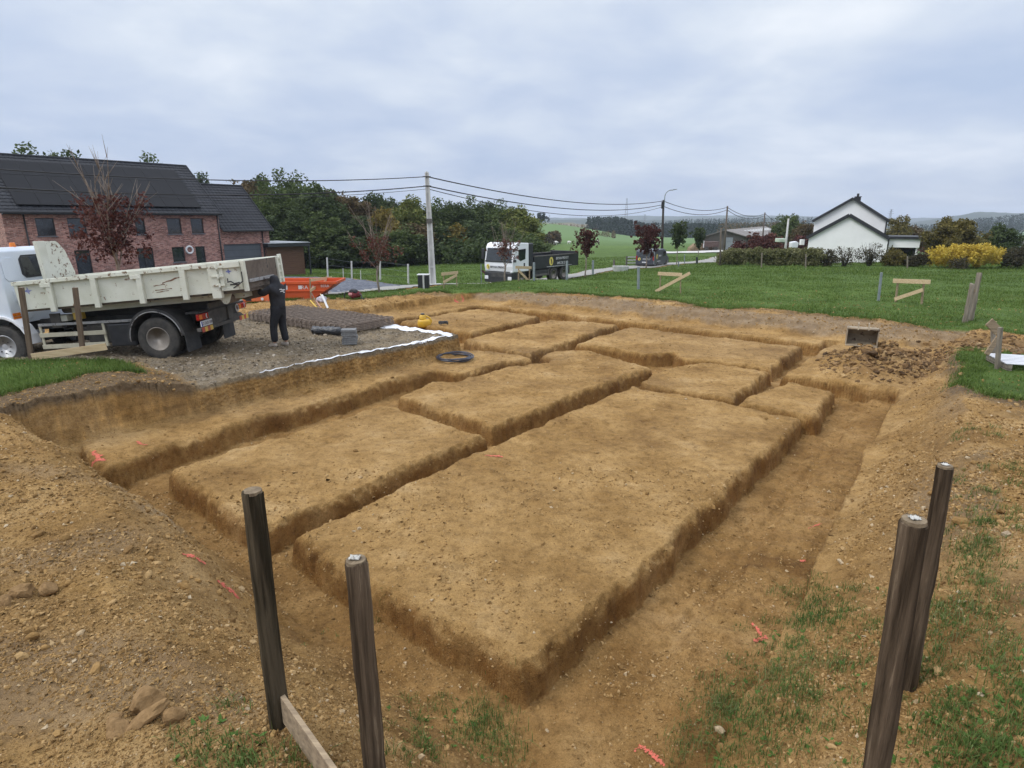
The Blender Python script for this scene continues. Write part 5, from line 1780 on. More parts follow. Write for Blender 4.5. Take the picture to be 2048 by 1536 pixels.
for x in (-2.32, -0.16):
    MB().prism([(x - 0.02, z0(x) + HB - 0.16), (x + 0.22, z0(x) + HB - 0.16), (x + 0.17, z0(x) + HB - 0.071), (x - 0.02, z0(x) + HB - 0.071)], YN - 0.085, YN - 0.003).build('gusset', M_CREAM, bodyE, bevel=0.006)
MB().prism([(-2.96, z0(-3) - 0.04), (-2.88, z0(-3) - 0.04), (-2.90, z0(-3) + HB - 0.07), (-2.98, z0(-3) + HB - 0.07)], YN - 0.06, YN - 0.002).build('front_post', M_CREAM, bodyE, bevel=0.006)
# raised tower in the middle of the front wall, bitten by rust
b = MB().prism(side_poly(-2.98, -2.93, 0.0, HB), YN + 0.05, YF - 0.05)
b.build('front_wall', M_CREAM, bodyE, bevel=0.004)
MB().prism([(0.84, 2.0), (1.58, 2.0), (1.60, 2.10), (1.44, 2.64), (1.26, 2.86), (1.20, 2.88), (0.84, 2.88)], -2.925, -2.885, 'x').build('headboard_tower', M_CREAMR, bodyE, bevel=0.006)
MB().prism([(0.62, 2.0), (0.835, 2.0), (0.835, 2.89), (0.60, 2.89)], -2.95, -2.84, 'x').build('headboard_post', M_CREAM, bodyE, bevel=0.008)
# hinged side gate and its post
MB().prism([(1.65, z0(1.7) - 0.12), (1.86, z0(1.7) - 0.12), (1.84, z0(1.7) + HB + 0.035), (1.63, z0(1.7) + HB + 0.035)], YN - 0.07, YN + 0.05).build('gate_post', M_CREAM, bodyE, bevel=0.008)
gt = MB().prism(side_poly(1.88, 2.37, 0.03, HB), YN, YN + 0.04).build('side_gate', M_CREAM, bodyE, bevel=0.004)
b = MB().prism(side_poly(1.88, 2.37, HB - 0.11, HB + 0.015), YN - 0.05, YN - 0.001)
b.prism(side_poly(1.88, 1.97, 0.03, HB - 0.111), YN - 0.05, YN - 0.001)
b.prism(side_poly(2.37, 2.37, 0.03, HB - 0.111), YN - 0.05, YN - 0.001)
b.prism(side_poly(1.972, 2.278, 0.03, 0.10), YN - 0.045, YN - 0.001)
b.build('gate_frame', M_CREAM, gt, bevel=0.006)
b = MB()
for zz in (0.12, 0.32, 0.52):
    b.cyl((1.87, YN - 0.085, z0(1.87) + zz), (1.87, YN - 0.085, z0(1.87) + zz + 0.09), 0.026, n=10)
    b.b2((1.70, YN - 0.095, z0(1.87) + zz + 0.03), (2.0, YN - 0.072, z0(1.87) + zz + 0.06))
b.build('hinge', M_CREAMR, bodyE)
b = MB()
b.path([(2.06, YN - 0.08, 1.74), (2.15, YN - 0.1, 1.75), (2.22, YN - 0.1, 1.70), (2.34, YN - 0.09, 1.72)], 0.016, 6)
b.path([(2.06, YN - 0.06, 1.74), (2.06, YN - 0.06, 1.82)], 0.012, 6)
b.b2((2.10, YN - 0.07, 1.66), (2.30, YN - 0.05, 1.69))
b.path([(2.18, YN - 0.09, 1.60), (2.42, YN - 0.09, 1.74), (2.42, YN - 0.09, 1.95)], 0.014, 6)
b.build('gate_latch', M_STEELD, bodyE)
# tailgate
zt = z0(2.37)
tg = MB().b2((2.38, YN + 0.06, zt + 0.03), (2.42, YF - 0.10, zt + HB)).build('tailgate', M_BROWNB, bodyE, bevel=0.004)
MB().b2((2.42, YN + 0.16, zt + 0.16), (2.465, YF - 0.4, zt + 0.23)).build('step_bar', M_SILV, tg, bevel=0.004)
b = MB()
b.b2((2.38, YN - 0.02, zt - 0.02), (2.47, YN + 0.06, zt + HB + 0.02))
b.build('corner_post', M_CREAM, bodyE, bevel=0.008)
b = MB()
b.b2((2.38, YF - 0.10, zt + 0.0), (2.46, YF - 0.02, zt + HB + 0.02))
b.b2((2.38, YF + 0.10, zt + 0.0), (2.46, YF + 0.18, zt + HB + 0.06))
for zz in (0.08, 0.25, 0.42, 0.58):
    b.b2((2.40, YF - 0.03, zt + zz), (2.44, YF + 0.11, zt + zz + 0.05))
b.build('far_gate_post', M_CREAM, bodyE, bevel=0.006)
MB().cyl((1.75, 0.12, 1.33), (1.75, 0.62, 1.33), 0.115, n=24).build('roller', M_RUST, bodyE, smooth=False, bevel=0.01)
MB().prism([(1.58, 1.50), (1.98, 1.52), (1.86, 1.26), (1.80, 1.22), (1.73, 1.24)], 0.05, 0.09).build('roller_bracket', M_CREAM, bodyE, bevel=0.006)
MB().prism([(1.6, 1.42), (2.35, 1.46), (2.30, 1.28), (1.9, 1.22)], 0.72, 0.76).build('hook_arm', M_BROWNB, bodyE, bevel=0.006)
# blue stickers and scrapes
for x, z, s in ((-2.72, 0.42, 0.10), (2.08, 0.44, 0.075)):
    b = MB()
    b.prism([(x - s, z0(x) + z), (x - s * 0.2, z0(x) + z + s * 0.35), (x, z0(x) + z + s), (x + s * 0.25, z0(x) + z + s * 0.3), (x + s * 1.1, z0(x) + z + s * 0.2), (x + s * 0.3, z0(x) + z - s * 0.2), (x + s * 0.2, z0(x) + z - s * 0.8), (x - s * 0.2, z0(x) + z - s * 0.25)], YN - 0.004, YN - 0.0005)
    b.build('sticker', pm('sticker_blue', (0.10, 0.13, 0.38), (0.35, 0.36, 0.5), 9, 0.6), bodyE)
MSC = pm('rust_scrape', (0.22, 0.105, 0.055), (0.11, 0.055, 0.035), 20, 0.9)
for x0, za, x1, zb_, wd in ((0.28, 0.28, 0.55, 0.30, 0.016), (0.5, 0.32, 0.95, 0.44, 0.022), (0.3, 0.18, 0.7, 0.20, 0.012), (0.32, 0.13, 0.62, 0.16, 0.01)):
    rr = random.Random(int(x0 * 100))
    n = 7
    up_ = [(x0 + (x1 - x0) * i / n, z0(x0) + za + (zb_ - za) * i / n + wd * rr.uniform(0.2, 1.2)) for i in range(n + 1)]
    dn_ = [(x0 + (x1 - x0) * i / n, z0(x0) + za + (zb_ - za) * i / n - wd * rr.uniform(0.1, 1.0)) for i in range(n + 1)]
    MB().prism(up_ + dn_[::-1], YN - 0.0035, YN - 0.0005).build('rust_scrape', MSC, bodyE)

# ------------------------------------------------------------------ the white lorry with the black body on the lane
c1 = P3(1026, 560, 40.0)
zr = h1(c1.x, c1.y)
Q = thing('lorry', 'white-cabbed lorry with a low black tipper body, on the lane', 'truck', (c1.x, c1.y, -4.32), R(51.3))
fr = MB()
fr.b2((0.5, 0.7, 0.6), (7.4, 0.85, 0.9))
fr.b2((0.5, 1.65, 0.6), (7.4, 1.8, 0.9))
fr.b2((2.6, 0.05, 0.5), (4.2, 0.55, 0.95))
fr.build('chassis', M_STEELD, Q, bevel=0.01)
cpts = [(0.05, 0.95), (-0.02, 1.3), (0.0, 1.62), (0.16, 2.52), (0.30, 2.78), (0.6, 2.86), (1.72, 2.82), (1.75, 0.95)]
cb = MB().prism(cpts, 0.0, 2.5).build('cab', M_TWHITE, Q, bevel=0.05, segs=3)
Ms = Matrix(((0, 0, 0, 0),) * 4)
MB().add([(0.01, 0.14, 1.66), (0.01, 2.36, 1.66), (0.135, 2.30, 2.50), (0.135, 0.20, 2.50), (-0.025, 0.14, 1.66), (-0.025, 2.36, 1.66), (0.10, 2.30, 2.50), (0.10, 0.20, 2.50)], [(0, 3, 2, 1), (4, 5, 6, 7), (0, 1, 5, 4), (1, 2, 6, 5), (2, 3, 7, 6), (3, 0, 4, 7)]).build('windscreen', M_GLASS, cb, bevel=0.02)
MB().b2((-0.05, 0.10, 1.58), (0.02, 2.40, 1.68)).build('windscreen_base', M_BLACK, cb, bevel=0.015)
dr = MB().prism([(0.42, 0.98), (1.45, 0.98), (1.45, 2.60), (0.42, 2.55), (0.30, 1.7)], -0.025, -0.002).build('door', M_TWHITE, cb, bevel=0.008)
MB().prism([(0.52, 1.80), (0.78, 1.66), (1.30, 1.78), (1.34, 2.46), (0.56, 2.42)], -0.04, -0.02).build('door_window', M_GLASS, dr, bevel=0.01)
MB().b2((1.12, -0.045, 1.30), (1.26, -0.02, 1.52)).build('door_handle', M_BLACK, dr, bevel=0.006)
b = MB().b2((-0.06, -0.22, 1.62), (0.10, -0.04, 1.80)).build('mirror', M_BLACK, cb, bevel=0.03)
MB().b2((-0.08, 2.53, 1.75), (0.06, 2.72, 2.45)).build('mirror', M_BLACK, cb, bevel=0.03)
b = MB().b2((-0.06, 0.04, 0.22), (0.5, 2.46, 0.93)).build('bumper', M_BLACK, Q, bevel=0.05)
MB().b2((-0.075, 0.65, 0.60), (-0.055, 1.85, 0.90)).build('grille', M_STEELD, b)
for y in (0.08, 2.12):
    MB().b2((-0.085, y, 0.42), (0.0, y + 0.32, 0.66)).build('headlight', M_PLATE, b, bevel=0.03)
MB().b2((-0.07, 0.06, 0.93), (0.6, 0.2, 1.02)).build('corner_trim', M_TWHITE, cb, bevel=0.02)
text('lettering', 'BRYAN PREVOT', 0.215, M_INK, cb, (-0.035, 1.25, 1.25), (PI / 2, 0, -PI / 2), 0.004, sx=0.92)


def logo(parent, c, s, axis, m1, m2):
    """round yellow emblem with a dark figure inside"""
    e = bpy.data.objects.new('emblem', None)
    COL.objects.link(e)
    e.parent = parent
    e.location = c
    e.rotation_euler = axis
    a_ = np.linspace(0, 2 * PI, 25)[:-1]
    MB().prism([(s * 0.8 * math.cos(a), s * math.sin(a)) for a in a_], 0, 0.004, 'z').build('emblem_disc', m1, e)
    MB().prism([(0.05 * s, -0.7 * s), (0.4 * s, -0.5 * s), (0.35 * s, 0.1 * s), (0.0, 0.6 * s), (-0.35 * s, 0.5 * s), (-0.1 * s, 0.2 * s), (0.02 * s, -0.2 * s)], 0.0045, 0.008, 'z').build('emblem_figure', m2, e)


logo(cb, (-0.03, 2.16, 1.26), 0.17, (PI / 2, 0, -PI / 2), M_LYEL, M_INK)
MB().b2((1.80, 0.0, 0.95), (2.25, 2.5, 2.80)).build('headboard', M_TBLACK, Q, bevel=0.06)
b = MB()
b.b2((2.3, -0.03, 1.02), (7.85, 0.03, 1.86))
b.b2((2.3, 2.47, 1.02), (7.85, 2.53, 1.86))
b.b2((2.3, 0.03, 1.02), (7.85, 2.47, 1.10))
b.b2((2.3, 0.03, 1.10), (2.36, 2.47, 1.86))
bd = b.build('tipper_body', M_TBLACK, Q, bevel=0.01)
MB().b2((7.86, -0.03, 1.0), (7.93, 2.53, 2.05)).build('tailgate', M_TBLACK, Q, bevel=0.015)
b = MB()
b.b2((2.3, -0.06, 1.86), (7.9, 0.06, 1.93))
b.b2((2.3, 2.44, 1.86), (7.9, 2.56, 1.93))
b.build('body_rail', M_DUSTM, bd, bevel=0.01)
MB().b2((3.8, -0.045, 1.10), (7.0, -0.028, 1.125)).build('pale_line', M_LTXT, bd)
MB().b2((2.9, 0.9, 1.93), (3.2, 1.4, 2.05)).build('load_bar', M_DUSTM, bd)
text('lettering', 'BRYAN PREVOT', 0.27, M_LTXT, bd, (5.75, -0.036, 1.64), (PI / 2, 0, 0), 0.004, sx=0.85)
text('phone_number', '0495 28 32 87', 0.27, M_LTXT, bd, (5.75, -0.036, 1.30), (PI / 2, 0, 0), 0.004, sx=0.85)
logo(bd, (4.35, -0.032, 1.48), 0.30, (PI / 2, 0, 0), M_LYEL, M_INK)
for x in (0.95, 4.75, 6.1):
    for y, s in ((0.17, -1), (2.33, 1)):
        wheel(Q, (x, y, 0.52), 0.52, 0.30, M_RUBBER, M_RIM, s, 0.1)
for y0 in (0.0, 2.1):
    top_ = [(3.98, 0.55), (4.08, 0.95), (4.35, 1.14), (6.5, 1.14), (6.78, 0.95), (6.85, 0.55)]
    low_ = [(p[0] + (0.06 if p[0] < 5.4 else -0.06), p[1] - 0.07) for p in top_]
    MB().prism(top_ + low_[::-1], y0, y0 + 0.40).build('mudguard', M_DUSTM, Q, bevel=0.01)
MB().b2((2.5, -0.02, 0.52), (3.9, 0.04, 0.66)).build('side_guard', M_DUSTM, Q, bevel=0.008)

# ------------------------------------------------------------------ the dark van on the lane
c2 = P3(1308, 536, 60.0)
V_ = thing('van', 'anthracite van with yellow emblems, parked on the lane before the lamp post', 'van', (c2.x, c2.y, c2.z - 0.1), R(60))
V_.scale = (1.05, 1, 0.92)
vp = [(0.0, 0.32), (0.0, 1.1), (0.10, 1.86), (0.28, 2.0), (3.1, 2.0), (3.75, 1.80), (4.15, 1.28), (4.75, 1.06), (4.9, 0.75), (4.9, 0.32)]
vb = MB().prism(vp, 0.0, 1.95).build('body', M_VAN, V_, bevel=0.09, segs=3)
b = MB().add([(-0.012, 0.22, 1.18), (-0.012, 1.73, 1.18), (0.075, 1.66, 1.76), (0.075, 0.29, 1.76), (0.02, 0.22, 1.18), (0.02, 1.73, 1.18), (0.11, 1.66, 1.76), (0.11, 0.29, 1.76)], [(0, 3, 2, 1), (4, 5, 6, 7), (0, 1, 5, 4), (1, 2, 6, 5), (2, 3, 7, 6), (3, 0, 4, 7)])
b.build('rear_window', M_GLASS, vb, bevel=0.01)
MB().b2((2.75, -0.012, 1.2), (3.65, 0.0, 1.72)).build('door_window', M_GLASS, vb, bevel=0.01)
MB().b2((-0.05, 0.05, 0.35), (0.06, 1.90, 0.55)).build('bumper', M_BLACK, vb, bevel=0.03)
for y in (0.05, 1.77):
    MB().b2((-0.02, y, 0.9), (0.05, y + 0.13, 1.35)).build('tail_light', M_RED, vb, bevel=0.01)
MB().b2((-0.02, 0.75, 0.62), (0.0, 1.25, 0.73)).build('licence_plate', M_PLATE, vb)
MB().b2((-0.012, 0.02, 0.5), (0.012, 0.075, 1.8)).build('pillar_edge', M_GALV, vb)
text('lettering', 'PREVOT', 0.26, M_LTXT, vb, (1.75, -0.006, 1.30), (PI / 2, 0, 0), 0.004)
MB().b2((0.9, -0.008, 0.72), (1.9, 0.0, 0.78)).build('side_line', M_LTXT, vb)
logo(vb, (0.75, -0.004, 1.28), 0.26, (PI / 2, 0, 0), M_LYEL, M_INK)
logo(vb, (-0.012, 1.55, 1.0), 0.17, (PI / 2, 0, -PI / 2), M_LYEL, M_INK)
text('rear_lettering', 'PREVOT', 0.22, M_LTXT, vb, (-0.012, 0.8, 1.0), (PI / 2, 0, -PI / 2), 0.004)
for x in (0.95, 3.95):
    for y, s in ((0.1, -1), (1.85, 1)):
        wheel(V_, (x, y, 0.33), 0.33, 0.21, M_RUBBER, M_RIM, s, 0.03, nbolt=5)
for ch in V_.children:
    if ch.type == 'EMPTY':
        ch.location.y += -0.03 if ch.location.y < 1 else 0.03

# ------------------------------------------------------------------ orange skip and the low orange box
M_ORNG = pm('orange_skip_paint', (0.60, 0.10, 0.022), (0.50, 0.075, 0.018), 2.5, 0.55, spots=(0.24, 0.05, 0.02), spot_scale=5, spot_lo=0.62)
q = P3(598, 590, 26.3)
zq = h1(q.x, q.y)
K = thing('skip', 'orange boat-shaped steel skip with white stickers on the slate gravel', 'skip', (q.x - 0.2, q.y, zq), R(2))
K.scale = (1, 1, 1)
xl, xr = -1.3, 1.85
tp, bt_ = 0.76, 0.0
b = MB()
outer = [(xl, tp), (xr, tp - 0.02), (xr - 0.28, tp - 0.26), (xr - 1.05, bt_), (xl + 0.75, bt_), (xl + 0.2, 0.38)]
b.prism(outer, 0.0, 0.03)
b.prism(outer, 1.6, 1.63)
for i in range(1, 5):
    p, r_ = outer[i], outer[i + 1]
    b.beam((p[0], 0.815, p[1]), (r_[0], 0.815, r_[1]), 1.57, 0.03, (0.3, 0, 1))
b.beam((outer[5][0], 0.815, outer[5][1]), (outer[0][0], 0.815, outer[0][1]), 1.57, 0.03, (1, 0, 0.3))
sh = b.build('shell', M_ORNG, K, bevel=0.004)
b = MB()
b.b2((xl, -0.06, tp - 0.1), (xr + 0.03, -0.001, tp + 0.02))
b.b2((xl, 1.631, tp - 0.1), (xr + 0.03, 1.69, tp + 0.02))
b.b2((xr - 0.02, 0.0, tp - 0.1), (xr + 0.04, 1.63, tp + 0.02))
b.build('rim', M_ORNG, K, bevel=0.01)
MB().b2((xl + 0.2, -0.05, 0.34), (xr - 0.5, -0.001, 0.39)).build('side_rib', M_ORNG, K, bevel=0.008)
for x0, x1, zz0, zz1 in ((-0.55, -0.27, 0.42, 0.60), (0.20, 0.34, 0.44, 0.60), (-1.0, -0.8, 0.42, 0.58)):
    MB().b2((x0, -0.012, zz0), (x1, -0.001, zz1)).build('sticker', M_LTXT, K)
text('lettering', 'RA  A', 0.24, M_LTXT, K, (0.62, -0.004, 0.51), (PI / 2, 0, 0), 0.003)
text('small_lettering', 'BERA', 0.16, M_LTXT, K, (1.36, -0.004, 0.57), (PI / 2, 0, 0), 0.003)
q = P3(514, 598, 25.4)
b = MB().b2((-0.62, 0, 0.04), (0.72, 0.8, 0.40))
B_ = thing('steel_box', 'low orange steel box with dark slots, standing between the tipper and the man', 'box', (q.x, q.y, h1(q.x, q.y)), R(3))
b.build('casing', pm('faded_orange_paint', (0.68, 0.17, 0.05), (0.58, 0.13, 0.05), 3, 0.55, spots=(0.5, 0.3, 0.2), spot_scale=4, spot_lo=0.62), B_, bevel=0.03)
for x in (-0.50, -0.34):
    MB().b2((x, -0.006, 0.24), (x + 0.11, 0.02, 0.30)).build('slot', M_BLACK, B_)
MB().b2((-0.48, -0.006, 0.08), (-0.24, 0.02, 0.17)).build('slot', M_BLACK, B_)
MB().b2((-0.02, -0.008, 0.32), (0.25, 0.0, 0.395)).build('label_plate', M_LTXT, B_)
MB().cyl((0.22, -0.01, 0.16), (0.22, 0.01, 0.16), 0.06, n=16).build('cap', M_LTXT, B_)
# ------------------------------------------------------------------ the man at the tailgate
q = P3(563, 683, 14.45)
q.z = h1(q.x, q.y) + 0.015
PER = thing('person', 'man in a black hood and black trousers, arms raised to the back of the tipper', 'person', (q.x, q.y, q.z + 0.0), R(0))
M_SKIN = pm('skin', (0.46, 0.28, 0.20), (0.40, 0.23, 0.16), 20, 0.6)
M_HOOD = pm('black_hoodie', (0.012, 0.013, 0.017), (0.028, 0.029, 0.035), 5, 0.9, bump=0.6, bscale=7)
M_TROU = pm('black_trousers', (0.008, 0.009, 0.012), (0.02, 0.021, 0.026), 5, 0.9, bump=0.6, bscale=7)
M_SHOE = pm('tan_work_shoe', (0.26, 0.22, 0.18), (0.36, 0.31, 0.26), 9, 0.8)


def skin(name, verts, edges, rad, m, parent, root=0, sub=2):
    me = bpy.data.meshes.new(name)
    me.from_pydata(verts, edges, [])
    o = bpy.data.objects.new(name, me)
    COL.objects.link(o)
    o.parent = parent
    md = o.modifiers.new('skin', 'SKIN')
    md.use_smooth_shade = True
    for i, sv in enumerate(me.skin_vertices[0].data):
        r_ = rad[i]
        sv.radius = r_ if hasattr(r_, '__len__') else (r_, r_)
        sv.use_root = (i == root)
    sd = o.modifiers.new('sub', 'SUBSURF')
    sd.levels = sub
    sd.render_levels = sub
    me.materials.append(m)
    return o


# facing away to the left (towards the tailgate): f = forward, s = his right-hand side
f = Vector((-0.93, 0.36, 0)).normalized()
s = Vector((f.y, -f.x, 0))


def pt(fw, sd, z):
    return tuple(f * fw + s * sd + Vector((0, 0, z)))


# one skeleton: pelvis root, spine, head, arms, legs
V0 = [pt(0.0, 0, 0.97), pt(0.0, 0, 1.12), pt(0.01, 0, 1.28), pt(0.015, 0, 1.43), pt(0.03, 0, 1.53), pt(0.06, 0, 1.64), pt(0.07, 0, 1.72),
      pt(0.02, 0.19, 1.44), pt(0.20, 0.27, 1.27), pt(0.42, 0.20, 1.37),
      pt(0.03, -0.19, 1.44), pt(0.22, -0.24, 1.30), pt(0.45, -0.13, 1.42),
      pt(0.0, 0.10, 0.90), pt(0.035, 0.12, 0.50), pt(-0.03, 0.13, 0.09),
      pt(0.0, -0.10, 0.90), pt(0.10, -0.11, 0.50), pt(0.10, -0.12, 0.09)]
E0 = [(0, 1), (1, 2), (2, 3), (3, 4), (4, 5), (5, 6), (3, 7), (7, 8), (8, 9), (3, 10), (10, 11), (11, 12), (0, 13), (13, 14), (14, 15), (0, 16), (16, 17), (17, 18)]
R0 = [(0.14, 0.11), (0.13, 0.10), (0.15, 0.11), (0.14, 0.10), 0.055, 0.085, 0.08, 0.065, 0.05, 0.03, 0.065, 0.05, 0.03, 0.085, 0.062, 0.042, 0.085, 0.062, 0.042]
# hands: palm plus five unequal bent fingers, grown from the wrists
for wi, base, fd, sd_ in ((9, Vector(V0[9]), f, 1), (12, Vector(V0[12]), f, -1)):
    lat = s * sd_
    palm = base + f * 0.07 + Vector((0, 0, 0.01))
    V0.append(tuple(palm))
    E0.append((wi, len(V0) - 1))
    R0.append((0.030, 0.016))
    pi_ = len(V0) - 1
    for k, (off, ln) in enumerate(((-0.027, 0.062), (-0.009, 0.074), (0.010, 0.070), (0.028, 0.052))):
        k0 = palm + lat * off + f * 0.03
        k1 = k0 + f * ln * 0.5 + Vector((0, 0, 0.004))
        k2 = k1 + f * ln * 0.3 + Vector((0, 0, -ln * 0.4))
        b0 = len(V0)
        V0 += [tuple(k0), tuple(k1), tuple(k2)]
        E0 += [(pi_, b0), (b0, b0 + 1), (b0 + 1, b0 + 2)]
        R0 += [0.0095, 0.009, 0.0075]
    k0 = base + f * 0.035 - lat * 0.03
    k1 = k0 + f * 0.035 - lat * 0.022 + Vector((0, 0, -0.01))
    b0 = len(V0)
    V0 += [tuple(k0), tuple(k1)]
    E0 += [(wi, b0), (b0, b0 + 1)]
    R0 += [0.0105, 0.009]
PER.scale = (1.01, 1.01, 1.01)
body = skin('body', V0, E0, R0, M_SKIN, PER)
# face on the front of the head (turned away, under the hood)
hd = Vector(V0[5])
for sd_ in (-0.033, 0.033):
    bm_ = blob(MB(), tuple(hd + f * 0.083 + s * sd_ + Vector((0, 0, 0.035))), (0.011, 0.011, 0.008), 2, 1, 0.0)
    bm_.build('eye', M_WHITE, body, smooth=True)
blob(MB(), tuple(hd + f * 0.095 + Vector((0, 0, 0.005))), (0.014, 0.014, 0.022), 5, 1, 0.0).build('nose', M_SKIN, body, smooth=True)
blob(MB(), tuple(hd + f * 0.085 + Vector((0, 0, -0.038))), (0.012, 0.022, 0.006), 5, 1, 0.0).build('mouth', pm('lips', (0.36, 0.15, 0.12), None, 9, 0.5), body, smooth=True)
# hooded sweater
VH = [pt(-0.01, 0, 0.90), pt(-0.01, 0, 1.08), pt(0.0, 0, 1.24), pt(-0.005, 0, 1.40), pt(0.0, 0, 1.53), pt(0.03, 0, 1.635), pt(0.045, 0, 1.745),
      pt(0.0, 0.205, 1.44), pt(0.19, 0.285, 1.27), pt(0.40, 0.205, 1.365), pt(0.0, -0.205, 1.44), pt(0.21, -0.25, 1.30), pt(0.43, -0.135, 1.41)]
EH = [(0, 1), (1, 2), (2, 3), (3, 4), (4, 5), (5, 6), (3, 7), (7, 8), (8, 9), (3, 10), (10, 11), (11, 12)]
RH = [(0.185, 0.15), (0.19, 0.155), (0.20, 0.155), (0.19, 0.145), (0.10, 0.10), (0.125, 0.125), (0.075, 0.085), 0.098, 0.085, 0.052, 0.098, 0.085, 0.052]
hood = skin('hoodie', VH, EH, RH, M_HOOD, PER)
VT = [pt(0.0, 0, 1.10), pt(0.0, 0, 0.93), pt(0.0, 0.105, 0.84), pt(0.03, 0.125, 0.50), pt(-0.03, 0.13, 0.12), pt(0.0, -0.105, 0.84), pt(0.095, -0.115, 0.50), pt(0.095, -0.12, 0.12)]
ET = [(0, 1), (1, 2), (2, 3), (3, 4), (1, 5), (5, 6), (6, 7)]
RT = [(0.17, 0.13), (0.175, 0.135), 0.115, 0.092, 0.085, 0.115, 0.092, 0.085]
skin('trousers', VT, ET, RT, M_TROU, PER)
for a0, sd_ in ((-0.03, 0.13), (0.10, -0.12)):
    vv_ = [pt(a0 - 0.07, sd_, 0.055), pt(a0 + 0.02, sd_, 0.06), pt(a0 + 0.11, sd_ * 1.1, 0.045), pt(a0 + 0.19, sd_ * 1.15, 0.04)]
    skin('shoe', vv_, [(0, 1), (1, 2), (2, 3)], [(0.048, 0.05), (0.05, 0.06), (0.05, 0.045), (0.042, 0.038)], M_SHOE, PER)
# pale print between the shoulders
b = MB()
c_ = Vector(pt(-0.165, 0.03, 1.36))
for k, (dx, dz, w_, h_) in enumerate(((-0.06, 0.05, 0.07, 0.018), (0.02, 0.03, 0.10, 0.02), (-0.02, 0.0, 0.12, 0.016), (0.04, -0.03, 0.05, 0.016))):
    p = c_ + s * dx + Vector((0, 0, dz))
    b.beam(p - s * w_ / 2, p + s * w_ / 2, 0.012, h_)
b.build('back_print', M_LTXT, PER)
# ------------------------------------------------------------------ building materials
def brick_mat(name, sc=1.0):
    m = bpy.data.materials.new(name)
    m.use_nodes = True
    t = m.node_tree
    b = t.nodes['Principled BSDF']
    b.inputs['Roughness'].default_value = 0.9
    co = N(t, 'ShaderNodeTexCoord')
    se = N(t, 'ShaderNodeSeparateXYZ')
    L(t, co.outputs['Object'], se.inputs[0])
    cm = N(t, 'ShaderNodeCombineXYZ')
    L(t, math_n(t, 'ADD', se.outputs[0], se.outputs[1]), cm.inputs[0])
    L(t, se.outputs[2], cm.inputs[1])
    br = N(t, 'ShaderNodeTexBrick', i_Scale=1.0)
    br.inputs['Brick Width'].default_value = 0.23
    br.inputs['Row Height'].default_value = 0.075
    br.inputs['Mortar Size'].default_value = 0.010
    br.inputs['Bias'].default_value = -0.1
    br.inputs['Color1'].default_value = (0.15, 0.045, 0.035, 1)
    br.inputs['Color2'].default_value = (0.44, 0.205, 0.155, 1)
    br.inputs['Mortar'].default_value = (0.30, 0.235, 0.21, 1)
    L(t, cm.outputs[0], br.inputs['Vector'])
    n = N(t, 'ShaderNodeTexNoise', i_Scale=9.0, i_Detail=3.0)
    mp = N(t, 'ShaderNodeMapping')
    mp.inputs['Scale'].default_value = (0.5, 1.4, 1)
    L(t, cm.outputs[0], mp.inputs[0])
    L(t, mp.outputs[0], n.inputs['Vector'])
    pale = ramp(t, n.outputs[0], [(0.56, (0, 0, 0)), (0.64, (1, 1, 1))])
    c = mixc(t, math_n(t, 'MULTIPLY', pale.outputs[0], 0.55), br.outputs['Color'], (0.50, 0.36, 0.32))
    n2 = N(t, 'ShaderNodeTexNoise', i_Scale=1.2, i_Detail=5.0)
    L(t, cm.outputs[0], n2.inputs['Vector'])
    c = mixc(t, 1.0, c, ramp(t, n2.outputs[0], [(0.3, (0.8, 0.78, 0.76)), (0.7, (1.15, 1.15, 1.15))]).outputs[0], 'MULTIPLY')
    L(t, c, b.inputs['Base Color'])
    return m


M_BRICK = brick_mat('red_brown_brick')
M_TILE = pm('anthracite_tile', (0.011, 0.012, 0.016), (0.020, 0.022, 0.028), 1.5, 0.6, bump=0.15, rnd=0.15, spec=0.25)
M_PV = pm('solar_glass', (0.006, 0.0065, 0.009), (0.009, 0.0095, 0.012), 1.0, 0.5, spec=0.12)
M_PVF = pm('solar_frame', (0.010, 0.010, 0.012), None, 2, 0.6, spec=0.2)
M_FRAME = pm('anthracite_frame', (0.022, 0.024, 0.028), None, 2, 0.45)
M_SILL = pm('bluestone_sill', (0.10, 0.11, 0.125), (0.14, 0.15, 0.165), 4, 0.7)
M_ZINC = pm('dark_zinc', (0.02, 0.021, 0.024), (0.03, 0.031, 0.034), 3, 0.45, 0.2)
M_GDOOR = pm('grey_garage_door', (0.075, 0.085, 0.10), (0.095, 0.105, 0.12), 1.5, 0.5)
M_CEDAR = pm('cedar_boards', (0.085, 0.04, 0.024), (0.15, 0.075, 0.042), 3, 0.7, stretch=(0.35, 0.35, 9), bump=0.3)
M_RENDER = pm('white_render', (0.82, 0.815, 0.80), (0.76, 0.755, 0.74), 0.8, 0.9, bump=0.15, bscale=40)
M_DVERGE = pm('black_verge', (0.014, 0.015, 0.018), (0.022, 0.023, 0.027), 2, 0.5)
M_BARNW = pm('old_barn_boards', (0.10, 0.085, 0.075), (0.17, 0.15, 0.13), 2, 0.9, stretch=(5, 5, 0.3), bump=0.3)
M_FIBRE = pm('fibre_cement_roof', (0.15, 0.135, 0.125), (0.22, 0.20, 0.185), 0.6, 0.9, spots=(0.11, 0.10, 0.09), spot_scale=1.2, spot_lo=0.6)
M_SKYL = pm('roof_light_sheet', (0.55, 0.56, 0.55), (0.62, 0.63, 0.62), 2, 0.6)
M_METALG = pm('grey_sheet_metal', (0.26, 0.28, 0.30), (0.34, 0.36, 0.38), 2, 0.6)
M_CURT = pm('pale_blind', (0.30, 0.30, 0.29), (0.42, 0.42, 0.40), 3, 0.8)


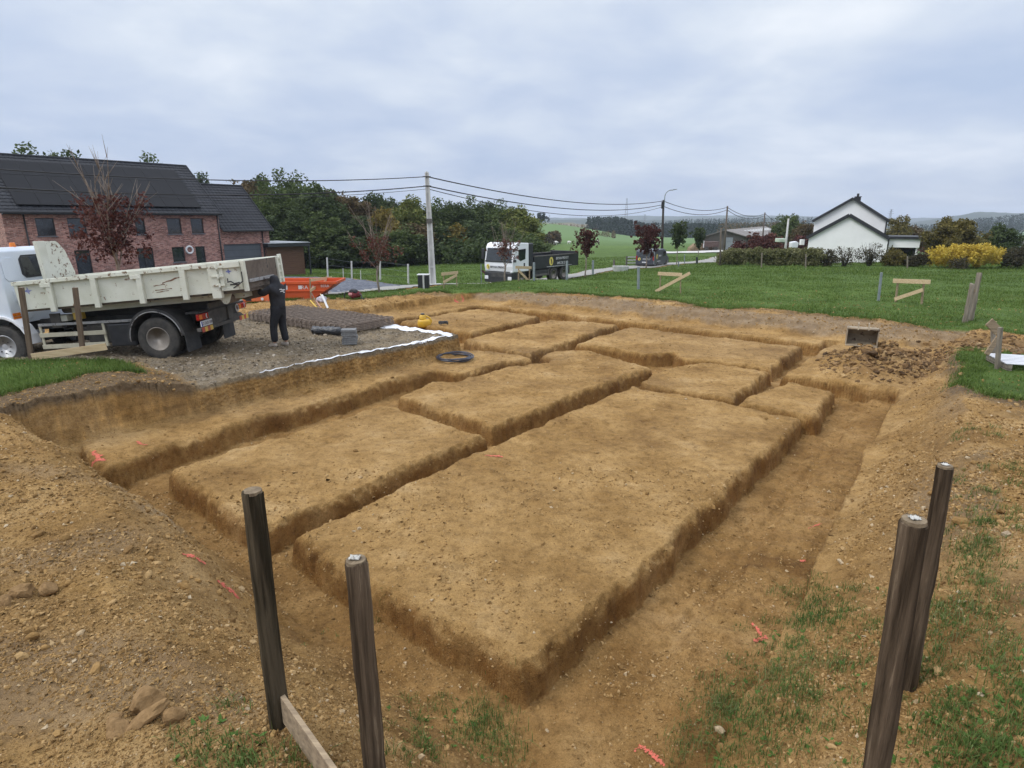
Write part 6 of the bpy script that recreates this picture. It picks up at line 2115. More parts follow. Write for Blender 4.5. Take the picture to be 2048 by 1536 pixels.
def wall_open(x0, x1, z0_, z1, y, th, openings):
    """wall in the x-z plane with real openings; y = outer face, th = thickness inwards (+y)"""
    X = sorted({x0, x1, *[o[0] for o in openings], *[o[1] for o in openings]})
    Z = sorted({z0_, z1, *[o[2] for o in openings], *[o[3] for o in openings]})
    b = MB()
    inside = lambda cx, cz: any(o[0] < cx < o[1] and o[2] < cz < o[3] for o in openings)
    solid = [[not inside((X[i] + X[i + 1]) / 2, (Z[j] + Z[j + 1]) / 2) for j in range(len(Z) - 1)] for i in range(len(X) - 1)]
    nx_, nz_ = len(X) - 1, len(Z) - 1
    vid = {}

    def v(i, j, k):
        if (i, j, k) not in vid:
            vid[(i, j, k)] = len(b.v)
            b.v.append((X[i], y + th * k, Z[j]))
        return vid[(i, j, k)]
    for i in range(nx_):
        for j in range(nz_):
            if not solid[i][j]:
                continue
            b.f.append((v(i, j, 0), v(i + 1, j, 0), v(i + 1, j + 1, 0), v(i, j + 1, 0)))
            b.f.append((v(i, j, 1), v(i, j + 1, 1), v(i + 1, j + 1, 1), v(i + 1, j, 1)))
            for di, dj, e in ((-1, 0, ((i, j), (i, j + 1))), (1, 0, ((i + 1, j + 1), (i + 1, j))), (0, -1, ((i + 1, j), (i, j))), (0, 1, ((i, j + 1), (i + 1, j + 1)))):
                a, c = i + di, j + dj
                if not (0 <= a < nx_ and 0 <= c < nz_ and solid[a][c]):
                    b.f.append((v(*e[0], 0), v(*e[1], 0), v(*e[1], 1), v(*e[0], 1)))
    return b


def add_window(parent, x0, x1, z0_, z1, y, split=False, sill=True, name='window', blind=False):
    fw = 0.06
    b = MB()
    for q in ((x0, x0 + fw, z0_, z1), (x1 - fw, x1, z0_, z1), (x0 + fw, x1 - fw, z0_, z0_ + fw), (x0 + fw, x1 - fw, z1 - fw, z1)):
        b.b2((q[0] + 0.002, y + 0.10, q[2] + 0.002), (q[1] - 0.002, y + 0.17, q[3] - 0.002))
    if split:
        xm = (x0 + x1) / 2
        b.b2((xm - 0.035, y + 0.10, z0_ + fw), (xm + 0.035, y + 0.17, z1 - fw))
    w_ = b.build(name, M_FRAME, parent)
    MB().b2((x0 + fw, y + 0.135, z0_ + fw), (x1 - fw, y + 0.15, z1 - fw)).build('pane', M_GLASS, w_)
    if sill:
        MB().b2((x0 - 0.06, y - 0.07, z0_ - 0.06), (x1 + 0.06, y + 0.098, z0_ - 0.003)).build('sill', M_SILL, w_)
    return w_


def tiled(x0, x1, ya, za, yb, zb, ck=0.34, wave=0.30, amp=0.022, step=0.028, M_=None):
    """rows of interlocking tiles from the eave (ya, za) up to the ridge (yb, zb)"""
    L_ = math.hypot(yb - ya, zb - za)
    ty, tz = (yb - ya) / L_, (zb - za) / L_
    ny_, nz_ = -tz, ty
    rows = int(round(L_ / ck))
    ck = L_ / rows
    cols = int((x1 - x0) / wave * 6)
    V, F = [], []
    xsr = np.linspace(x0, x1, cols + 1)
    ph = (xsr - x0) / wave * 2 * PI
    hgt = amp * (np.abs(np.sin(ph / 2)) ** 0.7)
    for r in range(rows):
        s0_, s1_ = r * ck - 0.02, (r + 1) * ck
        b = len(V)
        for s_, off in ((s0_, -0.02), (s0_, step + 0.02), (s1_, 0.02)):
            for i in range(cols + 1):
                o = off + (hgt[i] if off > 0 else 0)
                V.append((xsr[i], ya + ty * s_ + ny_ * o, za + tz * s_ + nz_ * o))
        for q in range(2):
            for i in range(cols):
                a = b + q * (cols + 1) + i
                F.append((a, a + 1, a + cols + 2, a + cols + 1))
    return np.array(V), np.array(F)


# ------------------------------------------------------------------ the brick house with its solar roof
HL = Vector((-30.98, 38.0, -4.45))
ang = math.atan2(0.773, 0.634)
HS = thing('brick_house', 'red-brown brick house with dark tiled roof covered in black solar panels', 'house', HL, ang)
hx, hy = Vector((math.cos(ang), math.sin(ang), 0)), Vector((-math.sin(ang), math.cos(ang), 0))


def fac(px, py):
    """picture position on the facade plane -> (x along, z up) in house axes"""
    a, b, c = ray(px, py)
    d = Vector((a, b, c))
    nrm = hy
    t = nrm.dot(HL) / nrm.dot(d)
    p = d * t - HL
    return p.dot(hx), p.z


W0, W1 = -0.0, 12.9
XE = 17.0
EZ, RZ, DH = 5.08, 8.62, 9.4
XEZ, XRZ = 3.78, 7.25
ups = [(69, 114, 437, 473), (133, 176, 436, 471), (268, 293, 436, 468), (332, 365, 436, 467), (380, 409, 436, 466)]
los = [(148, 188, 502, 548), (273, 314, 497, 552), (343, 372, 494, 523), (390, 416, 492, 545)]
ops = []
for (a, c, ya, yb) in ups + los:
    xa, zt_ = fac(a, ya)
    xb, zb_ = fac(c, yb)
    ops.append((xa, xb, zb_, zt_))
mu, mz = sum(o[2] for o in ops[:5]) / 5, sum(o[3] for o in ops[:5]) / 5
ops = [(o[0], o[1], mu, mz) if i < 5 else (o[0], o[1], (0.05 if i in (5, 6, 8) else o[2]), sum(q[3] for q in ops[5:]) / 4) for i, o in enumerate(ops)]
wl = wall_open(W0, W1, -0.6, EZ, 0, 0.3, ops)
wl.build('front_wall', M_BRICK, HS)
b = MB()
b.prism([(0.0, -0.6), (DH, -0.6), (DH, EZ), (DH / 2, RZ - 0.12), (0.0, EZ)], W0 - 0.3, W0 - 0.001, 'x')
b.build('gable_wall', M_BRICK, HS)
MB().prism([(0.302, -0.6), (DH, -0.6), (DH, EZ), (DH / 2, RZ - 0.12), (0.302, EZ)], W1 - 0.3, W1, 'x').build('gable_wall', M_BRICK, HS)
MB().b2((W0, DH - 0.3, -0.6), (W1 - 0.301, DH - 0.001, EZ)).build('back_wall', M_BRICK, HS)
MB().b2((W0, 0.302, -0.05), (W1 - 0.31, DH - 0.31, 0.0)).build('floor', M_SILL, HS)
for i, o in enumerate(ops):
    w_ = add_window(HS, *o, 0, split=(i == 6), sill=(i not in (5, 6, 8)))
    if i in (3, 4):
        for q in (0, 1):
            MB().b2((o[0] + 0.12 + q * (o[1] - o[0] - 0.45), 0.19, o[2] + 0.06), (o[0] + 0.33 + q * (o[1] - o[0] - 0.45), 0.21, o[3] - 0.06)).build('curtain', M_CURT, w_)
    if i == 0:
        MB().b2((o[0] + 0.3, 0.6, o[2] + 0.1), (o[1] - 0.4, 0.7, o[2] + 0.4)).build('curtain', M_CURT, w_)
V, F = tiled(W0 - 0.45, W1 + 0.1, -0.35, EZ - 0.20, DH / 2, RZ)
V2, F2 = tiled(W0 - 0.45, W1 + 0.1, DH + 0.35, EZ - 0.20, DH / 2, RZ)
rf = np_mesh('roof', np.concatenate([V, V2]), np.concatenate([F, F2 + len(V)]), M_TILE, HS)
md = rf.modifiers.new('thick', 'SOLIDIFY')
md.thickness = 0.03
MB().path([(W0 - 0.45, DH / 2, RZ + 0.01), (W1 + 0.1, DH / 2, RZ + 0.01)], 0.11, 10).build('ridge', M_TILE, rf)
for x in (W0 - 0.47, W1 + 0.11):
    b = MB()
    b.beam((x, -0.38, EZ - 0.22), (x, DH / 2, RZ + 0.02), 0.07, 0.18)
    b.beam((x, DH + 0.38, EZ - 0.22), (x, DH / 2, RZ + 0.02), 0.07, 0.18)
    b.build('verge', M_TILE, rf)
MB().b2((W0 - 0.45, -0.50, EZ - 0.24), (W1 + 0.1, -0.36, EZ - 0.11)).build('gutter', M_ZINC, HS, bevel=0.02)
MB().b2((W0 - 0.3, -0.35, EZ - 0.30), (W1 + 0.05, -0.002, EZ - 0.24)).build('soffit', M_FRAME, HS)
for x in (0.75, W1 - 0.12):
    MB().cyl((x, -0.06, -0.4), (x, -0.06, EZ - 0.2), 0.045, n=10).build('downpipe', M_ZINC, HS, smooth=True)
# solar panels: three rows on the front slope
sl = Vector((0, DH / 2 + 0.35, RZ - EZ + 0.20))
LS = sl.length
sl.normalize()
nr = Vector((0, -sl.z, sl.y))
x_a, x_b = 0.55, 11.75
npan = 9
pw_ = (x_b - x_a) / npan
e0 = Vector((0, -0.35, EZ - 0.20))
pan = None
for r in range(3):
    for k in range(npan):
        s_a = 0.62 + r * 1.60
        if pan is None:
            pan = MB()
            pan.box((0, 0, 0), (pw_ - 0.015, 1.585, 0.035)).build('frame_tmp', M_PVF, None)
            bpy.data.objects.remove(bpy.data.objects['frame_tmp'])
            po = MB().box((0, 0, 0), (pw_ - 0.015, 1.585, 0.035)).build('solar_panel', M_PVF, HS, bevel=0.004)
            gl = MB().box((0, 0, 0.0186), (pw_ - 0.05, 1.55, 0.003)).build('solar_glass', M_PV, po)
        else:
            po_ = po.copy()
            COL.objects.link(po_)
            gl_ = gl.copy()
            COL.objects.link(gl_)
            gl_.parent = po_
            po = po_
            gl = gl_
        c = e0 + sl * (s_a + 0.8) + nr * 0.15 + Vector((x_a + pw_ * (k + 0.5), 0, 0))
        po.location = c
        po.rotation_euler = (math.atan2(sl.z, sl.y), 0, 0)
# garage wing
xa, zt_ = fac(448, 489)
xb, _ = fac(524, 489)
wl = wall_open(W1 + 0.001, XE, -0.6, XEZ, 0.12, 0.3, [(xa, xb, 0.02, zt_)])
wl.build('garage_wall', M_BRICK, HS)
g_ = MB().b2((xa + 0.002, 0.26, 0.03), (xb - 0.002, 0.32, zt_ - 0.003)).build('garage_door', M_GDOOR, HS)
for k in range(1, 5):
    MB().b2((xa + 0.01, 0.252, 0.03 + k * (zt_ / 5)), (xb - 0.01, 0.259, 0.045 + k * (zt_ / 5))).build('door_groove', M_FRAME, g_)
MB().prism([(0.42, -0.6), (8.4, -0.6), (8.4, XEZ), (4.4, XRZ - 0.15), (0.42, XEZ)], XE - 0.3, XE, 'x').build('gable_wall', M_BRICK, HS)
V, F = tiled(W1 + 0.12, XE + 0.2, -0.22, XEZ - 0.18, 4.3, XRZ)
V2, F2 = tiled(W1 + 0.12, XE + 0.2, 8.8, XEZ - 0.18, 4.3, XRZ)
rf2 = np_mesh('garage_roof', np.concatenate([V, V2]), np.concatenate([F, F2 + len(V)]), M_TILE, HS)
md = rf2.modifiers.new('thick', 'SOLIDIFY')
md.thickness = 0.03
MB().path([(W1 + 0.12, 4.3, XRZ + 0.01), (XE + 0.2, 4.3, XRZ + 0.01)], 0.11, 10).build('ridge', M_TILE, rf2)
b = MB()
b.beam((XE + 0.21, -0.26, XEZ - 0.2), (XE + 0.21, 4.3, XRZ + 0.02), 0.07, 0.18)
b.build('verge', M_TILE, rf2)
MB().b2((W1 + 0.12, -0.36, XEZ - 0.22), (XE + 0.2, -0.23, XEZ - 0.10)).build('gutter', M_ZINC, HS, bevel=0.02)
MB().cyl((XE - 0.62, 0.06, -0.4), (XE - 0.62, 0.06, XEZ - 0.2), 0.045, n=10).build('downpipe', M_ZINC, HS, smooth=True)
MB().path([(10.4 + 0.24 * math.cos(a), -0.05, 2.28 + 0.26 * math.sin(a)) for a in np.linspace(0, 2 * PI, 17)[:-1]], 0.07, 8, closed=True).build('door_wreath', M_LTXT, HS, smooth=True)

# ------------------------------------------------------------------ timber garden shed
sA = P3(538, 548, 50.6)
wS = 1.0
while wS < 9:
    e_ = sA + hx * wS
    if 1024 + 1190 * e_.x / (e_.y * math.cos(PITCH) - e_.z * math.sin(PITCH)) > 616:
        break
    wS += 0.02
SA = thing('timber_shed', 'flat-roofed shed of brown cedar boards beside the brick house', 'shed', (sA.x, sA.y, h1(sA.x, sA.y)), ang)
b = MB()
for k in range(16):
    b.b2((0, 0.0, -0.1 + k * 0.165), (wS - 0.25, 0.05 + 0.02, -0.1 + k * 0.165 + 0.155))
b.b2((0.02, 0.071, -0.1), (wS - 0.27, 0.12, 2.5))
b.build('board_wall', M_CEDAR, SA)
MB().b2((wS - 0.30, 0.121, -0.1), (wS - 0.25, 4.5, 2.5)).build('board_wall', M_CEDAR, SA)
MB().b2((-0.1, -0.55, 2.42), (wS + 0.1, 4.8, 2.70)).build('roof', M_FRAME, SA, bevel=0.01)
MB().b2((-0.12, -0.58, 2.705), (wS + 0.13, 4.85, 2.75)).build('roof_trim', M_METALG, SA)
MB().b2((wS - 0.06, -0.5, -0.1), (wS + 0.06, -0.38, 2.415)).build('corner_post', M_FRAME, SA)

# ------------------------------------------------------------------ the white gabled house
yA = 64.0
gap = P3(1699, 430.5, yA)
wy = Vector((gap.x, gap.y, 0)).normalized()          # its ridge runs straight away from us
wx = Vector((wy.y, -wy.x, 0))
base_z = h1(gap.x, yA) - 0.5
WO = Vector((gap.x, yA, base_z))
WH = thing('white_house', 'white rendered house with black-edged gables, one stepped before the other', 'house', WO, math.atan2(wx.y, wx.x))


def onp(px, py, back):
    """picture position on the gable plane (or one set back) -> (x, z) in house axes"""
    d = Vector(ray(px, py))
    o_ = WO + wy * back
    t_ = wy.dot(o_) / wy.dot(d)
    p = d * t_ - o_
    return p.dot(wx), p.z


lx0, ezl = onp(1616, 473.5, 0)
lx1, ezr = onp(1779, 476, 0)
lxa, rz_ = onp(1699, 430.5, 0)
ez = (ezl + ezr) / 2
MB().prism([(lx0 + 0.1, 0), (lx1 - 0.1, 0), (lx1 - 0.1, ez), (lxa, rz_ - 0.1), (lx0 + 0.1, ez)], 0, 3.0).build('front_gable', M_RENDER, WH)
b = MB()
for q in (lx0 - 0.12, lx1 + 0.05):
    b.beam((q, 1.45, ez - 0.10), (lxa, 1.45, rz_ + 0.02), 3.4, 0.34, (0, 0, 1))
b.build('front_roof', M_DVERGE, WH)
BK = 3.0
X0, eul = onp(1627, 441, BK)
X1, eur = onp(1778, 440, BK)
XA, ru = onp(1707, 397, BK)
eu = (eul + eur) / 2
MB().prism([(X0 + 0.12, 0), (X1 - 0.25, 0), (X1 - 0.25, eu), (XA, ru - 0.1), (X0 + 0.12, eu)], BK + 0.002, 13).build('main_walls', M_RENDER, WH)
b = MB()
b.beam((X0 - 0.1, 7.9, eu - 0.10), (XA, 7.9, ru + 0.02), 10.4, 0.26, (0, 0, 1))
b.beam((X1 + 0.05, 7.9, eu - 0.10), (XA, 7.9, ru + 0.02), 10.4, 0.26, (0, 0, 1))
mr = b.build('main_roof', M_DVERGE, WH)
ch = MB().b2((XA + 0.15, 5.0, ru - 0.9), (XA + 0.72, 5.6, ru + 0.22))
ch.b2((XA + 0.08, 4.95, ru + 0.222), (XA + 0.79, 5.65, ru + 0.27))
ch.cyl((XA + 0.40, 5.3, ru + 0.272), (XA + 0.40, 5.3, ru + 0.58), 0.12)
ch.build('chimney', M_DVERGE, mr)
MB().cyl((X1 - 0.18, 2.92, 2.4), (X1 - 0.18, 2.92, eu - 0.15), 0.07, n=8).build('downpipe', M_ZINC, WH)
axl, zt_ = onp(1780, 472.5, 0.6)
axr, zm_ = onp(1838, 495.5, 0.6)
MB().b2((axl, 0.4, zm_), (axr, 5.5, zt_ - 0.26)).build('annex_fascia', M_RENDER, WH)
MB().b2((axl - 0.1, 0.2, zt_ - 0.258), (axr + 0.1, 5.7, zt_)).build('annex_roof', M_DVERGE, WH)
MB().b2((axl, 2.0, 0), (axr, 2.2, zm_ - 0.002)).build('annex_glazing', M_GLASS, WH)
for x in (axl + 0.1, axr - 0.15):
    MB().b2((x - 0.1, 0.6, 0), (x + 0.1, 0.8, zm_ - 0.002)).build('annex_post', M_RENDER, WH)

# ------------------------------------------------------------------ the barn
D1, D2_ = 122.0, 168.0
e_l, ap, e_r = P3(1407, 473.5, D1), P3(1447, 461, D1), P3(1496, 475.5, D1)
ap2, e_r2 = P3(1531, 453.5, D2_), P3(1573, 468, 146.0)
e_l2 = e_l + (ap2 - ap)
e_r2 = e_r + (ap2 - ap) * 0.86
bz = -5.75
BA = thing('barn', 'long old barn with grey fibre sheet roof, a row of roof lights and boarded gable', 'barn', (0, 0, 0))
MB().add([(e_l.x, D1, bz), (e_r.x, D1, bz), (e_r.x, D1, e_r.z), (ap.x, D1, ap.z), (e_l.x, D1, e_l.z), (e_l.x, D1 + 0.3, bz), (e_r.x, D1 + 0.3, bz), (e_r.x, D1 + 0.3, e_r.z), (ap.x, D1 + 0.3, ap.z), (e_l.x, D1 + 0.3, e_l.z)],
         [(0, 1, 2, 3, 4), (9, 8, 7, 6, 5), (0, 5, 6, 1), (1, 6, 7, 2), (2, 7, 8, 3), (3, 8, 9, 4), (4, 9, 5, 0)]).build('gable_wall', M_BARNW, BA)


def slab(name, q, m, th, parent):
    q = [Vector(v) for v in q]
    up = Vector((0, 0, th))
    return MB().add([tuple(v) for v in q] + [tuple(v + up) for v in q], [(0, 3, 2, 1), (4, 5, 6, 7), (0, 1, 5, 4), (1, 2, 6, 5), (2, 3, 7, 6), (3, 0, 4, 7)]).build(name, m, parent)


back = (ap2 - ap)
rr_ = slab('roof', [e_r + Vector((0.5, -0.6, -0.15)), e_r2 + Vector((0.5, 0, -0.15)), ap2, ap + Vector((0, -0.6, 0))], M_FIBRE, 0.15, BA)
slab('roof', [ap + Vector((0, -0.6, 0)), ap2, e_l2, e_l + Vector((-0.5, -0.6, -0.15))], M_FIBRE, 0.15, BA)
for k in range(12):
    t0, t1 = 0.13 + k * 0.068, 0.13 + k * 0.068 + 0.028
    lo0, lo1 = e_r.lerp(e_r2, t0), e_r.lerp(e_r2, t1)
    hi0, hi1 = ap.lerp(ap2, t0), ap.lerp(ap2, t1)
    slab('roof_light', [lo0.lerp(hi0, 0.45) + Vector((0.1, 0, 0.12)), lo1.lerp(hi1, 0.45) + Vector((0.1, 0, 0.12)), lo1.lerp(hi1, 0.72) + Vector((0.1, 0, 0.14)), lo0.lerp(hi0, 0.72) + Vector((0.1, 0, 0.14))], M_SKYL, 0.06, rr_)
b = MB()
for k in range(8):
    p = e_r.lerp(e_r2, k / 7)
    b.b2((p.x - 0.1, p.y, bz - 0.5), (p.x + 0.1, p.y + 0.2, p.z))
b.build('posts', M_BARNW, BA).name = 'side_post_row'
slab('side_wall', [e_r2 + Vector((-3, 0, -3.6)), e_r + Vector((-3, 1, -3.4)), e_r + Vector((-3.1, 1, 0.0)), e_r2 + Vector((-3.1, 0, 0.0))], M_BARNW, 0.05, BA)
MB().b2((ap.x + 0.4, D1 - 0.15, bz), (ap.x + 3.0, D1 - 0.005, bz + 1.6)).build('sheet_door', M_METALG, BA)
MB().b2((ap.x + 0.3, D1 - 0.1, bz + 1.62), (ap.x + 2.0, D1 - 0.005, bz + 2.4)).build('sheet_panel', M_METALG, BA)
q = P3(1421, 497, 118)
WG = thing('farm_wagon', 'dark red farm wagon standing before the barn gable', 'wagon', (q.x, q.y, h1(q.x, q.y)))
MB().b2((-1.3, 0, 0.7), (1.6, 2.0, 1.75)).build('box', pm('dull_red_brown', (0.075, 0.045, 0.04), (0.11, 0.07, 0.06), 2, 0.8), WG, bevel=0.05)
MB().cyl((-0.8, -0.05, 0.4), (-0.8, 0.2, 0.4), 0.42).build('wheel', M_RUBBER, WG)
MB().cyl((1.0, -0.05, 0.4), (1.0, 0.2, 0.4), 0.42).build('wheel', M_RUBBER, WG)
MB().b2((-1.42, 0.0, 0.6), (-1.31, 0.1, 1.9)).build('ladder', M_LTXT, WG)
q = P3(1405, 497, 119)
o = MB().prism([(-2.6, -0.3), (2.2, -0.3), (2.0, 1.2), (0.6, 1.5), (-1.4, 1.4), (-2.4, 0.6)], 0, 2.0).build('earth_heap', M_GROUND, None, bevel=0.3)
o.location = (q.x, q.y, h1(q.x, q.y))
tag(o, 'low brown heap at the left foot of the barn gable', 'heap')
# odds and ends behind the hedge
q = P3(1590, 496, 66)
o = MB().prism([(-0.4, 0), (0.3, 0), (0.38, 0.55), (0.1, 0.7), (-0.42, 0.62)], 0, 0.7).build('bulk_bag', M_WHITE, None, bevel=0.08)
o.location = (q.x, q.y, q.z)
tag(o, 'white bulk bag behind the hedge left of the white house', 'bulk bag')
q = P3(1605, 490, 68)
o = MB().b2((-0.2, 0, 0), (0.2, 0.4, 0.6)).build('letter_box_pillar', M_RENDER, None, bevel=0.02)
o.location = (q.x, q.y, q.z)
tag(o, 'pale masonry pillar between bulk bag and white house', 'pillar')
q = P3(1567, 479, 70)
o = MB().b2((-0.55, 0, -0.3), (0.35, 1.0, 0.12)).build('small_roof', pm('pale_green_sheet', (0.50, 0.58, 0.46), None, 2, 0.6), None, bevel=0.05)
o.location = (q.x, q.y, q.z)
tag(o, 'pale green shed top showing beside the white pole', 'shed')
# ------------------------------------------------------------------ trees and shrubs
def leaf_cloud(rng, cents, rads, per, size, flat=0.0, sq=1.0):
    """leaf-sized quads gathered round clump centres"""
    n = len(cents) * per
    c = np.repeat(cents, per, 0)
    r_ = np.repeat(rads, per)[:, None]
    d = rng.normal(0, 1, (n, 3))
    d /= np.linalg.norm(d, axis=1, keepdims=True)
    d *= rng.random((n, 1)) ** 0.45
    d[:, 2] *= sq
    p = c + d * r_
    a = rng.normal(0, 1, (n, 3))
    a[:, 2] *= 1 - flat
    a /= np.linalg.norm(a, axis=1, keepdims=True)
    b = np.cross(a, rng.normal(0, 1, (n, 3)))
    b /= np.linalg.norm(b, axis=1, keepdims=True) + 1e-9
    s_ = size * rng.uniform(0.6, 1.4, (n, 1))
    V = np.stack([p - a * s_, p + b * s_ * 0.55, p + a * s_, p - b * s_ * 0.55], 1).reshape(-1, 3)
    F = np.arange(4 * n).reshape(n, 4)
    return V, F


def branches(b, rg_, base, top_z, r0, n_main, spread, up=0.8, sub=3, wig=0.06, start=0.35, thin=0.35):
    """tapered trunk with limbs and twigs; returns the limb tips"""
    tips = []
    x0, y0, z0_ = base
    H_ = top_z - z0_
    tr = []
    for i in range(9):
        t = i / 8
        tr.append(Vector((x0 + rg_.gauss(0, wig) * H_ * 0.12 * t, y0 + rg_.gauss(0, wig) * H_ * 0.12 * t, z0_ + H_ * 0.92 * t)))
    b.path(tr, [r0 * (1.25 if i == 0 else 1) * (1 - 0.85 * i / 8) for i in range(9)], 8)
    tips.append(tr[-1])
    for k in range(n_main):
        t = start + (0.9 - start) * (k + rg_.random() * 0.6) / n_main
        i = min(int(t * 8), 7)
        p = tr[i].lerp(tr[i + 1], t * 8 - i)
        a = k * 2.4 + rg_.uniform(-0.5, 0.5)
        ln = spread * (1.15 - 0.6 * t) * rg_.uniform(0.75, 1.15)
        d = Vector((math.cos(a), math.sin(a), up * rg_.uniform(0.6, 1.4))).normalized()
        pts = [p]
        for j in range(4):
            d = (d + Vector((rg_.gauss(0, 0.16), rg_.gauss(0, 0.16), 0.16))).normalized()
            pts.append(pts[-1] + d * ln / 4)
        rb = r0 * (1 - 0.8 * t) * 0.55
        b.path(pts, [rb * (1 - 0.8 * j / 4) for j in range(5)], 6)
        tips.append(pts[-1])
        tips.append(pts[2])
        for q in range(sub):
            j = rg_.choice((1, 2, 3))
            d2 = (pts[j + 1] - pts[j]).normalized() + Vector((rg_.gauss(0, 0.6), rg_.gauss(0, 0.6), rg_.uniform(0, 0.7)))
            d2.normalize()
            l2 = ln * thin * rg_.uniform(0.6, 1.3)
            e = pts[j] + d2 * l2
            b.path([pts[j], pts[j] + d2 * l2 * 0.5 + Vector((0, 0, 0.02)), e], [rb * 0.45, rb * 0.3, rb * 0.12], 5)
            tips.append(e)
    return tips


M_BARK = pm('dark_bark', (0.045, 0.036, 0.028), (0.085, 0.07, 0.055), 6, 0.95, bump=0.5)
M_BARKP = pm('pale_bark', (0.17, 0.135, 0.105), (0.26, 0.21, 0.17), 6, 0.9, bump=0.4)
LEAF = {
    'dark': leaf_mat('leaf_dark_green', [(0.024, 0.036, 0.014), (0.042, 0.064, 0.021), (0.068, 0.095, 0.032), (0.10, 0.125, 0.045)]),
    'mid': leaf_mat('leaf_mid_green', [(0.036, 0.054, 0.017), (0.064, 0.094, 0.026), (0.10, 0.132, 0.04), (0.145, 0.17, 0.058)]),
    'lime': leaf_mat('leaf_yellow_green', [(0.05, 0.07, 0.016), (0.10, 0.128, 0.03), (0.18, 0.195, 0.048), (0.27, 0.25, 0.07)]),
    'brown': leaf_mat('leaf_autumn_brown', [(0.04, 0.03, 0.016), (0.09, 0.062, 0.028), (0.14, 0.10, 0.045), (0.10, 0.10, 0.036)]),
    'gold': leaf_mat('leaf_autumn_gold', [(0.06, 0.045, 0.012), (0.13, 0.098, 0.022), (0.22, 0.165, 0.035), (0.14, 0.125, 0.03)]),
    'red': leaf_mat('leaf_copper_red', [(0.026, 0.009, 0.008), (0.062, 0.019, 0.016), (0.105, 0.036, 0.027), (0.15, 0.066, 0.048)], trans=0.2),
    'rbrown': leaf_mat('leaf_red_brown', [(0.05, 0.016, 0.012), (0.10, 0.036, 0.025), (0.15, 0.065, 0.045), (0.18, 0.095, 0.07)], trans=0.2),
    'yellow': leaf_mat('leaf_bright_yellow', [(0.26, 0.17, 0.02), (0.46, 0.33, 0.045), (0.60, 0.46, 0.08), (0.66, 0.55, 0.17)], trans=0.3),
    'hedge': leaf_mat('leaf_hedge', [(0.05, 0.06, 0.02), (0.11, 0.118, 0.04), (0.20, 0.195, 0.085), (0.36, 0.34, 0.21)]),
    'olive': leaf_mat('leaf_olive', [(0.05, 0.042, 0.013), (0.095, 0.082, 0.023), (0.155, 0.128, 0.036), (0.22, 0.17, 0.045)]),
    'shrub': leaf_mat('leaf_dull_shrub', [(0.022, 0.022, 0.012), (0.045, 0.042, 0.02), (0.075, 0.065, 0.034), (0.10, 0.085, 0.05)]),
    'pine': leaf_mat('needle_blue_green', [(0.006, 0.014, 0.009), (0.013, 0.027, 0.016), (0.022, 0.04, 0.022), (0.034, 0.052, 0.026)]),
}


def crown_tree(name, label, cat, x, y, height, rx, leaf, seed, trunk=0.35, r0=0.22, n_cl=70, per=60, size=0.22, cl_r=0.9, group=None, z=None, bark=None, shape=1.0, low=0.18, dens_edge=0.5):
    """broad-leaved tree: trunk with limbs and a crown of leaf clumps with gaps"""
    rg_ = random.Random(seed)
    rng = np.random.default_rng(seed)
    t = thing(name, label, cat, (x, y, h1(x, y) if z is None else z), rg_.uniform(0, 6.28), group)
    b = MB()
    tips = branches(b, rg_, (0, 0, -0.3), height * 0.9, r0, 12, rx * 0.95, 0.7, 3, start=trunk)
    b.build('trunk', bark or M_BARK, t, smooth=True)
    zc, rz2 = height * (0.5 + low / 2), height * (0.5 - low / 2)
    cents = []
    while len(cents) < n_cl:
        d = rng.normal(0, 1, 3)
        d /= np.linalg.norm(d)
        k = rng.random() ** dens_edge
        lob = 1 + 0.45 * float(vn(d[0] * 1.6 + seed, d[1] * 1.6 + d[2] * 1.4, seed)) + 0.25 * float(vn(d[0] * 4 + seed, d[1] * 4 + d[2] * 3, 3))
        wx = rx * (1 - 0.35 * max(0, d[2]) ** 2 * shape)
        cents.append((d[0] * wx * k * lob, d[1] * wx * k * lob, zc + d[2] * rz2 * k * lob))
    cents = np.array(cents)
    tp_ = np.array([[q.x, q.y, q.z] for q in tips if q.z > height * low])
    if len(tp_):
        cents = np.concatenate([cents, tp_])
    rads = rng.uniform(0.55, 1.25, len(cents)) * cl_r
    V, F = leaf_cloud(rng, cents, rads, per, size)
    np_mesh('crown', V, F, LEAF[leaf], t)
    return t


# the wood behind the meadow: a few kinds of tree, copied with their own size and turn
PROTO = []
for k, (lf, hh, rx, ncl, low) in enumerate((('dark', 15, 5.0, 150, 0.06), ('mid', 15, 4.8, 140, 0.08), ('lime', 14, 4.2, 120, 0.15), ('brown', 14, 4.6, 110, 0.08), ('dark', 15, 4.2, 140, 0.04), ('mid', 13, 4.6, 130, 0.05), ('gold', 8, 2.4, 70, 0.08))):
    t = crown_tree('wood_tree', 'tree', 'tree', 0, 0, hh, rx, lf, 100 + k, trunk=0.12, r0=0.3, n_cl=ncl, per=105, size=0.26, cl_r=1.4, z=0, low=low)
    PROTO.append((t, hh, lf))
KIND = {'dark': 'dark green broadleaf tree of the wood behind the meadow', 'mid': 'mid green broadleaf tree of the wood behind the meadow', 'lime': 'yellow-green tree of the wood behind the meadow', 'brown': 'brownish autumn tree of the wood behind the meadow', 'gold': 'small golden tree at the edge of the wood'}
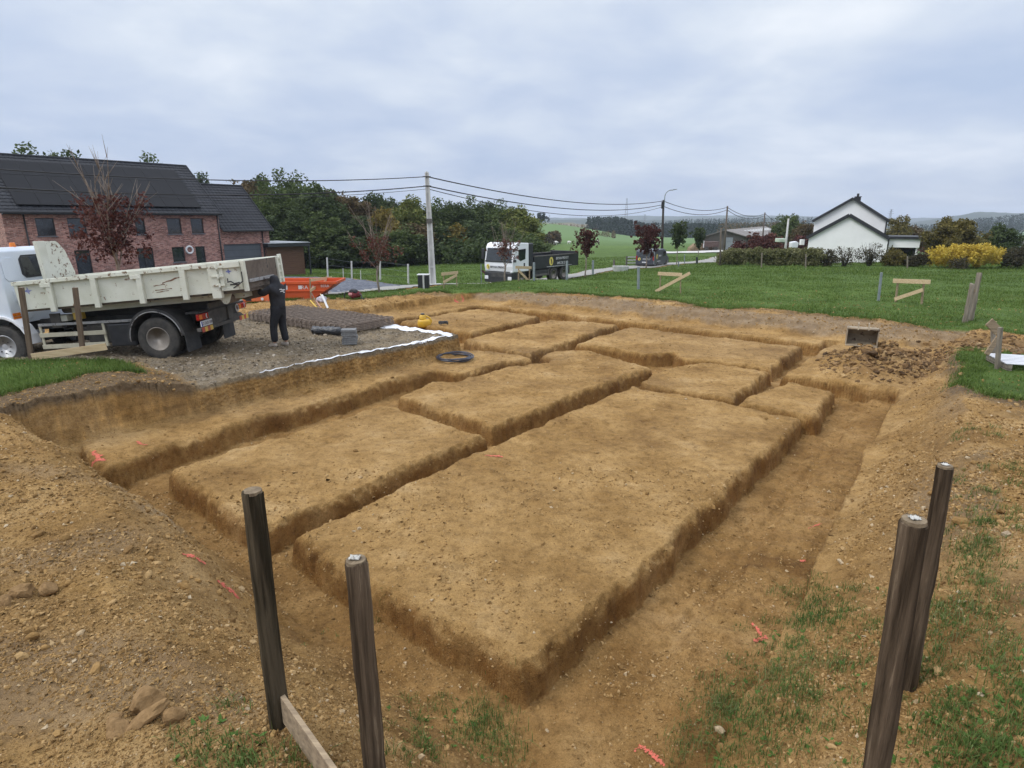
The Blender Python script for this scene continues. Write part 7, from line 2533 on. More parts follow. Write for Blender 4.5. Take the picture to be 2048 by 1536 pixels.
# (picture x, top y, distance, kind)
WOOD = [(398, 346, 92, 0), (440, 372, 90, 4), (486, 352, 86, 3), (512, 349, 90, 0), (545, 372, 80, 1), (575, 352, 88, 1), (612, 352, 86, 5), (640, 366, 80, 0), (668, 372, 84, 3), (600, 420, 76, 4), (650, 430, 76, 1), (530, 430, 74, 0),
        (700, 386, 86, 3), (735, 386, 92, 0), (765, 388, 96, 4), (790, 396, 94, 0), (822, 388, 90, 2), (715, 430, 78, 4), (765, 418, 80, 6), (790, 450, 78, 5), (830, 440, 82, 3), (862, 404, 92, 1), (893, 402, 94, 0), (925, 404, 92, 4),
        (955, 400, 96, 1), (985, 403, 94, 0), (1012, 404, 92, 5), (1034, 408, 90, 2), (1050, 432, 88, 2), (880, 450, 82, 4), (910, 448, 82, 6), (940, 440, 84, 0), (975, 445, 84, 4), (1010, 452, 84, 1), (1045, 468, 82, 5), (740, 470, 76, 0), (690, 470, 74, 4),
        (100, 305, 66, 0), (60, 304, 70, 1), (140, 303, 68, 0), (290, 324, 82, 1), (330, 330, 84, 0), (28, 308, 72, 4)]
used = set()
for i, (px, py, D, k) in enumerate(WOOD):
    pr, hh, lf = PROTO[k]
    q = P3(px, py, D)
    gz_ = h1(q.x, D)
    o = pr if k not in used else copy_tree(pr)
    used.add(k)
    s_ = (q.z - gz_) / hh * 0.97
    o.location = (q.x, D, gz_ - 0.2)
    o.scale = (max(s_, 0.78) * random.uniform(0.9, 1.1), max(s_, 0.78) * random.uniform(0.9, 1.1), s_)
    o.rotation_euler = (0, 0, random.uniform(0, 6.28))
    tag(o, KIND[lf], 'tree', 'trees of the wood behind the meadow')
for lf, lab in (('lime', 'yellow-green tree of the wood behind the meadow'),):
    pass

# dark undergrowth below the wood edge
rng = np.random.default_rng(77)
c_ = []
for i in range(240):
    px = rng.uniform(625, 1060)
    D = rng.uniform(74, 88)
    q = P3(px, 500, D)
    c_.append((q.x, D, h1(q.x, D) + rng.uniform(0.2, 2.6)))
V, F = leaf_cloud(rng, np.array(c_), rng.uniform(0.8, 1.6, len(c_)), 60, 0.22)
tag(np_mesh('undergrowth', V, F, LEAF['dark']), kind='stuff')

# ------------------------------------------------------------------ young street trees


def young_tree(label, px, py, D, top_py, rx_px, leaf, seed, trunk_frac=0.34, r0=0.05, dens=1.0, crown=(0.35, 0.85), bare=0.5, size=0.055, up=1.6, bark=None, base_z=None):
    """small planted tree: slim trunk, steep limbs, a loose crown; bare shoots above the leaves"""
    p = P3(px, py, D)
    gz_ = h1(p.x, D) if base_z is None else base_z
    tz = P3(px, top_py, D).z
    hh = tz - gz_
    rx = rx_px * D * 0.99 / 1190.0
    rg_ = random.Random(seed)
    rng = np.random.default_rng(seed)
    t = thing('young_tree', label, 'tree', (p.x, D, gz_), 0)
    b = MB()
    tips = []
    tr = [Vector((rg_.gauss(0, 0.02), rg_.gauss(0, 0.02), -0.1 + (hh * trunk_frac + 0.1) * i / 4)) for i in range(5)]
    b.path(tr, [r0 * (1.15 - 0.3 * i / 4) for i in range(5)], 8)
    nb = 13
    for k in range(nb):
        a = k * 2.4 + rg_.uniform(-0.4, 0.4)
        st = tr[-1] + Vector((0, 0, rg_.uniform(-0.12, 0.25) * hh * (1 if k > 3 else 0.2)))
        lean = rg_.uniform(0.25, 1.0)
        d = Vector((math.cos(a) * lean, math.sin(a) * lean, up * rg_.uniform(0.7, 1.2))).normalized()
        ln = (hh - st.z) / max(d.z, 0.45) * rg_.uniform(0.6, 1.0)
        ln = min(ln, rx / max(0.15, math.hypot(d.x, d.y)) * 1.05)
        pts = [st]
        for j in range(6):
            d = (d + Vector((rg_.gauss(0, 0.09), rg_.gauss(0, 0.09), 0.09))).normalized()
            pts.append(pts[-1] + d * ln / 6)
        rb = r0 * 0.42
        b.path(pts, [rb * (1 - 0.85 * j / 6) for j in range(7)], 5)
        for q in range(6):
            j = rg_.randrange(1, 6)
            d2 = ((pts[j + 1] - pts[j]).normalized() + Vector((rg_.gauss(0, 0.5), rg_.gauss(0, 0.5), rg_.uniform(0.0, 0.6)))).normalized()
            l2 = ln * rg_.uniform(0.12, 0.34)
            b.path([pts[j], pts[j] + d2 * l2 * 0.55, pts[j] + d2 * l2], [rb * 0.45, rb * 0.3, rb * 0.1], 4)
            tips.append(pts[j] + d2 * l2 * rg_.uniform(0.5, 1.0))
        tips += pts[1:]
    b.build('trunk', bark or M_BARKP, t, smooth=True)
    z0_, z1_ = hh * crown[0], hh * crown[1]
    c_ = [q for q in tips if z0_ < q.z < z1_]
    extra = []
    for i in range(int(60 * dens)):
        d = rng.normal(0, 1, 3)
        d /= np.linalg.norm(d)
        k = rng.random() ** 0.5
        k *= rng.uniform(0.75, 1.2)
        extra.append((d[0] * rx * k, d[1] * rx * k, (z0_ + z1_) / 2 + d[2] * (z1_ - z0_) / 2 * k))
    cents = np.array([[q.x, q.y, q.z] for q in c_] + extra)
    V, F = leaf_cloud(rng, cents, rng.uniform(0.08, 0.22, len(cents)) * hh / 4, int(17 * dens), size)
    np_mesh('crown', V, F, LEAF[leaf], t)
    return t


young_tree('copper red tree with bare shoots rising over the solar roof, behind the tipper', 248, 600, 25.0, 292, 74, 'red', 41, 0.36, 0.07, 1.25, (0.22, 0.70), size=0.07, up=1.5)
young_tree('vase-shaped tree with sparse reddish leaves and bare limbs, left of the concrete pole', 757, 580, 28.5, 400, 52, 'rbrown', 43, 0.30, 0.05, 0.75, (0.32, 0.62), size=0.05, up=1.35)
young_tree('small bare-topped tree with rusty leaves before the white lorry cab', 1010, 563, 34.5, 436, 36, 'rbrown', 47, 0.30, 0.045, 0.6, (0.34, 0.66), size=0.055, up=1.7)
young_tree('small dark red tree right of the black lorry body', 1171, 556, 45.0, 452, 29, 'red', 53, 0.42, 0.05, 0.9, (0.42, 0.95), size=0.07, up=1.5)
young_tree('dense dark red tree in front of the anthracite van', 1292, 536, 57.0, 443, 32, 'red', 59, 0.26, 0.06, 1.6, (0.24, 0.98), size=0.09, up=1.6)
young_tree('slim dark green tree with two leafy shoots, right of the lamp post', 1353, 532, 64.0, 444, 20, 'dark', 61, 0.38, 0.045, 1.0, (0.40, 1.0), size=0.10, up=2.4)
young_tree('small dark tree left of the barn gable', 1397, 500, 96.0, 456, 13, 'dark', 67, 0.25, 0.06, 0.9, (0.25, 1.0), size=0.13, up=2.0)
young_tree('reddish tree before the barn eaves', 1505, 510, 85.0, 464, 12, 'rbrown', 71, 0.25, 0.06, 1.0, (0.2, 1.0), size=0.12, up=1.4)

# ------------------------------------------------------------------ hedges and bushes on the right


def bush(name, label, cat, px, py, D, w_px, h_px, leaf, seed, n=60, per=70, size=0.07, depth=None, group=None, cl=0.35, stems=7):
    p = P3(px, py, D)
    gz_ = h1(p.x, D)
    k = D * 0.99 / 1190.0
    wx, hz = w_px * k / 2, max(P3(px, py - h_px, D).z - gz_, 0.4)
    dy = depth or wx * 0.7
    rng = np.random.default_rng(seed)
    rg_ = random.Random(seed)
    t = thing(name, label, cat, (p.x, D, gz_), 0, group)
    b = MB()
    for i in range(stems):
        a = i * 2.4
        e = Vector((math.cos(a) * wx * 0.7 * rg_.random(), math.sin(a) * dy * 0.6 * rg_.random(), hz * rg_.uniform(0.7, 1.0)))
        m_ = e * 0.5 + Vector((rg_.gauss(0, 0.05), rg_.gauss(0, 0.05), 0))
        b.path([(e.x * 0.15, e.y * 0.15, -0.1), tuple(m_), tuple(e)], [0.03, 0.02, 0.006], 5)
    b.build('stems', M_BARK, t, smooth=True).name = 'trunk'
    c_ = []
    for i in range(n):
        d = rng.normal(0, 1, 3)
        d /= np.linalg.norm(d)
        q = rng.random() ** 0.4
        lob = 1 + 0.5 * float(vn(d[0] * 2 + seed, d[1] * 2 + d[2] * 2, seed))
        c_.append((d[0] * wx * q * lob * 0.9, d[1] * dy * q * lob * 0.9, max(0.08, hz * 0.48 + d[2] * hz * 0.46 * q * lob)))
    V, F = leaf_cloud(rng, np.array(c_), rng.uniform(0.6, 1.2, n) * cl, per, size)
    np_mesh('foliage', V, F, LEAF[leaf], t)
    return t


# clipped hedge: one long hedge
h0, h1_ = P3(1436, 530, 55.0), P3(1640, 531, 50.5)
rng = np.random.default_rng(19)
c_ = []
for i in range(620):
    t_ = rng.random()
    x_, y_ = h0.x + (h1_.x - h0.x) * t_, h0.y + (h1_.y - h0.y) * t_
    zt_ = 1.32 * (0.7 + 0.3 * min(1, t_ * 8)) + 0.12 * float(vn(t_ * 14, 1, 4))
    c_.append((x_, y_ + rng.uniform(-0.5, 0.5), h1(x_, y_) + rng.uniform(0.08, 1) ** 0.8 * zt_))
V, F = leaf_cloud(rng, np.array(c_), rng.uniform(0.16, 0.34, len(c_)), 60, 0.075)
HG = thing('hedge', 'long clipped olive-green hedge along the far edge of the meadow', 'hedge', (0, 0, 0))
np_mesh('foliage', V, F, LEAF['hedge'], HG)
b = MB()
for i in range(26):
    t_ = i / 25
    x_, y_ = h0.x + (h1_.x - h0.x) * t_, h0.y + (h1_.y - h0.y) * t_
    b.path([(x_, y_, h1(x_, y_) - 0.1), (x_ + 0.1, y_, h1(x_, y_) + 0.6), (x_ - 0.1, y_, h1(x_, y_) + 1.1)], [0.03, 0.02, 0.008], 5)
b.build('stem_row', M_BARK, HG).name = 'stems'
bush('shrub', 'dark twiggy shrub at the right end of the clipped hedge', 'shrub', 1652, 531, 50.5, 46, 32, 'shrub', 5, 40, 50)
bush('shrub', 'thin leafless shrub against the left half of the white gable', 'shrub', 1688, 531, 50.5, 60, 40, 'shrub', 6, 40, 26, size=0.06, stems=22)
bush('shrub', 'twiggy grey shrub reaching highest against the white gable', 'shrub', 1738, 531, 50.5, 64, 48, 'shrub', 7, 46, 30, size=0.06, stems=24)
bush('shrub', 'olive yellow shrub below the corner of the white house', 'shrub', 1785, 534, 50, 54, 34, 'olive', 8, 55, 70)
bush('shrub', 'low dull green shrub between the white house and the yellow bush', 'shrub', 1828, 537, 49.5, 50, 30, 'shrub', 9, 45, 60)
bush('shrub', 'small wine-red shrub left above the yellow bush', 'shrub', 1843, 522, 54, 30, 26, 'red', 10, 26, 50)
bush('shrub', 'bright yellow bush, the brightest foliage at right', 'shrub', 1928, 541, 48.5, 166, 56, 'yellow', 11, 170, 70, size=0.085, depth=1.6)
bush('shrub', 'brownish shrub at the right edge of the picture', 'shrub', 2030, 543, 48, 80, 50, 'shrub', 12, 70, 70)
bush('shrub', 'dark twiggy gap in the middle of the yellow bush', 'shrub', 1915, 543, 46.7, 42, 26, 'shrub', 13, 22, 50, size=0.06)
crown_tree('garden_tree', 'broad olive-brown tree above the yellow bush', 'tree', P3(1903, 500, 60).x, 60, P3(1903, 441, 60).z - h1(P3(1903, 500, 60).x, 60), 3.0, 'olive', 201, trunk=0.15, r0=0.12, n_cl=110, per=80, size=0.12, cl_r=0.55, low=0.08)
crown_tree('garden_tree', 'rounded dark green tree right of the olive-brown one', 'tree', P3(1996, 500, 62).x, 62, P3(1996, 456, 62).z - h1(P3(1996, 500, 62).x, 62), 2.2, 'dark', 203, trunk=0.15, r0=0.1, n_cl=90, per=90, size=0.11, cl_r=0.5, low=0.05)
for i, (px, top, D, lf, rx, lab) in enumerate(((1800, 440, 105, 'olive', 3.2, 'brown-green tree just right of the white house gable'), (1830, 452, 108, 'brown', 2.8, 'low brown tree behind the flat annex'), (1580, 432, 118, 'mid', 3.4, 'green tree left of the white house'), (1613, 446, 112, 'brown', 2.6, 'rust-brown tree at the left edge of the white house'),
                                      (1566, 448, 122, 'dark', 3.2, 'dark tree behind the right end of the barn roof'), (1545, 472, 78, 'rbrown', 1.1, 'orange-red shrub tree before the barn eaves'), (1600, 474, 80, 'red', 1.2, 'dark red tree beside the white bag'), (1525, 481, 76, 'red', 0.9, 'small dark red tree above the hedge'), (1480, 490, 78, 'red', 0.9, 'low dark red bush before the open barn side'))):
    q = P3(px, top, D)
    gz_ = h1(q.x, D)
    crown_tree('garden_tree', lab, 'tree', q.x, D, q.z - gz_, rx, lf, 300 + i, trunk=0.15, r0=0.14, n_cl=60, per=60, size=0.17, cl_r=0.75, low=0.06)

# lone trees and scrub out in the pastures
for i, (px, top, D, lf, rx, lab) in enumerate(((1081, 431, 430, 'pine', 6.5, 'round dark tree alone on the skyline of the far pasture'), (1108, 470, 185, 'brown', 2.6, 'small bare-looking tree standing alone in the pasture'), (1088, 484, 170, 'shrub', 2.6, 'grey scrub at the foot of the pasture beside the wood'), (1072, 486, 160, 'olive', 2.2, 'yellowish scrub against the end of the wood'), (1098, 486, 175, 'brown', 2.0, 'low reddish scrub below the lone pasture tree'))):
    q = P3(px, top, D)
    gz_ = h1(q.x, D)
    crown_tree('pasture_tree', lab, 'tree', q.x, D, max(q.z - gz_, 1.6), rx, lf, 400 + i, trunk=0.2, r0=0.16, n_cl=50, per=50, size=0.3, cl_r=0.9, low=0.12)


# ------------------------------------------------------------------ far woods and hills


def far_wood(name, rows, seed, leaf, per=46, size=0.9, conif=True, rtree=(3.0, 4.6)):
    """rows: (px0, px1, top py at both ends, distance, count, base_py)"""
    rng = np.random.default_rng(seed)
    Vs, Fs, b = [], [], 0
    for px0, px1, ya, yb, D, cnt, ht in rows:
        for i in range(cnt):
            t_ = rng.random()
            px = px0 + (px1 - px0) * t_
            d_ = D * rng.uniform(0.97, 1.05)
            top = P3(px, ya + (yb - ya) * t_ + rng.normal(0, 0.9), d_)
            hh = ht * rng.uniform(0.8, 1.15)
            r_ = rng.uniform(*rtree) * ht / 18
            n = per
            zz_ = rng.random(n)
            rr_2 = r_ * ((1 - zz_) ** 0.75 if conif else np.sqrt(np.clip(1 - (2 * zz_ - 1) ** 2, 0, 1))) * (0.6 + 0.5 * rng.random(n))
            a = rng.uniform(0, 2 * PI, n)
            p = np.stack([top.x + rr_2 * np.cos(a), d_ + rr_2 * np.sin(a), top.z - hh * (1 - zz_)], 1)
            A = rng.normal(0, 1, (n, 3))
            A /= np.linalg.norm(A, axis=1, keepdims=True)
            B_ = np.cross(A, rng.normal(0, 1, (n, 3)))
            B_ /= np.linalg.norm(B_, axis=1, keepdims=True) + 1e-9
            s_ = size * ht / 14 * rng.uniform(0.7, 1.3, (n, 1)) * (1.15 - 0.6 * zz_[:, None])
            Vs.append(np.stack([p - A * s_, p + B_ * s_ * 0.7, p + A * s_, p - B_ * s_ * 0.7], 1).reshape(-1, 3))
            Fs.append(np.arange(4 * n).reshape(n, 4) + b)
            b += 4 * n
    o = np_mesh(name, np.concatenate(Vs), np.concatenate(Fs), LEAF[leaf])
    return tag(o, kind='stuff')


far_wood('conifer_wood', [(1176, 1235, 434, 434, 520, 90, 22), (1235, 1290, 434, 446, 520, 90, 22), (1180, 1300, 446, 452, 500, 130, 18), (1290, 1420, 446, 447, 560, 150, 20), (1380, 1500, 446, 448, 470, 110, 16), (1500, 1620, 448, 446, 430, 90, 14), (1290, 1420, 456, 462, 460, 120, 16), (1420, 1560, 458, 456, 420, 110, 14)], 1, 'pine')
far_wood('conifer_ridge', [(1360, 1625, 438, 434, 1150, 200, 22), (1330, 1480, 442, 440, 900, 110, 18), (1900, 2050, 443, 428, 900, 150, 24), (1850, 2050, 452, 446, 700, 120, 18), (1880, 2050, 462, 462, 560, 90, 14), (1780, 1900, 446, 450, 800, 80, 14)], 2, 'pine', per=34)
far_wood('broadleaf_scrub', [(1186, 1230, 464, 461, 330, 40, 5), (1100, 1180, 446, 449, 440, 40, 4), (1440, 1560, 446, 444, 300, 60, 9), (1540, 1620, 446, 448, 200, 30, 8), (1060, 1075, 438, 440, 520, 10, 6), (1800, 1900, 458, 462, 300, 50, 8), (2030, 2060, 470, 478, 200, 14, 7)], 3, 'brown', conif=False)


def hill(name, D, prof, dep, m, seed, amp=6, base=-70):
    """a long ridge: profile = picture points of its skyline at distance D"""
    pts = [P3(px, py, D) for px, py in prof]
    xs_ = np.linspace(pts[0].x, pts[-1].x, 260)
    zt_ = np.interp(xs_, [p.x for p in pts], [p.z for p in pts])
    zt_ = zt_ + fbm(xs_ / D * 60, xs_ * 0 + seed, 4, seed) * amp * 0.5 + np.abs(fbm(xs_ / D * 400, xs_ * 0 + seed, 3, seed + 3)) * amp * 0.7
    m_ = 14
    V = []
    for j in range(m_):
        t_ = j / (m_ - 1)
        prof_ = math.sin(t_ * PI) ** 0.8
        yy = D + (t_ - 0.5) * dep
        V.append(np.stack([xs_ * (yy / D), np.full_like(xs_, yy), base + (zt_ - base) * prof_ + fbm(xs_ / D * 90, np.full_like(xs_, yy / D * 90), 3, seed + 5) * amp * (0 if j in (6, 7) else 1)], 1))
    V = np.concatenate(V)
    n = len(xs_)
    ii_ = np.arange(n * m_).reshape(m_, n)
    F = np.stack([ii_[:-1, :-1], ii_[:-1, 1:], ii_[1:, 1:], ii_[1:, :-1]], -1).reshape(-1, 4)
    return tag(np_mesh(name, V, F, m, smooth=True), kind='structure')


def hill_mat(name, cols, sc):
    m = bpy.data.materials.new(name)
    m.use_nodes = True
    t = m.node_tree
    b = t.nodes['Principled BSDF']
    b.inputs['Roughness'].default_value = 1.0
    b.inputs['Specular IOR Level'].default_value = 0.1
    co = N(t, 'ShaderNodeTexCoord')
    no = N(t, 'ShaderNodeTexNoise', i_Scale=sc, i_Detail=8.0, i_Roughness=0.7)
    L(t, co.outputs['Object'], no.inputs['Vector'])
    rp = ramp(t, no.outputs[0], [(0.3 + 0.4 * i / (len(cols) - 1), c) for i, c in enumerate(cols)])
    L(t, rp.outputs[0], b.inputs['Base Color'])
    return m


M_HILLW = hill_mat('wooded_hill', [(0.012, 0.022, 0.011), (0.022, 0.036, 0.016), (0.03, 0.045, 0.02), (0.07, 0.09, 0.035)], 0.008)
M_HILLF = hill_mat('farmed_hill', [(0.03, 0.045, 0.02), (0.09, 0.12, 0.05), (0.17, 0.13, 0.07), (0.06, 0.08, 0.03)], 0.006)
hill('hills', 4200, [(-700, 441), (400, 437), (1050, 436), (1180, 436), (1250, 431), (1330, 433), (1480, 431), (1640, 433), (1780, 436), (1860, 436), (2050, 434), (2700, 430)], 2400, M_HILLW, 3, 9)
hill('hills', 2600, [(-600, 446), (1040, 444), (1120, 440), (1210, 439), (1290, 441), (1420, 439), (1560, 436), (1640, 441), (1800, 448), (1860, 441), (1900, 433), (1960, 424), (2030, 427), (2150, 422), (2700, 428)], 1500, M_HILLW, 7, 7)
hill('hills', 1500, [(-400, 456), (1000, 449), (1080, 445), (1150, 447), (1220, 452), (1400, 452), (1560, 447), (1620, 450), (1800, 458), (1900, 456), (2050, 452), (2700, 450)], 700, M_HILLF, 11, 4, -50)


# ------------------------------------------------------------------ slate drive, lane, farmyard: sheets laid a little above the ground
def ground_sheet(name, poly, m, lift, res=0.35, kind='structure', edge=0.25):
    P_ = np.array(poly)
    x0, x1, y0, y1 = P_[:, 0].min(), P_[:, 0].max(), P_[:, 1].min(), P_[:, 1].max()
    X = np.arange(x0, x1 + res, res)
    Y = np.arange(y0, y1 + res, res)
    A, B_ = np.meshgrid(X, Y)
    d = sdf(A.ravel(), B_.ravel(), poly) + fbm(A.ravel() * 0.8, B_.ravel() * 0.8, 3, 5) * edge
    ii_ = np.arange(A.size).reshape(A.shape)
    F = np.stack([ii_[:-1, :-1], ii_[:-1, 1:], ii_[1:, 1:], ii_[1:, :-1]], -1).reshape(-1, 4)
    F = F[(d[F] > 0).all(1)]
    us = np.unique(F)
    mp_ = np.zeros(A.size, int)
    mp_[us] = np.arange(len(us))
    x_, y_ = A.ravel()[us], B_.ravel()[us]
    z_ = np.maximum(H(x_, y_), surf(x_, y_)) + lift
    return tag(np_mesh(name, np.stack([x_, y_, z_], 1), mp_[F], m, smooth=True), kind=kind)


def chip_mat(name, cols, sc):
    m = bpy.data.materials.new(name)
    m.use_nodes = True
    t = m.node_tree
    b = t.nodes['Principled BSDF']
    b.inputs['Roughness'].default_value = 0.85
    co = N(t, 'ShaderNodeTexCoord')
    vo = N(t, 'ShaderNodeTexVoronoi', i_Scale=sc)
    L(t, co.outputs['Object'], vo.inputs['Vector'])
    rp = ramp(t, vo.outputs['Color'], [(i / (len(cols) - 1), c) for i, c in enumerate(cols)])
    n = N(t, 'ShaderNodeTexNoise', i_Scale=0.7, i_Detail=5.0)
    L(t, co.outputs['Object'], n.inputs['Vector'])
    c = mixc(t, 1.0, rp.outputs[0], ramp(t, n.outputs[0], [(0.3, (0.85, 0.85, 0.85)), (0.7, (1.12, 1.12, 1.12))]).outputs[0], 'MULTIPLY')
    L(t, c, b.inputs['Base Color'])
    bp = N(t, 'ShaderNodeBump', i_Strength=0.9, i_Distance=0.05)
    L(t, vo.outputs['Distance'], bp.inputs['Height'])
    L(t, bp.outputs[0], b.inputs['Normal'])
    return m


M_SLATE = chip_mat('blue_slate_chips', [(0.03, 0.034, 0.046), (0.06, 0.067, 0.09), (0.095, 0.105, 0.13), (0.20, 0.21, 0.24)], 6.0)
M_LANE = pm('pale_lane', (0.235, 0.225, 0.205), (0.30, 0.29, 0.265), 1.2, 0.9, bump=0.3, bscale=20, lo=0.3, hi=0.7)
ground_sheet('slate_drive', SLATE, M_SLATE, 0.03, 0.3)
ground_sheet('lane', LANE, M_LANE, 0.05, 0.3)
M_YARD = pm('pale_concrete_yard', (0.44, 0.43, 0.40), (0.54, 0.53, 0.50), 0.5, 0.9)
ya_, yb_ = P3(1335, 499, 112), P3(1405, 499, 116)
ground_sheet('farmyard', [(ya_.x - 2, 106), (yb_.x + 4, 110), (yb_.x + 5, 120), (ya_.x - 1, 117)], M_YARD, 0.12, 0.8)

# ------------------------------------------------------------------ poles and cables
up_b = P3(866, 573, 35.5)
up_b.z = h1(up_b.x, up_b.y)
up_t = P3(853.5, 345, 35.5)
PO = thing('utility_pole', 'tall pale concrete pole with recessed sides carrying cables, beside the slate drive', 'pole', up_b)
b = MB()
tv = up_t - up_b
for k in range(18):
    t0, t1 = k / 18, (k + 1) / 18
    w0, w1 = 0.19 - 0.085 * t0, 0.19 - 0.085 * t1
    p0, p1 = tv * t0, tv * t1
    # two flanges and a thin web: an H-shaped shaft
    for sx in (-1, 1):
        vs = []
        for p, w_ in ((p0, w0), (p1, w1)):
            for (dx, dy) in ((sx * w_, -w_ * 0.75), (sx * w_ * 0.45, -w_ * 0.75), (sx * w_ * 0.45, w_ * 0.75), (sx * w_, w_ * 0.75)):
                vs.append((p.x + dx, p.y + dy, p.z + (-0.3 if k == 0 and p is p0 else 0)))
        b.add(vs, [(0, 1, 5, 4), (1, 2, 6, 5), (2, 3, 7, 6), (3, 0, 4, 7), (0, 3, 2, 1), (4, 5, 6, 7)])
    vs = []
    for p, w_ in ((p0, w0), (p1, w1)):
        for (dx, dy) in ((-w_ * 0.44, -w_ * 0.35), (w_ * 0.44, -w_ * 0.35), (w_ * 0.44, w_ * 0.35), (-w_ * 0.44, w_ * 0.35)):
            vs.append((p.x + dx, p.y + dy, p.z))
    b.add(vs, [(0, 1, 5, 4), (2, 3, 7, 6)])
    if k % 3 == 2:
        b.box(tuple(p1), (w1 * 0.86, w1 * 1.48, 0.10))
b.build('shaft', M_CONC, PO)
b = MB()
for t_ in (0.965, 0.885):
    p = tv * t_
    b.b2((p.x - 0.13, p.y - 0.11, p.z - 0.03), (p.x + 0.13, p.y + 0.11, p.z + 0.02))
    b.cyl((p.x - 0.22, p.y - 0.1, p.z), (p.x + 0.22, p.y - 0.1, p.z), 0.022, n=8)
b.build('bracket', M_STEELD, PO)
MB().b2((tv.x * 0.56 - 0.16, tv.y - 0.16, tv.z * 0.56), (tv.x * 0.56 + 0.16, tv.y - 0.12, tv.z * 0.56 + 0.25)).build('marking', M_DUSTM, PO)
MB().box((0.05, -0.25, 0.0), (0.9, 0.5, 0.16)).build('footing', M_CONC, PO, bevel=0.02)

M_POLEW = pm('grey_wood_pole', (0.085, 0.066, 0.05), (0.14, 0.115, 0.09), 3, 0.9, stretch=(3, 3, 0.3))
M_CABLE = pm('black_cable', (0.012, 0.012, 0.014), None, 3, 0.6)


def pole(label, top, base_px, D, r0, r1, m):
    t_ = P3(top[0], top[1], D)
    q = P3(base_px, 500, D)
    bz_ = h1(q.x, D)
    o = MB().path([(q.x, D, bz_ - 0.4), tuple(Vector((q.x, D, bz_)).lerp(t_, 0.5)), tuple(t_)], [r0, (r0 + r1) / 2, r1], 12).build('utility_pole', m, None, smooth=True)
    tag(o, label, 'pole')
    return t_, o


lp_t, lpo = pole('dark wooden pole carrying a curved street lamp, behind the van', (1327, 400), 1325, 75.0, 0.17, 0.12, pm('dark_pole_wood', (0.03, 0.025, 0.022), (0.055, 0.046, 0.04), 3, 0.9))
b = MB()
am = [lp_t + Vector((0.08, -0.14, -0.9))]
for a in np.linspace(PI, PI * 0.42, 9):
    am.append(lp_t + Vector((0.85 + 0.75 * math.cos(a), -0.14, 0.35 + 0.78 * math.sin(a))))
b.path(am, 0.05, 8)
b.build('lamp_arm', M_GALV, lpo, smooth=True)
MB().prism([(0, 0), (0.5, 0.03), (0.5, 0.10), (0, 0.12)], -0.12, 0.12, M=Matrix.Translation(am[-1]) @ Matrix.Rotation(R(-8), 4, 'Y')).build('lamp_head', M_GALV, lpo, bevel=0.03)
MB().b2((lp_t.x - 0.25, lp_t.y - 0.25, lp_t.z - 1.0), (lp_t.x - 0.05, lp_t.y - 0.1, lp_t.z - 0.2)).build('cable_bracket', M_STEELD, lpo)
p3_t, _ = pole('grey wooden pole rising left of the barn ridge', (1455, 412), 1449, 100.0, 0.17, 0.12, M_POLEW)
p4_t, _ = pole('slim wooden pole in front of the barn roof', (1530, 425), 1523, 128.0, 0.17, 0.12, M_POLEW)
p5_t, po5 = pole('short white concrete pole beside the pale green shed', (1577, 437), 1571, 70.0, 0.16, 0.09, M_CONC)
pole('grey pole standing before the left end of the hedge', (1442, 456), 1443, 53.5, 0.08, 0.06, M_POLEW)


def cable(label, a, b_, sag, r_, n=26):
    a, b_ = Vector(a), Vector(b_)
    pts = []
    for i in range(n + 1):
        t_ = i / n
        p = a.lerp(b_, t_)
        p.z -= sag * 4 * t_ * (1 - t_)
        pts.append(p)
    o = MB().path(pts, r_, 6).build('overhead_cable', M_CABLE, None, smooth=True)
    return tag(o, label, 'cable', 'overhead cables')


tp1 = up_b + tv * 0.965
tp2 = up_b + tv * 0.885
tp3 = up_b + tv * 0.86
cable('upper cable running left from the concrete pole over the solar roof', tp1, P3(-60, 334, 24.0), 0.35, 0.022)
cable('lower cable running left from the concrete pole across the solar roof', tp2, P3(-60, 371, 24.5), 0.42, 0.026)
cable('thin lowest cable running left from the concrete pole', tp3, P3(-60, 376, 24.9), 0.45, 0.012)
cable('uppermost cable between concrete pole and street lamp', tp1, lp_t + Vector((-0.1, -0.1, -0.12)), 0.85, 0.034)
cable('middle cable between concrete pole and street lamp', tp2, lp_t + Vector((-0.1, -0.1, -0.55)), 0.95, 0.034)
cable('lowest, thin cable between concrete pole and street lamp', tp3, lp_t + Vector((-0.1, -0.1, -0.8)), 1.25, 0.022)
cable('upper cable from street lamp to the wooden pole by the barn', lp_t + Vector((0.1, 0, -0.15)), p3_t + Vector((0, 0, -0.2)), 0.75, 0.04)
cable('lower cable from street lamp to the wooden pole by the barn', lp_t + Vector((0.1, 0, -0.75)), p3_t + Vector((0, 0, -0.6)), 0.85, 0.04)
cable('upper cable between the two wooden poles by the barn', p3_t + Vector((0, 0, -0.2)), p4_t + Vector((0, 0, -0.25)), 0.9, 0.045)
cable('lower cable between the two wooden poles by the barn', p3_t + Vector((0, 0, -0.6)), p4_t + Vector((0, 0, -0.6)), 1.0, 0.045)
cable('cable dropping right from the slim pole before the barn', p4_t + Vector((0, 0, -0.2)), P3(1580, 452, 165), 0.6, 0.05)


# ------------------------------------------------------------------ fences and small things in the meadow
def fpost(label, px, pb, pt_, r_, m, D=None, group=None, tpx=None):
    if D is None:
        q = gp(px, pb)
    else:
        q = P3(px, pb, D)
        q.z = h1(q.x, D)
    t_ = P3(tpx or px, pt_, q.y)
    o = MB().path([(q.x, q.y, q.z - 0.2), tuple(t_)], [r_, r_ * 0.95], 8).build('fence_post', m, None)
    return tag(o, label, 'fence post', group or 'fence posts round the meadow')


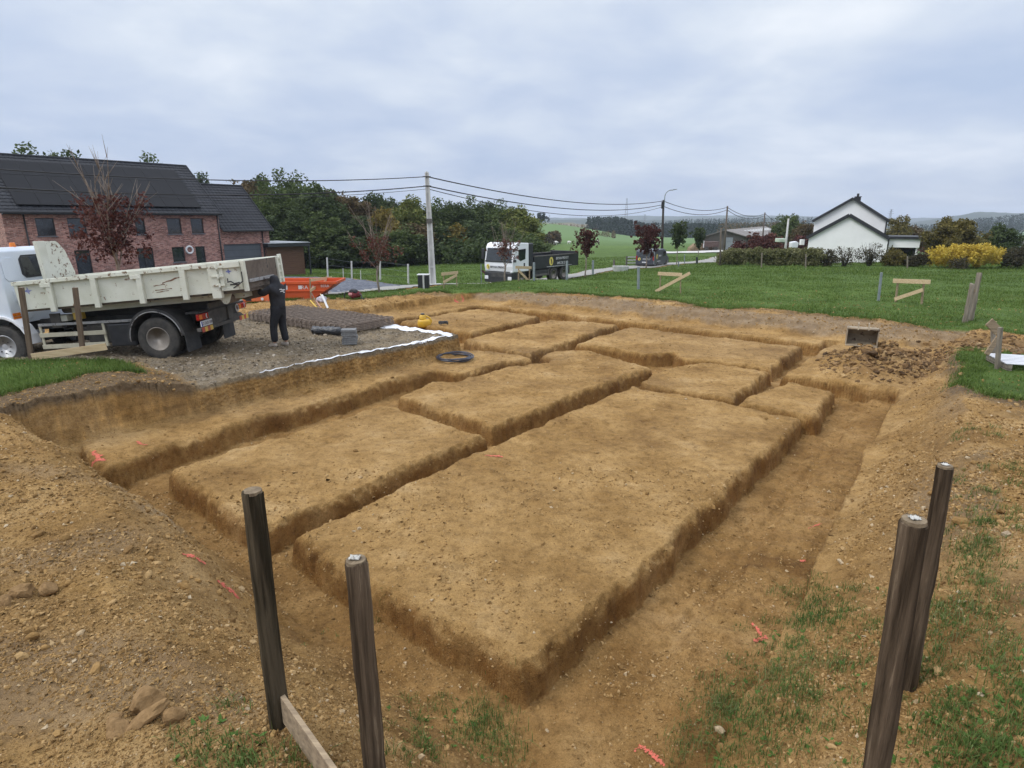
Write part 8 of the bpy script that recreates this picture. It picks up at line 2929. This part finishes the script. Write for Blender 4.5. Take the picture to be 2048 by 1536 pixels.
M_FPW = pm('white_concrete_post', (0.55, 0.545, 0.52), (0.45, 0.44, 0.42), 4, 0.85)
fpost('galvanised fence post in the meadow left of the crossed profile board', 1277, 579, 534, 0.07, M_GALV)
fpost('galvanised fence post leaning right, left of the yellow-bush profile board', 1757, 602, 545, 0.055, M_GALV, tpx=1763)
fpost('galvanised fence post before the rear of the white cab', 1068, 558, 525, 0.07, M_GALV, 33.5)
fpost('galvanised fence post before the tail wheels of the lorry', 1134, 553, 522, 0.07, M_GALV, 35)
fpost('grey fence post just right of the lorry', 1186, 546, 521, 0.09, M_GALV, 48)
fpost('dark wooden post between lorry and concrete tub', 1228, 543, 520, 0.09, M_BARNW, 52)
fpost('weathered post left of the field gate', 1357, 540, 522, 0.06, M_GALV, 58)
fpost('black stump post beside the pale lane', 1394, 530, 514, 0.12, M_BLACK, 66)
fpost('thin pale post on the verge right of the slim tree', 1369, 531, 509, 0.05, M_GALV, 66)
for i, (px, pb, pt_, lab) in enumerate(((1524, 530, 506, 'thin pale post standing in front of the hedge middle'), (1612, 533, 508, 'thin pale post at the right end of the hedge'), (1815, 540, 513, 'thin post before the olive yellow shrub'), (1929, 544, 515, 'grey post in front of the yellow bush'))):
    fpost(lab, px, pb, pt_, 0.055, M_GREYW, 47.5)
WP = [(654, 536, 515, 47), (703, 551, 522, 45), (760, 553, 522, 43), (816, 559, 528, 39.5)]
labs = ['white concrete fence post nearest the timber shed', 'white concrete fence post between shed and young tree', 'white concrete fence post touching the young tree trunk', 'white concrete fence post nearest the utility pole']
wp_t = []
for (px, pb, pt_, D), lab in zip(WP, labs):
    o = fpost(lab, px, pb, pt_, 0.065, M_FPW, D)
    wp_t.append((P3(px, pt_, D), h1(P3(px, pb, D).x, D)))
b = MB()
for k in range(3):
    for j in range(3):
        (ta, ga), (tb, gb) = wp_t[k], wp_t[k + 1]
        f_ = 0.95 - 0.32 * j
        b.path([(ta.x, ta.y - 0.07, ga + (ta.z - ga) * f_), (tb.x, tb.y - 0.07, gb + (tb.z - gb) * f_)], 0.006, 4)
o = b.build('wire_strands', M_GALV, None)
tag(o, 'wire strands stretched along the white concrete posts', 'fence wire')
fpost('short thin pale peg between the first two white posts', 721, 550, 541, 0.03, M_FPW, 43.5)
fpost('short pale peg on the gravel edge before the shed', 686, 548, 537, 0.03, M_FPW, 45)
# meter cabinet with its white post
q = gp(846, 577)
CB = thing('meter_box', 'black cabinet behind a thin white post at the foot of the concrete pole', 'meter box', q)
MB().b2((-0.28, 0.15, -0.1), (0.28, 0.55, 0.66)).build('cabinet', M_BLACK, CB, bevel=0.02)
MB().b2((-0.31, 0.12, 0.662), (0.31, 0.58, 0.70)).build('lid', M_LTXT, CB)
MB().b2((0.0, -0.05, -0.15), (0.08, 0.03, 0.68)).build('front_post', M_FPW, CB)
# field gate by the van, concrete tub
q = P3(1253, 537, 63)
GT = thing('field_gate', 'small white barred field gate left of the van', 'gate', (q.x, q.y, h1(q.x, q.y)), R(12))
MB().b2((-0.1, -0.06, 0), (0.05, 0.06, 1.0)).build('gate_post', M_BARNW, GT)
for k in range(3):
    MB().b2((0.06, -0.03, 0.25 + 0.3 * k), (1.4, 0.03, 0.35 + 0.3 * k)).build('bar', M_LTXT, GT)
q = P3(1241, 545, 50)
o = MB().lathe([(0.0, 0.05), (0.42, 0.0), (0.5, 0.42), (0.44, 0.42), (0.38, 0.12), (0.0, 0.12)], Matrix.Scale(1.4, 4, (1, 0, 0)), 20).build('water_trough', M_CONC, None, smooth=False)
o.location = (q.x, q.y, h1(q.x, q.y))
tag(o, 'pale oval trough in the grass between lorry and van', 'trough')


# sheep
def sheep(label, px, py, D, rz, k=1.0):
    q = P3(px, py, D)
    t_ = thing('sheep', label, 'sheep', (q.x, q.y, h1(q.x, q.y)), rz, 'sheep in the pasture')
    V = [(0, 0, 0.55), (0.32, 0, 0.57), (-0.32, 0, 0.55), (0.48, 0, 0.62), (0.62, 0, 0.55), (0.74, 0, 0.48)]
    E = [(0, 1), (0, 2), (1, 3), (3, 4), (4, 5)]
    R_ = [0.25, 0.22, 0.23, 0.12, 0.085, 0.05]
    for x in (0.3, -0.3):
        for y in (-0.12, 0.12):
            i0 = len(V)
            V += [(x, y, 0.34), (x + (0.03 if x < 0 else -0.02), y, 0.18), (x, y, 0.02)]
            E += [(1 if x > 0 else 2, i0), (i0, i0 + 1), (i0 + 1, i0 + 2)]
            R_ += [0.06, 0.04, 0.035]
    skin('body', V, E, R_, M_WOOL, t_, sub=1)
    t_.scale = (k, k, k)
    return t_


M_WOOL = pm('white_wool', (0.66, 0.65, 0.60), (0.74, 0.73, 0.69), 9, 0.95, bump=0.5)
sheep('white sheep standing below the pasture scrub, larger of the pair', 1110, 498, 172, 0.4, 1.5)
sheep('white sheep grazing left, nearest the black lorry cab', 1073, 501, 168, 2.6, 1.3)
sheep('white sheep grazing right of the pair, farther off', 1137, 497, 180, -0.3, 1.2)
sheep('white sheep beside the dark red roadside tree', 1194, 493, 190, 0.2, 1.2)


# masts and pylons
def mast(name, label, px, py, D, hh, wbase, m):
    top = P3(px, py, D)
    t_ = MB()
    n = 9
    for (sx, sy) in ((-1, -1), (1, -1), (1, 1), (-1, 1)):
        t_.path([(top.x + sx * wbase, D + sy * wbase, top.z - hh), (top.x + sx * wbase * 0.2, D + sy * wbase * 0.2, top.z)], wbase * 0.10, 4)
    for k in range(n):
        a, c = k / n, (k + 1) / n
        wa, wc = wbase * (1 - 0.8 * a), wbase * (1 - 0.8 * c)
        za, zc_ = top.z - hh * (1 - a), top.z - hh * (1 - c)
        s_ = 1 if k % 2 else -1
        t_.path([(top.x - s_ * wa, D - wa, za), (top.x + s_ * wc, D - wc, zc_)], wbase * 0.06, 4)
        t_.path([(top.x + s_ * wa, D + wa, za), (top.x - s_ * wc, D + wc, zc_)], wbase * 0.06, 4)
    if 'pylon' in name:
        for f_, l_ in ((0.75, 2.2), (0.88, 1.7), (1.0, 1.2)):
            z_ = top.z - hh * (1 - f_)
            t_.path([(top.x - wbase * l_, D, z_), (top.x + wbase * l_, D, z_)], wbase * 0.11, 4)
    o = t_.build(name, m, None)
    return tag(o, label, 'mast' if 'mast' in name else 'pylon')


M_MAST = pm('lattice_steel', (0.16, 0.17, 0.18), None, 2, 0.6, 0.3)
mast('radio_mast', 'tall lattice mast on the far skyline left of the street lamp', 1254, 396, 2500, 95, 6.0, M_MAST)
mast('power_pylon', 'small pylon on the skyline between mast and street lamp', 1290, 429, 1900, 46, 3.4, M_MAST)
mast('power_pylon', 'pylon on the skyline right of the white house', 1783, 419, 1700, 42, 4.0, M_MAST)
mast('power_pylon', 'tiny pylon on the skyline above the far pasture', 1099, 430, 2400, 40, 3.0, M_MAST)

# industrial sheds at the far right edge
q = P3(2040, 500, 95)
FS = thing('far_shed', 'grey shed with a white skirt at the far right edge', 'shed', (q.x, q.y, h1(q.x, q.y) - 0.2))
MB().b2((-1.5, 0, 0.0), (9, 6, 2.6)).build('wall', M_METALG, FS)
MB().b2((-1.7, -0.3, 1.1), (9.2, -0.01, 1.75)).build('white_band', M_LTXT, FS)
MB().b2((-1.8, -0.4, 2.61), (9.4, 6.4, 2.85)).build('roof', M_FIBRE, FS)

# ------------------------------------------------------------------ haze: still, thin air over the whole country
hz = MB().b2((-6500, -140, -95), (6500, 7200, 130)).build('haze', None)
m = bpy.data.materials.new('thin_haze')
m.use_nodes = True
t = m.node_tree
t.nodes.clear()
o_ = N(t, 'ShaderNodeOutputMaterial')
pv_ = N(t, 'ShaderNodeVolumePrincipled')
pv_.inputs['Color'].default_value = (0.80, 0.88, 1.0, 1)
pv_.inputs['Density'].default_value = 0.00022
pv_.inputs['Anisotropy'].default_value = 0.1
L(t, pv_.outputs[0], o_.inputs['Volume'])
hz.data.materials.append(m)
tag(hz, kind='stuff')
